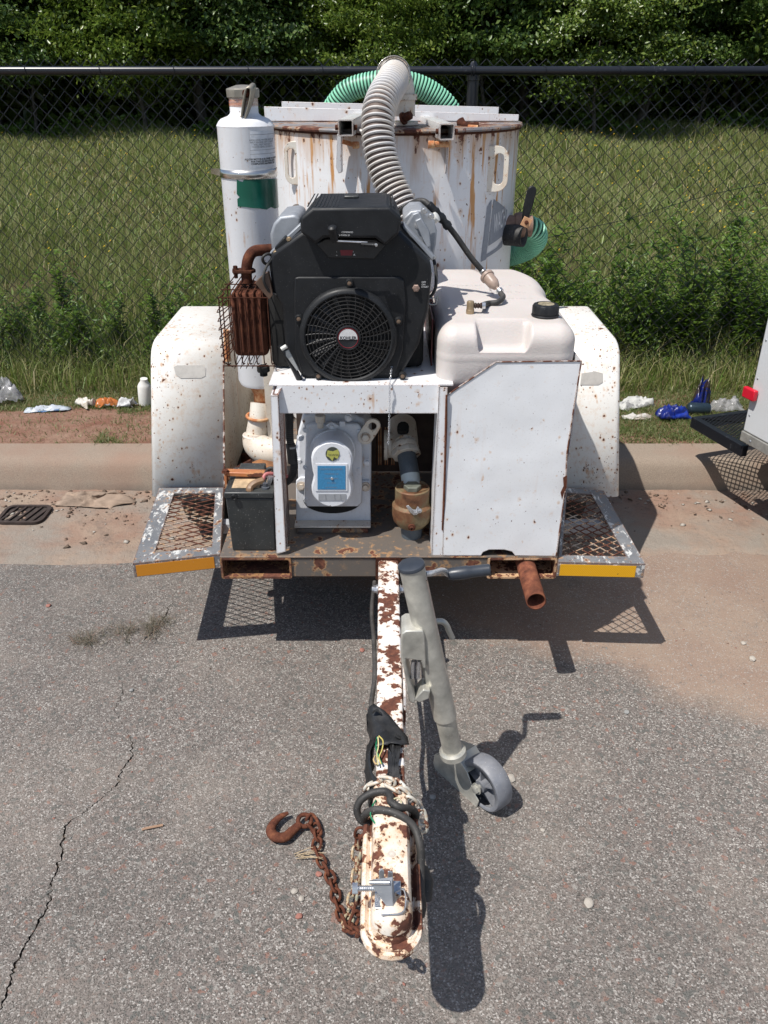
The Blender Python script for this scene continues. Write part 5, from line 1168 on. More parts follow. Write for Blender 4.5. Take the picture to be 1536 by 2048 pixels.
# hood
hf = [(601, 466), (600, 436), (625, 416), (780, 414), (804, 436), (798, 468), (770, 492), (751, 477), (648, 476), (632, 489)]
HY0, HY1 = 2.395, 2.64
front = [at(x, y, Y=HY0) for x, y in hf]; hc = sum(front, Vector()) / len(front)
back = [Vector((hc.x + (p.x - hc.x) * .93, HY1, p.z)) for p in front]
hd = obj('hood', MB().prism(front, (0, 0, 0), back), BLACKP, ENG, 35, .008, seg=3)
hz_ = front[2].z
hcx = at(703, 396, Z=hz_)
obj('hood_latch', MB().box((hcx.x - .021, hcx.y - .018, hz_ + .0005), (hcx.x + .021, hcx.y + .018, hz_ + .008)), BATT, ENG, 35, .003)
for k in range(24):
    x = hc.x - .115 + k * .010; obj('hood_rib', MB().box((x - .0018, HY0 - .035, hz_ + .0003), (x + .0018, HY1 - .02, hz_ + .0016)), BLACKP, ENG, 35) if abs(x - hcx.x) > .03 else None
def ftext(body, px, py, Y, size, mat, parent, align='LEFT', bold=0, name='printed_text'):
    o3 = at(px, py, Y=Y); t = text_mb(body, size, lambda x, y: Vector((o3.x + x, o3.y, o3.z + y)), bold=bold, align=align); return obj(name, t, mat, parent, None)
ftext('COMMAND', 683, 466, HY0 - .0006, .006, INKW, ENG); ftext('V-TWIN 20', 678, 472, HY0 - .0006, .006, INKW, ENG)
# recessed control panel below the hood
cpn = [(634, 489), (650, 478), (751, 479), (770, 491), (748, 518), (658, 516)]
obj('control_panel', MB().prism([at(x, y, Y=EYF - .006) for x, y in cpn], (0, .0055, 0)), BLACKG, ENG, 35, .002)
obj('red_decal', MB().prism([at(x, y, Y=EYF - .0068) for x, y in ((680, 500), (706, 500), (704, 511), (682, 511))], (0, .0006, 0)), REDL, ENG, None)
ftext('I', 673, 505, EYF - .0068, .006, INKW, ENG); ftext('o', 672, 512, EYF - .0068, .007, INKW, ENG); ftext('I', 706, 505, EYF - .0068, .006, INKW, ENG); ftext('^', 707, 513, EYF - .0068, .010, INKW, ENG, bold=.0004)
obj('choke_knob', MB().lathe([(.010, 0), (.0125, .02), (.012, .040), (.007, .044)], at(669, 481, Y=HY0 - .028), Vector((-.12, -.45, 1)), 14), BLACKP, ENG, 40)
obj('choke_rod', MB().tube([at(671, 482, Y=HY0 - .014), at(735, 485, Y=HY0 - .012)], .0024, 8), ZINC, ENG, 40)
obj('throttle_lever', MB().tube([at(722, 488, Y=HY0 - .02), at(752, 490, Y=HY0 - .022)], [.008, .010], 12, flat=.6), BLACKP, ENG, 40, .001)
obj('lever_screw', MB().hexbolt(at(752, 490, Y=HY0 - .03), (0, -1, 0), .0035, .002), ZINC, ENG, 35)
# fan housing + grille
fcn = at(697, 672, Y=EYF - .008); FRd = .1375
fn = Vector((0, -1, 0))
obj('fan_ring', MB().lathe([(FRd + .006, 0), (FRd + .004, .014), (FRd - .002, .020), (FRd - .009, .022), (FRd - .013, .019), (FRd - .013, .002)], fcn, fn, 64, caps=False), BLACKP, ENG, 40)
obj('fan_well_shade', MB().lathe([(FRd - .012, .0015), (.0, .0015)], fcn, fn, 48, caps=False), DARK, ENG, 40)  # flat black disc holding the shade of the hollow behind the grille
bl = MB()
for k in range(18):
    a = k * 2 * math.pi / 18; u = Vector((math.cos(a), 0, math.sin(a))); v = Vector((-math.sin(a), 0, math.cos(a)))
    bl.prism([fcn + fn * .003 + u * .04, fcn + fn * .003 + u * .118 + v * .01, fcn + fn * .0105 + u * .118 + v * .022, fcn + fn * .0105 + u * .04 + v * .008], v * .0015)
obj('fan_blades', bl, BLACKG, ENG, 35, kind='stuff')
for k in range(8):
    r = .042 + (FRd - .016 - .042) * k / 7.4
    obj('grille_ring', MB().torus(fcn + fn * .018, fn, r, .0016, 72, 6), BLACKG, ENG, 60)
for k in range(26):
    a = k * 2 * math.pi / 26; pts = [fcn + fn * .0175 + Vector((math.cos(a + q * .18), 0, math.sin(a + q * .18))) * (.036 + (FRd - .010 - .036) * q) for q in (0, .33, .66, 1)]
    obj('grille_spoke', MB().tube(pts, .0015, 5), BLACKG, ENG, 60)
obj('fan_hub', MB().lathe([(.037, .010), (.037, .022), (.033, .0235), (.031, .022), (.0, .022)], fcn, fn, 40), BLACKP, ENG, 40)
# maker's cap: white upper half with the name across
hub = fcn + fn * .0228; r = .027
obj('hub_badge', MB().prism([hub + Vector((math.cos(R_(t)) * r, 0, math.sin(R_(t)) * r)) for t in range(-8, 189, 14)], fn * .0008), flat('badge_white', (.62, .62, .62), .3), ENG, None)
obj('hub_badge_rim', MB().torus(hub, fn, .0290, .0011, 40, 6), REDL, ENG, 60)
t = text_mb('KOHLER', .0125, lambda x, y: hub + Vector((x, -.0012, y - .003)), bold=.0004, align='CENTER'); obj('badge_letters', t, INKK, ENG, None)
for px, py in ((699, 565), (598, 636), (797, 641), (590, 600), (805, 750), (637, 750)):
    if (px, py) in ((590, 600),): continue
    c = at(px, py, Y=EYF - .008)
    obj('screw_boss', MB().lathe([(.012, 0), (.011, .010), (.0095, .012)], c, fn, 18), BLACKP, ENG, 40); obj('screw', MB().hexbolt(c + fn * .012, fn, .0045, .003), simple('screw_rusty', (.20, .14, .10), .6, .5) if px == 699 else bpy.data.materials['screw_rusty'], ENG, 35)
# key switch
c = at(832, 576, Y=EYF - .001); obj('key_switch', MB().lathe([(.011, 0), (.011, .004), (.0085, .006)], c, fn, 6).lathe([(.0055, .006), (.005, .012)], c, fn, 12), simple('key_brass', (.34, .24, .20), .5, .5), ENG, 35)
ftext('OFF\nON\nSTART', 843, 566, EYF - .0008, .007, INKW, ENG)
# cylinder heads
def headblock(pts, y0, y1, mat, name, bev=.006, sc=1.0):
    f = [at(x, y, Y=y0) for x, y in pts]; c = sum(f, Vector()) / len(f); b = [Vector((c.x + (p.x - c.x) * sc, y1, c.z + (p.z - c.z) * sc)) for p in f]
    return obj(name, MB().prism(f, (0, 0, 0), b), mat, ENG, 35, bev, seg=3)
headblock([(540, 468), (547, 447), (560, 433), (590, 429), (601, 436), (603, 462), (552, 512), (543, 500)], 2.58, 2.74, ALU, 'valve_cover', .008, .95)
headblock([(806, 436), (822, 422), (845, 419), (868, 440), (874, 462), (872, 490), (866, 518), (858, 522), (846, 508), (806, 462)], 2.60, 2.76, ALU, 'valve_cover', .008, .95)
headblock([(812, 452), (826, 428), (838, 424), (846, 440), (856, 470), (862, 505), (852, 510), (838, 490)], 2.575, 2.60, ALU, 'cover_rib', .004)
headblock([(830, 442), (842, 436), (858, 462), (862, 492), (854, 498), (845, 478)], 2.562, 2.575, ALU, 'cover_rib', .003)
for px, py in ((835, 450), (866, 514), (848, 421), (862, 432)): obj('cover_bolt', MB().hexbolt(at(px, py, Y=2.575), fn, .0075, .008), ZINC, ENG, 35)
# ignition coil bracket across the left shoulder
a, b = at(540, 512, Y=2.50), at(603, 452, Y=2.50); d = (b - a).normalized(); s_ = Vector((d.z, 0, -d.x))
obj('cover_strip', MB().prism([a - s_ * .006, a + s_ * .006, b + s_ * .006, b - s_ * .006], (0, .05, 0)), ALU, ENG, 35, .002)
obj('cover_strip', MB().prism([at(805, 455, Y=2.50), at(808, 449, Y=2.50), at(868, 514, Y=2.50), at(864, 521, Y=2.50)], (0, .06, 0)), ALU, ENG, 35, .002)
c = at(566, 491, Y=2.46); obj('coil', MB().box(c - Vector((.022, .01, .013)), c + Vector((.022, .03, .013)), Matrix.Rotation(-R_(45), 3, 'Y')), BLACKP, ENG, 35, .003)
for px, py in ((566, 499), (578, 478), (551, 505)): obj('coil_bolt', MB().hexbolt(at(px, py, Y=2.45), fn, .0055, .006), BRASS, ENG, 35)
obj('plug_lead', MB().tube(smooth([at(545, 512, Y=2.46), at(536, 508, Y=2.44), at(526, 514, Y=2.43), at(527, 524, Y=2.44), at(536, 530, Y=2.46)], 5), .0042, 8), BLACKR, ENG, 60)
obj('plug_lead', MB().tube(smooth([at(548, 512, Y=2.45), at(532, 535, Y=2.43), at(527, 560, Y=2.42), at(538, 582, Y=2.43), at(552, 590, Y=2.44)], 5), .0038, 8), BLACKR, ENG, 60)
obj('heat_shield', MB().prism([at(536, 545, Y=2.43), at(546, 590, Y=2.43), at(538, 599, Y=2.42), at(510, 566, Y=2.42), at(524, 552, Y=2.425)], (0, .03, 0)), simple('shield_brown', (.095, .055, .035), .6), ENG, 35, .001)
obj('side_wire', MB().tube(smooth([at(868, 520, Y=2.52), at(872, 545, Y=2.50), at(871, 575, Y=2.49), at(862, 592, Y=2.49), at(852, 596, Y=2.49)], 5), .005, 8), BLACKR, ENG, 60)
for q in ([(853, 604), (862, 609), (872, 607), (875, 593)], [(850, 600), (860, 597), (870, 595), (875, 592)]): obj('grey_wire', MB().tube(smooth([at(x, y, Y=2.47) for x, y in q], 5), .0016, 6), flat('wire_grey', (.35, .37, .36)), ENG, 60)
# oil cooler coil / red fuel shelf seen in the gap on the right
for k in range(6): obj('cooling_fin', MB().prism([at(826, 640 + k * 12, Y=2.56), at(842, 634 + k * 12, Y=2.56), at(843, 639 + k * 12, Y=2.56), at(827, 645 + k * 12, Y=2.56)], (0, .12, 0)), simple('fin_rusty', (.20, .10, .05), .6, .4) if k == 0 else bpy.data.materials['fin_rusty'], ENG, 35)
# air intake behind, dipstick bits on the left below
obj('oil_tube', MB().tube(smooth([at(560, 690, Y=2.42), at(580, 722, Y=2.41), at(592, 745, Y=2.42), at(600, 762, Y=2.43)], 4), .009, 10), BLACKP, ENG, 60)
obj('drain_lever', MB().prism([at(571, 703, Y=2.40), at(577, 700, Y=2.40), at(597, 738, Y=2.40), at(594, 742, Y=2.40), at(572, 712, Y=2.40)], (0, .006, 0)), simple('pale_metal', (.42, .43, .42), .5, .3), ENG, 35, .001)
obj('drain_lever', MB().tube([at(563, 698, Y=2.395), at(573, 692, Y=2.395)], .006, 10), WHITEPL, ENG, 50)
at = _at0
# --- exhaust
ex = obj('exhaust_pipe', MB().tube(smooth([at(560, 498, Y=2.60), at(530, 500, Y=2.57), at(508, 503, Y=2.55), at(497, 517, Y=2.54), at(493, 540, Y=2.54), at(494, 565, Y=2.54)], 6), .0165, 18), RUST_RED, TR_, 60)
c = at(492, 545, Y=2.54); obj('flange', MB().prism([c + Vector((a, b, 0)) for a, b in ((-.040, -.010), (-.022, -.022), (.02, -.022), (.030, 0), (.02, .022), (-.022, .022), (-.04, .01))], (0, 0, .010)), RUST_DK, ex, 35, .002)
obj('flange_bolt', MB().hexbolt(c + Vector((-.030, -.006, .01)), Z1, .007, .010), RUST_DK, ex, 35)
obj('flange_bolt', MB().hexbolt(c + Vector((-.030, -.006, -.0)), -Z1, .006, .014), RUST_DK, ex, 35)
mu0, mu1 = at(459, 600, Y=2.47), at(537, 714, Y=2.47)
mf = MB()
muf = obj('muffler', MB().box((mu0.x, 2.47, mu1.z), (mu1.x, 2.66, mu0.z + .018)), RUST_RED, TR_, 40, .016, seg=4, label='rusty ribbed muffler box inside a wire guard')
for k in range(5):
    x = mu0.x + (mu1.x - mu0.x) * (k + .62) / 5.4
    obj('muffler_rib', MB().box((x - .0045, 2.463, mu1.z + .014), (x + .0045, 2.64, mu0.z + .022)), RUST_RED, muf, 40, .0042)
cg = empty('guard', ((mu0.x + mu1.x) / 2, 2.5, mu1.z), TR_)
gx0, gx1 = at(440, 640, Y=2.44).x, at(543, 640, Y=2.44).x; gz0, gz1 = at(490, 735, Y=2.44).z, at(490, 588, Y=2.44).z
def cagewire(x):
    z0, z1 = gz0, gz1; y0, y1 = 2.44, 2.68
    return smooth([Vector((x, y1, z1)), Vector((x, y0 + .05, z1)), Vector((x, y0 + .01, z1 - .01)), Vector((x, y0, z1 - .03)), Vector((x, y0, (z0 + z1) / 2)), Vector((x, y0, z0 + .03)), Vector((x, y0 + .01, z0 + .008)), Vector((x, y0 + .04, z0))], 4)
for k in range(7):
    x = gx0 + .012 + (gx1 - gx0 - .02) * k / 6; obj('guard_wire', MB().tube(cagewire(x), .0019, 6), RUST_DK, cg, 60)
for k, zz_ in enumerate((gz1 + .001, gz1 + .001, gz1 - .012)):
    y = (2.56, 2.49, 2.444)[k]; obj('guard_wire', MB().tube([Vector((gx0, y, zz_)), Vector((gx1, y, zz_))], .0019, 6), RUST_DK, cg, 60)
obj('guard_wire', MB().tube([Vector((gx0, 2.443, gz0 + .004)), Vector((gx1, 2.443, gz0 + .004))], .0019, 6), RUST_DK, cg, 60)
# left side of the cage: zigzag wires
zzp = []
for k in range(7):
    z = gz1 - .03 - k * (gz1 - gz0 - .05) / 6.5; zzp += [Vector((gx0 - .002, 2.455, z)), Vector((gx0 + .012, 2.60, z - .012)), Vector((gx0 - .004, 2.445, z - .018))]
obj('guard_wire', MB().tube(smooth(zzp, 2), .0017, 5), RUST_DK, cg, 60)
for y in (2.448, 2.60): obj('guard_wire', MB().tube(smooth([Vector((gx0 + .02, y, gz1)), Vector((gx0 + .004, y, gz1 - .012)), Vector((gx0, y, gz1 - .03)), Vector((gx0, y, gz0 + .03)), Vector((gx0 + .006, y, gz0 + .01)), Vector((gx0 + .025, y, gz0))], 4), .0021, 6), RUST_DK, cg, 60)
for k in range(4):
    x = gx0 + .03 + k * .018; z = gz0; obj('guard_wire', MB().tube([Vector((x - .006, 2.56, z + .004)), Vector((x, 2.440, z - .004)), Vector((x + .009, 2.56, z + .004))], .0017, 5), RUST_DK, cg, 60)
c = at(527, 742, Y=2.48); obj('muffler_fitting', MB().lathe([(.012, 0), (.012, .012), (.020, .014), (.020, .03), (.010, .034)], c + Vector((0, 0, -.015)), Z1, 8), DARK, muf, 35)
# tail pipe beside the canister
obj('tail_stub', MB().tube([at(452, 660, Y=2.72), at(456, 722, Y=2.72)], .010, 12), RUST_OR, muf, 60)
# hanging chain in front of the fan
hp = resample(smooth([at(783, 672, Y=2.41), at(784, 720, Y=2.395), at(780, 765, Y=2.318), at(779, 800, Y=2.316), at(778, 860, Y=2.318), at(776, 895, Y=2.32)], 8), .0062)
m = MB()
for i, p in enumerate(hp[:-1]):
    d = (hp[i + 1] - p).normalized(); x, y, _ = fr(d, (0, -1, 0) if abs(d.y) < .9 else (1, 0, 0)); s = x if i % 2 else y
    m.tube([p + d * math.cos(t) * .0046 + s * math.sin(t) * .0026 for t in [k * math.pi / 4 for k in range(8)]], .0008, 4, closed=True)
obj('keeper_chain', m, ZINC, TR_, 60, kind='stuff')
obj('chain_clip', MB().tube([at(782, 672, Y=2.41), at(785, 690, Y=2.405)], .003, 8), simple('clip_pale', (.45, .42, .36), .5), TR_, 60)

# =================================================================== BLOWER
BYp = 2.49
bpl = obj('blower', MB().prism([at(x, y, Y=BYp) for x, y in ((592, 1058), (592, 962), (600, 955), (616, 955), (616, 900), (722, 900), (722, 962), (740, 962), (742, 1058))] , (0, .010, 0)), BLOWER, TR_, 35, .003, label='white painted blower with a peanut shaped cover and blue data plate')
# big round end plate
ec = at(666, 905, Y=BYp + .05); er = at(742, 905, Y=BYp + .05).x - ec.x
obj('end_plate', MB().lathe([(er, 0), (er, .03), (er - .012, .036)], ec + Vector((0, .04, 0)), fn, 48), BLOWER, bpl, 40)
obj('end_plate', MB().prism([at(x, y, Y=BYp + .012) for x, y in ((596, 1000), (596, 865), (606, 832), (640, 826), (700, 826), (728, 838), (742, 870), (742, 1000))], (0, .16, 0)), BLOWER, bpl, 35, .006)
obj('bearing_housing', MB().prism([at(x, y, Y=BYp - .02) for x, y in ((612, 852), (622, 848), (716, 848), (724, 856), (724, 1006), (716, 1014), (614, 1014), (608, 1004))], (0, .0195, 0)), BLOWER, bpl, 35, .005)
ci = at(665, 905, Y=BYp - .05)
obj('bearing_housing', MB().lathe([(.074, 0), (.074, .014), (.068, .018)], ci + Vector((0, .02, 0)), fn, 40), BLOWER, bpl, 40)
# peanut gear cover
c1, c2 = at(664, 920, Y=BYp - .125), at(664, 977, Y=BYp - .125); r1 = at(706, 922, Y=BYp - .125).x - c1.x; r2 = at(706, 978, Y=BYp - .125).x - c2.x
def peanut(c1, c2, r1, r2, k=1.0):
    P = []
    for t in range(-8, 189, 14): P.append(c1 + Vector((math.cos(R_(t)), 0, math.sin(R_(t)))) * r1 * k)
    P.append((c1 + c2) / 2 + Vector((-r1 * .93 * k, 0, .012))); P.append((c1 + c2) / 2 + Vector((-r1 * .88 * k, 0, -.004))); P.append((c1 + c2) / 2 + Vector((-r1 * .93 * k, 0, -.020)))
    for t in range(172, 369, 14): P.append(c2 + Vector((math.cos(R_(t)), 0, math.sin(R_(t)))) * r2 * k)
    P.append((c1 + c2) / 2 + Vector((r1 * .93 * k, 0, -.020))); P.append((c1 + c2) / 2 + Vector((r1 * .88 * k, 0, -.004))); P.append((c1 + c2) / 2 + Vector((r1 * .93 * k, 0, .012)))
    return P
pk = peanut(c1, c2, r1, r2); gcv = obj('gear_cover', MB().prism(pk, (0, .095, 0)), BLOWER, bpl, 40, .005, seg=3)
pk2 = [p + Vector((0, -.006, 0)) for p in peanut(c1, c2, r1, r2, .93)]; obj('cover_face', MB().prism(pk2, (0, .0062, 0)), BLOWER, bpl, 40, .002)
YF_ = BYp - .1315
def fpoly(pts, Y, mat, name, parent, dz=.0012, **kw): return obj(name, MB().prism([at(x, y, Y=Y) for x, y in pts], (0, dz, 0)), mat, parent, None, **kw)
fpoly(((631, 928), (695, 928), (695, 982), (631, 982)), YF_ - .002, BLOWER, 'label_frame', bpl, .0022)
fpoly(((635, 932), (691, 932), (691, 979), (635, 979)), YF_ - .0034, BLUEL, 'blue_data_plate', bpl)
for i, s in enumerate(('ROOTS BLOWER', 'UNIVERSAL RAI', 'MODEL  SERIAL', 'OIL LEVEL', 'SEE MANUAL')):
    ftext(s, 663, 940 + i * 9, YF_ - .0042, (.009 if i == 0 else .0065), flat('plate_print', (.20, .24, .30)) if i == 0 else bpy.data.materials['plate_print'], bpl, 'CENTER', name='plate_text')
obj('plate_rivet', MB().lathe([(.005, 0), (.004, .003), (.0, .004)], at(664, 957, Y=YF_ - .0036), fn, 12), ZINC, bpl, 40)
fpoly(((637, 988), (692, 988), (692, 1001), (637, 1001)), YF_ - .0015, SILV, 'silver_tag', bpl)
for x_ in (650, 668, 680): fpoly(((x_, 989), (x_ + 1.5, 989), (x_ + 3, 1000), (x_ + 1.5, 1000)), YF_ - .0022, INKG, 'tag_scratch', bpl, .0005)
fpoly([(665 + 14 * math.cos(R_(t)), 908 + 14 * math.sin(R_(t))) for t in range(0, 360, 20)], YF_ - .0012, flat('badge_dark', (.05, .06, .05)), 'round_badge', bpl, .0010)
fpoly(((655, 901), (666, 903), (676, 899), (679, 908), (675, 918), (668, 914), (665, 922), (659, 915), (653, 912)), YF_ - .0022, YEL, 'yellow_scrap', bpl, .0008)
for px in (660, 667, 674): ftext('W', px, 912, YF_ - .0032, .010, INKK, bpl, 'CENTER', name='badge_letters')
for px, py, r in ((599, 921, .0085), (612, 934, .0075), (613, 997, .0075), (612, 859, .0085), (601, 875, .009), (718, 860, .0075), (734, 924, .009), (718, 937, .0075), (637, 834, .009), (697, 835, .010)):
    obj('housing_bolt', MB().hexbolt(at(px, py, Y=BYp - .012), fn, r, .010), BLOWER, bpl, 35)
for px, py in ((603, 972), (731, 973)):
    obj('mount_bolt', MB().lathe([(.017, 0), (.017, .003)], at(px, py, Y=BYp - .002), fn, 24).lathe([(.010, .003), (.010, .010)], at(px, py, Y=BYp - .002), fn, 6), WHITE_DIRTY, bpl, 35)
obj('oil_breather', MB().lathe([(.010, 0), (.010, .018), (.015, .019), (.015, .034), (.017, .035), (.017, .041), (.015, .043)], at(641, 855, Y=BYp - .03), Z1, 22), WHITE_DIRTY, bpl, 40)
obj('oil_plug', MB().box(at(685, 853, Y=BYp - .02) - Vector((.009, .008, 0)), at(685, 853, Y=BYp - .02) + Vector((.009, .008, .020))), BLOWER, bpl, 35, .002)
obj('plug_boss', MB().prism([at(x, y, Y=BYp - .034) for x, y in ((651, 851), (660, 845), (665, 845), (678, 852), (665, 864))], (0, .012, 0)).hexbolt(at(664, 853, Y=BYp - .034), fn, .008, .008), BLOWER, bpl, 35, .001)
# lifting eye
e0, e1 = at(731, 874, Y=BYp - .03), at(745, 853, Y=BYp - .03); d = (e1 - e0).normalized(); s_ = Vector((-d.z, 0, d.x)); L = (e1 - e0).length
oo = [(e0 + e1) / 2 + d * y + s_ * x for x, y in rrect(.050, L + .052, .0249, 8)]; ii = [e1 + d * y + s_ * x for x, y in rrect(.026, .026, .0129, 8)]
obj('lifting_eye', MB().ring(oo, ii, (0, .010, 0)), WHITE_DIRTY, bpl, 35, .001); obj('eye_bolt', MB().hexbolt(e0, fn, .012, .012), WHITE_DIRTY, bpl, 35)
# black sheet painting the shaded arch under the blower, then its foot
ac = at(665, 1006, Y=BYp - .004); obj('arch_shade', MB().prism([ac + Vector((math.cos(R_(t)) * .098, 0, math.sin(R_(t)) * .050 + .010)) for t in range(180, 361, 12)], (0, .0035, 0)), DARK, bpl, None)
obj('foot', MB().box((at(592, 1060, Y=BYp).x, BYp - .045, DZ + .022), (at(742, 1060, Y=BYp).x, BYp - .001, DZ + .030)), WHITE_DIRTY, bpl, 35, .002)
obj('foot_rail', MB().box((at(598, 1060, Y=BYp).x, BYp - .05, DZ + .0065), (at(737, 1060, Y=BYp).x, BYp + .03, DZ + .020)), DECKP, bpl, 35, .002)
# sediment spilled under the blower
crs = MB()
# --- strainer and piping on the right
SYc = 2.425
sc = at(824, 1010, Y=SYc)
zt2, zb2 = at(826, 975, Y=SYc).z, DZ + .006
st = obj('strainer', MB().lathe([(.030, zb2 + .038), (.048, zb2 + .045), (.062, zb2 + .064), (.066, zb2 + .085), (.0655, zb2 + .118), (.059, zb2 + .126), (.0565, zb2 + .128), (.0565, zt2), (.053, zt2 + .003), (.050, zt2 - .003)], (sc.x, SYc, 0), Z1, 44), BRONZE, TR_, 38, label='brown bronze strainer body with a hexagonal plug')
obj('strainer_lid', MB().lathe([(.050, zt2 - .004), (.0, zt2 - .002)], (sc.x, SYc, 0), Z1, 40, caps=False), simple('lid_olive', (.27, .25, .19), .5, .3, .2, 50, .3, 150), st, 40)
obj('hex_plug', MB().lathe([(.029, zt2 - .003), (.029, zt2 + .011), (.027, zt2 + .013)], (sc.x, SYc - .004, 0), Z1, 6), simple('plug_grey', (.17, .18, .15), .5, .3), st, 35, .001)
obj('lower_pipe', MB().lathe([(.034, zb2), (.036, zb2 + .02), (.034, zb2 + .042)], (sc.x, SYc + .0, 0), Z1, 28), PVCG, st, 40)
obj('drain_boss', MB().lathe([(.013, 0), (.012, .008), (.007, .009), (.007, .016), (.004, .016), (.004, .005)], Vector((sc.x - .002, SYc - .060, zb2 + .068)), Vector((0, -1, -.15)), 18), RUST_RED, st, 40)
wg = Vector((sc.x + .006, SYc - .066, zb2 + .128))
m = MB(); m.prism([wg + Vector(p) for p in ((-.028, -.002, .018), (-.020, -.004, .022), (-.006, -.004, .006), (.004, -.004, .006), (.010, -.003, .018), (.016, -.002, .010), (.012, -.004, -.008), (-.002, -.004, -.014), (-.014, -.003, -.004))], (0, .005, 0))
obj('wing_nut', m, ZINC, st, 35, .001); obj('wing_bolt', MB().hexbolt(wg + Vector((.004, -.004, .0)), fn, .006, .012), ZINC, st, 35); obj('wing_bolt', MB().hexbolt(wg + Vector((.016, -.004, .004)), fn, .006, .008), ZINC, st, 35)
pb = Vector((sc.x, SYc, zt2))
pa = [at(824, 972, Y=2.47), at(820, 950, Y=2.50), at(816, 925, Y=2.53), at(812, 905, Y=2.56)]
obj('pale_pipe', MB().tube([pa[0] + Vector((0, .02, -.06)), pa[0], pa[1]], .0315, 22), PVCW, st, 50); obj('grey_pipe', MB().tube([pa[1], pa[2], pa[3]], .0318, 22), PVCG, st, 50)
dn_ = (pa[2] - pa[3]).normalized()
fl = obj('pipe_union', MB().lathe([(.048, -.01), (.050, .0), (.050, .012)], pa[3], dn_, 8, caps=True).lathe([(.045, -.03), (.047, -.012), (.045, -.008)], pa[3], dn_, 28), WHITE_DIRTY, TR_, 35, .002)
obj('union_body', MB().tube([pa[3] - dn_ * .02, at(806, 880, Y=2.64), at(804, 850, Y=2.72)], [.045, .052, .050], 24), WHITE_DIRTY, fl, 50)
obj('side_flange', MB().lathe([(.052, 0), (.052, .012), (.044, .014), (.044, .05)], at(800, 890, Y=2.62) + Vector((-.055, 0, .0)), X1, 26), WHITE_DIRTY, fl, 40)
obj('dark_plug', MB().lathe([(.02, 0), (.02, .03)], at(806, 862, Y=2.60), Vector((0, -.6, .8)), 10), DARK, fl, 35)
# back wall of the compartment and belt guard
obj('back_wall', MB().box((-.33, 2.92, DZ + .01), (.20, 2.924, SZ - .01)), simple('inner_brown', (.06, .04, .032), .85, 0, .4, 20, .3, 80), TR_, 35)
for k in range(9): obj('belt_fin', MB().box((at(752 + k * 4.4, 900, Y=2.66).x, 2.66, at(760, 930, Y=2.66).z), (at(754 + k * 4.4, 900, Y=2.66).x, 2.74, at(760, 872, Y=2.66).z)), RUST_OR if k % 3 else RUST_DK, fl, 35)
# --- conduit and cables on the left
ribbed([at(578, 822, Y=2.40), at(579, 850, Y=2.40), at(580, 880, Y=2.40), at(586, 905, Y=2.40), at(588, 935, Y=2.40), at(582, 955, Y=2.41), at(570, 965, Y=2.42), at(552, 968, Y=2.44)], .0115, .0065, .0022, .0036, BLACKR, BLACKP, 'cable_conduit', TR_, 14)
obj('cable_tie', MB().lathe([(.0155, -.003), (.0155, .003)], at(583, 893, Y=2.40), Z1, 16), flat('tie_grey', (.3, .3, .3)), TR_, 40)
obj('conduit_sleeve', MB().tube([at(581, 888, Y=2.40), at(585, 925, Y=2.40)], .0150, 14), BLACKR, TR_, 50)
# --- battery
bz1 = at(500, 985, Y=2.315).z; bxl, bxr = at(449, 1000, Y=2.315).x, at(549, 1000, Y=2.315).x
def taper(x0, x1, y0, y1, z0, z1, k): return MB().prism([(x0 + k, y0 + k, z0), (x1 - k, y0 + k, z0), (x1 - k, y1 - k, z0), (x0 + k, y1 - k, z0)], (0, 0, 0), [Vector(p) for p in ((x0, y0, z1), (x1, y0, z1), (x1, y1, z1), (x0, y1, z1))])
bat = obj('battery', taper(bxl + .003, bxr - .003, 2.318, 2.50, DZ + .007, bz1 - .022, .005), BATT, TR_, 35, .004, label='black twelve volt battery at the left front corner')
obj('battery_lid', MB().box((bxl, 2.314, bz1 - .0215), (bxr, 2.504, bz1)), BATT, bat, 35, .004)
obj('battery_dust', MB().box((bxl + .020, 2.345, bz1 + .0005), (bxr - .05, 2.49, bz1 + .0018)), DUST_TAN, bat, None)
obj('vent_cover', MB().box((bxl + .028, 2.44, bz1 + .0022), (bxr - .045, 2.49, bz1 + .022)), BATT, bat, 35, .004)
obj('cover_paint', MB().prism([at(x, y, Y=2.4385) for x, y in ((482, 950), (512, 948), (516, 962), (486, 964))], (0, .001, 0)), simple('flaked_white', (.62, .62, .60), .6, 0, .3, 60, .5, 90), bat, None)
obj('handle_slot', MB().torus(at(468, 995, Y=2.309), fn, .008, .003, 16, 6), BLACKP, bat, 50)
obj('terminal', MB().lathe([(.013, 0), (.013, .006), (.008, .007), (.008, .018)], Vector((bxr - .03, 2.345, bz1)), Z1, 16), simple('lead_grey', (.12, .13, .15), .5, .5), bat, 40)
obj('terminal', MB().lathe([(.009, 0), (.009, .03)], Vector((bxr - .024, 2.37, bz1 + .002)), Vector((.3, 0, 1)), 12), ZINC, bat, 40)
tcl = [at(510, 985, Y=2.325), at(500, 978, Y=2.325), at(500, 970, Y=2.335), at(510, 962, Y=2.35), at(526, 957, Y=2.36), at(530, 961, Y=2.36)]
vs = []; fs = []; P = smooth([at(503, 990, Y=2.33), at(499, 980, Y=2.33), at(502, 972, Y=2.34), at(512, 965, Y=2.35), at(527, 960, Y=2.36)], 4)
for p in P: vs += [p, p + Vector((.006, .030, .012)), p + Vector((.009, .0, -.014)) ]
obj('terminal_clamp', MB().tube(P, [.012] * len(P), 6, flat=.8), BROWNPL, bat, 40, .001)
obj('red_cable', MB().tube(smooth([at(526, 960, Y=2.36), at(530, 950, Y=2.37), at(540, 947, Y=2.38), at(560, 950, Y=2.40), at(578, 953, Y=2.41)], 5), .0060, 10), REDR, bat, 60)
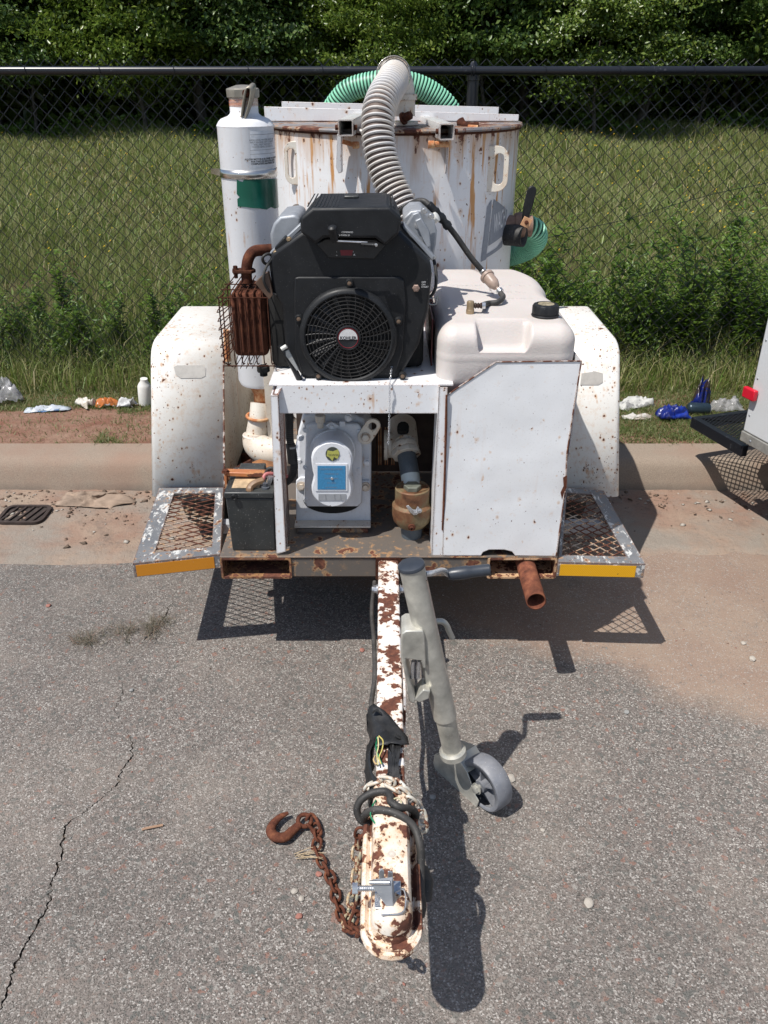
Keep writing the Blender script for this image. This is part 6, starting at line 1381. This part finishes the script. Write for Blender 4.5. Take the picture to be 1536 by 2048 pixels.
for q in ([(527, 955), (540, 955), (556, 960)], [(531, 948), (537, 938), (545, 937), (548, 944)]): obj('black_cable', MB().tube(smooth([at(x, y, Y=2.39) for x, y in q], 5), .006, 10), BLACKR, bat, 60)
for k in range(3): obj('cable_coil', MB().torus(at(536 + k * 5, 944, Y=2.43), Vector((1, -.2, .1)), .013, .0028, 18, 6), BLACKR, bat, 60)
# hold-down bracket, badly rusted
hbz = bz1 + .02
obj('hold_down', MB().box((bxl - .012, 2.405, hbz - .010), (bxr + .02, 2.435, hbz + .004), Matrix.Rotation(.03, 3, 'Y')), paint('bracket_rust', base=(.45, .16, .06), rust=.5, spots=.6, edge=.6, dirt=.5, dirtc=(.16, .06, .03)), bat, 35, .002)
obj('hold_down', MB().box((bxl - .012, 2.40, hbz - .05), (bxl - .004, 2.43, hbz + .004)), RUST_OR, bat, 35, .002)
obj('hold_nut', MB().hexbolt(Vector((bxl - .008, 2.41, hbz + .005)), Z1, .010, .008), RUST_RED, bat, 35)
obj('shield_plate', MB().prism([at(452, 945, Y=2.56), at(520, 918, Y=2.62), at(556, 925, Y=2.62), at(556, 948, Y=2.56), at(460, 956, Y=2.54)], (0, .004, -.02)), simple('plate_orange', (.30, .13, .05), .85, 0, .5, 20, .8, 60), TR_, 35)
obj('clamp_bar', MB().prism([at(448, 950, Y=2.52), at(500, 922, Y=2.60), at(504, 926, Y=2.60), at(452, 957, Y=2.52)], (0, .02, 0)), RUST_DK, TR_, 35)

# =================================================================== DRAWBAR, COUPLER, JACK
tx = at(777, 1130, Z=.405).x; TZ0, TZt = .338, .404; hw = .0325
tg = obj('drawbar', MB().box((tx - hw, 1.22, TZ0), (tx + hw, 2.55, TZt)), WHITE_TONGUE, TR_, 35, .007, seg=3, label='long square drawbar with flaking white paint and rust')
obj('mount_rim', MB().ring([Vector((tx, FYF - .0075, .372)) + X1 * a + Z1 * b for a, b in rrect(.084, .084, .008, 3)], [Vector((tx, FYF - .0075, .372)) + X1 * a + Z1 * b for a, b in rrect(.067, .068, .006, 3)], (0, .0015, 0)), RUST_DK, tg, 35)
for z in (.375,): obj('mount_bolt', MB().tube([Vector((tx - .052, 2.16, z)), Vector((tx + .052, 2.16, z))], .008, 8).hexbolt(Vector((tx - .034, 2.16, z)), -X1, .012, .012).hexbolt(Vector((tx + .034, 2.16, z)), X1, .012, .012), ZINC, tg, 35)
# coupler: stamped trough with rolled flange
CY0, CY1 = .955, 1.30
def stadium_xy(hx, y0, y1, z, r=None, n=10):
    r = hx if r is None else r; P = [Vector((tx + hx, y1, z)), Vector((tx - hx, y1, z))]
    for k in range(n + 1): t = math.pi + math.pi * k / n; P.append(Vector((tx + hx * math.cos(t), y0 + hx + hx * math.sin(t), z)))
    return P
def loft(secs, capt=True, capb=False):
    m = MB(); n = len(secs[0]); vs = [p for s in secs for p in s]; fs = [(i * n + k, i * n + (k + 1) % n, (i + 1) * n + (k + 1) % n, (i + 1) * n + k) for i in range(len(secs) - 1) for k in range(n)]
    if capt: fs.append(tuple(range((len(secs) - 1) * n, len(secs) * n)))
    if capb: fs.append(tuple(range(n))[::-1])
    return m.add(vs, fs)
S = [stadium_xy(.058, CY0, CY1, .352), stadium_xy(.060, CY0 - .002, CY1, .358), stadium_xy(.058, CY0, CY1, .366), stadium_xy(.051, CY0 + .008, CY1, .3675), stadium_xy(.044, CY0 + .018, CY1, .361), stadium_xy(.0405, CY0 + .026, CY1 + .002, .3625), stadium_xy(.0385, CY0 + .030, CY1 + .01, .400), stadium_xy(.0365, CY0 + .036, CY1 + .02, .4135), stadium_xy(.032, CY0 + .048, CY1 + .025, .4200), stadium_xy(.020, CY0 + .070, CY1 + .03, .4235)]
cpl = obj('coupler', loft(S, True, True), WHITE_COUPLER, TR_, 30, label='rusty stamped ball coupler at the front end of the drawbar')
obj('ball_socket', MB().lathe([(.0, .0), (.022, -.004), (.034, -.014), (.0395, -.028), (.040, -.045)], (tx, CY0 + .066, .432), Z1, 28), WHITE_COUPLER, cpl, 60)
obj('coupler_hole', MB().lathe([(.008, 0), (.008, .0006)], at(783, 1708, Z=.4236), Z1, 20), DARK if False else WHITE_DIRTY, cpl, 40)
lc = at(777, 1798, Z=.425)
# latch: plate, upright lever with flared top, bolt
obj('latch_plate', MB().box(lc + Vector((-.026, -.022, 0)), lc + Vector((.024, .038, .003))), ZINC, cpl, 35, .002)
u = lc + Vector((-.002, -.008, .003))
m = MB().prism([u + Vector((-.002, -.012, 0)), u + Vector((.012, -.012, 0)), u + Vector((.014, .012, 0)), u + Vector((-.002, .010, 0))], (0, 0, 0), [u + Vector(p) for p in ((-.032, .004, .046), (.008, .002, .050), (.011, .016, .050), (-.028, .014, .046))])
obj('latch_lever', m, ALU, cpl, 35, .002)
obj('latch_lip', MB().tube([u + Vector((-.033, .005, .047)), u + Vector((.004, .002, .051))], .004, 10), ZINC, cpl, 50)
obj('latch_tab', MB().prism([u + Vector(p) for p in ((-.016, .020, .0), (-.006, .020, .0), (-.006, .024, .052), (-.011, .026, .058), (-.016, .024, .052))], (0, .003, 0)), ZINC, cpl, 35, .001)
obj('latch_tab', MB().prism([u + Vector(p) for p in ((-.001, .020, .0), (.010, .020, .0), (.010, .024, .050), (.001, .024, .053))], (0, .003, 0)), ZINC, cpl, 35, .001)
obj('safety_pin', MB().tube(smooth([u + Vector(p) for p in ((.014, .012, .010), (.030, .020, .008), (.034, .0, .002), (.026, -.024, .001), (-.012, -.028, .001))], 4), .0016, 6), ZINC, cpl, 60)
b0 = lc + Vector((-.068, .012, .014)); b1 = lc + Vector((-.012, .012, .014))
obj('latch_bolt', MB().tube([b0, b1], .0052, 12).hexbolt(b0, X1, .011, .010, False), ZINC, cpl, 40)
th = MB()
for k in range(10): th.torus(b0 + X1 * (.014 + k * .0036), X1, .0052, .0010, 14, 4)
obj('bolt_thread', th, ZINC, cpl, 60)
obj('side_slot', MB().prism([at(x, y, Z=.3665) for x, y in ((822, 1782), (826, 1784), (826, 1802), (822, 1806), (819, 1800))], (0, 0, .0012)), RUST_DK, cpl, None)
# safety chain with hook: bunched by the coupler and trailing on the road
def linkmesh(L, W, r):
    P = []
    for k in range(16):
        a = 2 * math.pi * k / 16; x = math.cos(a) * (W / 2); y = math.sin(a) * (W / 2); y += (L / 2 - W / 2) * (1 if y > 1e-6 else -1 if y < -1e-6 else 0)
        P.append(Vector((x, 0, y)))
    o = obj('chain_link', MB().tube(P, r, 7, closed=True), RUST, None, 60, origin=(0, 0, 0)); me = o.data; bpy.data.objects.remove(o); return me
LKR = linkmesh(.036, .0225, .0040); LKW = LKR.copy(); LKW.materials.clear(); LKW.materials.append(paint('chain_white', base=(.60, .60, .55), rust=.55, spots=.6, edge=0, dirt=.6, scale=40, dirtc=(.35, .28, .18)))
LKR.materials.clear(); LKR.materials.append(M_rust('rust_chain', 1.0, 50))
LKM = LKR.copy(); LKM.materials.clear(); LKM.materials.append(paint('chain_mixed', base=(.36, .36, .27), rust=.5, spots=.6, edge=0, dirt=.6, scale=50, dirtc=(.30, .16, .08)))
def chain(path, meshes, parent, step=.0272, roll=0):
    P = resample(smooth(path, 10), step)
    for i in range(len(P) - 1):
        d = (P[i + 1] - P[i]).normalized(); c = (P[i] + P[i + 1]) / 2
        x, y, _ = fr(d); a = roll + (i % 2) * math.pi / 2 + .35 * math.sin(i * 2.1) + .4
        sx = x * math.cos(a) + y * math.sin(a); sy = d.cross(sx); rot = Matrix((sx, sy, d)).transposed().to_quaternion()
        link_inst('chain_link', meshes[i % len(meshes)] if not callable(meshes) else meshes(i / len(P)), parent, c, rot)
sch = empty('safety_chain', at(680, 1860, Z=0), TR_, label='rust brown safety chain with a hook lying on the asphalt')
R0 = .011
chain([at(628, 1650, Z=R0), at(636, 1672, Z=R0 + .006), at(632, 1700, Z=R0), at(650, 1735, Z=R0), at(668, 1770, Z=R0), at(672, 1800, Z=R0), at(682, 1830, Z=R0 + .004), at(692, 1852, Z=R0 + .010), at(703, 1858, Z=.05), at(722, 1864, Z=.12), at(744, 1850, Z=.30)], lambda t: LKR, sch)
chain([at(692, 1853, Z=R0 + .01), at(700, 1830, Z=.02), at(706, 1790, Z=.03), at(712, 1750, Z=.05), at(712, 1715, Z=.07), at(716, 1680, Z=.10), at(722, 1655, Z=.14)], lambda t: LKM if t < .7 else LKR, sch)
chain([at(704, 1850, Z=.03), at(716, 1820, Z=.05), at(722, 1780, Z=.10), at(722, 1740, Z=.14), at(726, 1700, Z=.20), at(728, 1662, Z=.27)], lambda t: LKM if .15 < t < .8 else LKR, sch, .0278, .6)
# hook
HK = smooth([at(576, 1626, Z=.022), at(560, 1634, Z=.022), at(545, 1650, Z=.020), at(542, 1664, Z=.020), at(552, 1674, Z=.020), at(570, 1674, Z=.020), at(584, 1662, Z=.020), at(598, 1650, Z=.020)], 5)
nH = len(HK); rad = [.0035 + .0105 * math.sin(min(1, (i + 2) / (nH * .55)) * math.pi * .5) - (.003 * max(0, i / nH - .7) / .3) for i in range(nH)]
obj('hook', MB().tube(HK, rad, 12, flat=.8), bpy.data.materials['rust_chain'], sch, 60)
obj('hook_eye', MB().torus(at(609, 1641, Z=.020), Vector((.1, -.2, 1)), .0175, .0062, 24, 10), bpy.data.materials['rust_chain'], sch, 60)
obj('shackle', MB().tube(smooth([at(612, 1640, Z=.03), at(622, 1628, Z=.026), at(634, 1640, Z=.018), at(642, 1664, Z=.014), at(636, 1672, Z=.012), at(626, 1660, Z=.014), at(614, 1648, Z=.026)], 4), .0046, 8), bpy.data.materials['rust_chain'], sch, 60)
# white chain wrapped over the drawbar
wch = empty('wrapped_chain', (tx, 1.45, TZt), TR_)
def over(pts): return [at(x, y, Z=z) for x, y, z in pts]
chain(over([(735, 1578, .385), (742, 1566, .415), (760, 1562, .422), (775, 1572, .428), (790, 1580, .43), (805, 1590, .42), (822, 1602, .40), (838, 1620, .37), (846, 1645, .34), (842, 1668, .30)]), [LKW], wch, .0272, .3)
chain(over([(765, 1560, .425), (782, 1562, .430), (798, 1574, .428), (812, 1588, .41), (828, 1606, .38)]), [LKW], wch, .0272, 1.2)
# black cable coiled round the drawbar
cbm = BLACKR
cab = obj('trailer_cable', MB().tube(smooth(over([(738, 1648, .36), (722, 1640, .37), (714, 1620, .39), (722, 1600, .41), (745, 1586, .425), (770, 1583, .432), (780, 1592, .434), (782, 1604, .434), (800, 1615, .43), (822, 1618, .40), (832, 1630, .37), (826, 1645, .35)]), 6), .0082, 12), cbm, TR_, 60)
obj('cable_loop', MB().tube(smooth(over([(726, 1640, .37), (732, 1628, .40), (750, 1620, .425), (776, 1622, .428), (805, 1634, .425), (828, 1655, .41), (840, 1690, .39), (842, 1730, .36), (841, 1780, .33), (845, 1810, .30), (842, 1830, .27)]), 6), .0085, 12), cbm, cab, 60)
obj('cable_plug', MB().tube(over([(846, 1738, .30), (850, 1762, .30), (848, 1800, .27)]), [.012, .018, .016], 16), BLACKR, cab, 50)
for k, (c_, q) in enumerate((((.01, .20, .09), [(752, 1600, .425), (744, 1615, .425), (742, 1634, .42), (757, 1652, .418), (772, 1648, .418)]), ((.55, .45, .10), [(748, 1612, .42), (744, 1626, .42), (760, 1622, .43)]), ((.60, .55, .35), [(775, 1588, .435), (785, 1598, .436), (796, 1596, .436), (804, 1606, .43)]))):
    obj('thin_wire', MB().tube(smooth(over(q), 5), .0018, 6), flat('wire_%s' % ('green', 'yellow', 'cream')[k], c_), cab, 60)
# tape wrapping, torn open, wires showing
def sheet(rows_, name, mat, parent, th=.0014, **kw):
    m = MB(); n = len(rows_[0]); vs = [p for r in rows_ for p in r]; m.add(vs, [(j * n + i, j * n + i + 1, (j + 1) * n + i + 1, (j + 1) * n + i) for j in range(len(rows_) - 1) for i in range(n - 1)])
    return obj(name, m, mat, parent, 70, solid=th, **kw)
TAPE = simple('black_tape', (.013, .014, .016), .45, 0, .4, 30, .5, 70, dust=.1)
rt = random.Random(4)
def wrap(y_px, a0, a1, r, n=14, cx=tx, wob=.004, zc=.372):
    Y = at(768, y_px, Z=.42).y; out = []
    for k in range(n):
        a = R_(a0 + (a1 - a0) * k / (n - 1)); c, s = math.cos(a), math.sin(a); q = (abs(c) ** 4 + abs(s) ** 4) ** -.25
        out.append(Vector((cx + c * r * q + rt.uniform(-wob, wob), Y + rt.uniform(-wob, wob), zc + s * (r * q + .002) + rt.uniform(-wob, wob) * .6)))
    return out
sheet([wrap(y, a0, a1, .040 + rr_) for y, a0, a1, rr_ in ((1414, 120, 170, .018), (1424, 105, 218, .013), (1436, 88, 222, .008), (1450, 68, 225, .004), (1468, 45, 225, .005), (1480, 40, 225, .006), (1490, 62, 225, .008))], 'tape_wrap', TAPE, tg)
sheet([wrap(y, a0, a1, .041 + rr_) for y, a0, a1, rr_ in ((1480, 122, 225, .014), (1500, 132, 232, .013), (1520, 136, 235, .016), (1545, 132, 225, .008), (1560, 120, 225, .006), (1572, 112, 225, .004))], 'tape_wrap', TAPE, tg)
sheet([wrap(y, a0, a1, .038 + rr_) for y, a0, a1, rr_ in ((1484, 58, 98, .004), (1505, 60, 94, .004), (1525, 62, 96, .004), (1545, 60, 100, .004), (1560, 60, 115, .003), (1574, 70, 112, .002))], 'tape_wrap', TAPE, tg)
for q in ([(790, 1470, .43), (800, 1476, .42), (808, 1478, .40)], [(792, 1478, .42), (802, 1488, .40), (806, 1496, .38)], [(786, 1476, .42), (794, 1500, .405), (801, 1512, .385)], [(746, 1424, .43), (754, 1420, .44), (762, 1428, .43)]):
    obj('tape_shred', MB().tube(smooth(over(q), 3), [.007, .007, .006, .006, .005, .003, .002], 5, flat=.3), TAPE, tg, 60)
for c_, q in (((.01, .20, .09), [(754, 1475, .418), (752, 1495, .418), (758, 1515, .418), (764, 1528, .416)]), ((.62, .52, .16), [(758, 1472, .420), (766, 1482, .422), (764, 1500, .420), (758, 1515, .418), (762, 1528, .418)]), ((.66, .60, .30), [(756, 1474, .422), (757, 1492, .420), (754, 1508, .418), (756, 1530, .418)]), ((.62, .45, .22), [(750, 1512, .412), (747, 1520, .414), (752, 1528, .414), (756, 1524, .414)])):
    obj('bare_wire', MB().tube(smooth(over(q), 5), .0017, 6), flat('wire_' + str(int(c_[0] * 100)), c_), tg, 60)
# cable running along the left side of the bar
obj('side_cable', MB().tube(smooth([Vector((tx - .045, 2.24, .35)), Vector((tx - .052, 2.10, .335)), Vector((tx - .044, 1.95, .34)), Vector((tx - .040, 1.78, .345)), Vector((tx - .048, 1.66, .34)), Vector((tx - .046, 1.56, .35))], 6), .0065, 10), BLACKR, tg, 60)
# --- tongue jack
jt, jb = at(822, 1128, Y=1.653), at(905, 1500, Y=1.651); jd = (jb - jt).normalized(); JL = (jb - jt).length
jk = obj('jack_outer_tube', MB().lathe([(.0305, .004), (.0305, JL * .80)], jt, jd, 36), GALV, TR_, 40, .001, label='galvanised jack tube leaning beside the drawbar')
obj('jack_cap', MB().lathe([(.0, -.004), (.024, -.003), (.031, .0), (.0325, .004), (.0325, .008)], jt, jd, 36), GREYTUBE, jk, 40)
obj('inner_tube', MB().lathe([(.0262, JL * .79), (.0262, JL * 1.02)], jt, jd, 32), GALV, jk, 40)
obj('seam_band', MB().prism([jt + jd * .03 + Vector((.028, -.013, 0)), jt + jd * .03 + Vector((.0302, -.005, 0)), jt + jd * .20 + Vector((.0302, -.005, 0)), jt + jd * .20 + Vector((.028, -.013, 0))], (.0006, -.0004, 0)), ZINC, jk, None)
# crank
h0 = jt + jd * .028 + Vector((.028, .0, 0))
ck = [h0, at(866, 1146, Y=1.67), at(882, 1141, Y=1.73), at(890, 1143, Y=1.765), at(895, 1148, Y=1.775), at(902, 1150, Y=1.777)]
obj('crank', MB().tube(smooth(ck, 5), .0072, 12), ZINC, jk, 60)
g0_, g1_ = at(896, 1149, Y=1.777), at(981, 1139, Y=1.777)
gd = (g1_ - g0_); Lg = gd.length
obj('crank_grip', MB().lathe([(.013, 0), (.0165, .01), (.0175, Lg * .45), (.0155, Lg * .52), (.0150, Lg * .97), (.012, Lg)], g0_, gd, 22), GREYTUBE, jk, 40)
# pull pin
pp = [at(868, 1243, Y=1.70), at(884, 1243, Y=1.70), at(893, 1250, Y=1.70), at(898, 1262, Y=1.70), at(905, 1276, Y=1.70)]
obj('pull_pin', MB().tube(smooth(pp, 5), .0075, 12), GALV, jk, 60)
# mounting bracket: bent plate between jack and drawbar
b_ = [at(802, 1268, Y=1.63), at(846, 1262, Y=1.63)]
by0, by1 = 1.615, 1.70
cA_, cB_ = at(806, 1268, Y=by0), at(830, 1405, Y=by0)
o1 = [at(803, 1268, Y=by0), at(812, 1262, Y=by0), at(846, 1262, Y=by0), at(850, 1275, Y=by0), at(853, 1336, Y=by0), at(846, 1338, Y=by0), at(842, 1322, Y=by0), at(812, 1318, Y=by0), at(812, 1330, Y=by0), at(832, 1400, Y=by0), at(827, 1408, Y=by0), at(818, 1402, Y=by0), at(802, 1310, Y=by0)]
obj('bracket', MB().prism(o1, (0, .075, 0)), GALV, jk, 40, .003, label='bent galvanised bracket clamping the jack to the drawbar')
obj('bracket_foot', MB().prism([at(828, 1400, Y=by0), at(846, 1380, Y=by0), at(861, 1382, Y=by0), at(858, 1398, Y=by0), at(838, 1406, Y=by0)], (0, .05, 0)), GALV, jk, 35, .003)
for px, py in ((826, 1322), (838, 1322)): obj('bracket_rod', MB().tube([at(px, py, Y=by0 + .01), at(px - 2, py + 34, Y=by0 + .015)], .0045, 8), ZINC, jk, 50)
obj('back_plate', MB().prism([(tx + hw + .002, 1.58, .30), (tx + hw + .002, 1.78, .30), (tx + hw + .002, 1.78, .425), (tx + hw + .002, 1.60, .425)], (.006, 0, 0)), WHITE_TONGUE, jk, 35, .001)
# fork and caster
fc_ = jt + jd * JL
wc = at(972, 1582, Y=1.655); wc.z = .0765
aw = Vector((.80, .60, .03)).normalized(); fw = Vector((aw.y, -aw.x, 0)).normalized()    # axle, rolling direction
sw = fc_ + jd * .02
obj('swivel_head', MB().lathe([(.030, -.006), (.036, .0), (.036, .016), (.028, .022)], fc_, jd, 30), GALV, jk, 40)
def onplane(px, py, p0, nn):
    r = ray(px, py); o_ = Vector((0, 0, CH)); return o_ + r * ((p0 - o_).dot(nn) / r.dot(nn))
pn0 = wc - aw * .034
npl = [onplane(x, y, pn0, aw) for x, y in ((866, 1526), (868, 1512), (884, 1506), (915, 1516), (934, 1545), (950, 1590), (957, 1603), (952, 1617), (940, 1619), (928, 1610), (895, 1582), (874, 1553))]
obj('fork_plate', MB().prism(npl, aw * .004), GALV, jk, 40, .002)
obj('fork_plate', MB().prism([p + aw * .064 for p in npl], aw * .004), GALV, jk, 40, .002)
tp_ = [npl[1] + Vector((0, 0, .003)), npl[2] + Vector((0, 0, .010)), npl[3] + Vector((0, 0, .006)), npl[4]]
obj('fork_top', loft([[p, p + aw * .068, p + aw * .068 - Vector((0, 0, .004)), p - Vector((0, 0, .004))] for p in tp_], True, True), GALV, jk, 60, .002)
obj('axle_bolt', MB().tube([wc - aw * .040, wc + aw * .040], .007, 12).hexbolt(wc - aw * .036, -aw, .0125, .010), GALV, jk, 40)
whl = obj('caster', MB().lathe([(.060, -.025), (.072, -.025), (.0755, -.021), (.0765, 0), (.0755, .021), (.072, .025), (.060, .025), (.060, .004)], wc, aw, 48, caps=False), WHEELP, TR_, 40, solid=.003)
obj('caster_hub', MB().lathe([(.017, -.026), (.017, .026)], wc, aw, 24).lathe([(.062, -.002), (.062, .002)], wc, aw, 36), WHEELP, whl, 40)
for k in range(5):
    a = k * 2 * math.pi / 5 + .5; uu = fw * math.cos(a) + Z1 * math.sin(a); ss = aw.cross(uu)
    obj('caster_spoke', MB().prism([wc + uu * .014 - ss * .002 - aw * .022, wc + uu * .062 - ss * .002 - aw * .018, wc + uu * .062 + ss * .002 - aw * .018, wc + uu * .014 + ss * .002 - aw * .022], aw * .040), WHEELP, whl, 35)

# --- loose pipe lying in the right fork pocket
pz_ = .371
rp = empty('loose_pipe', (.466, 2.3, .34), category='pipe', label='short rusty pipe sticking out of the right fork pocket')
o_ = [Vector((.466, 2.105, pz_)) + X1 * a + Z1 * b for a, b in rrect(.058, .058, .0286, 6)]
m = MB().lathe([(.0285, 0), (.0285, .62)], (.464, 2.10, .3695), Y1, 28, caps=False); obj('pipe_wall', m, M_rust('rust_pipe', 1.5, 30), rp, 50, solid=.004)
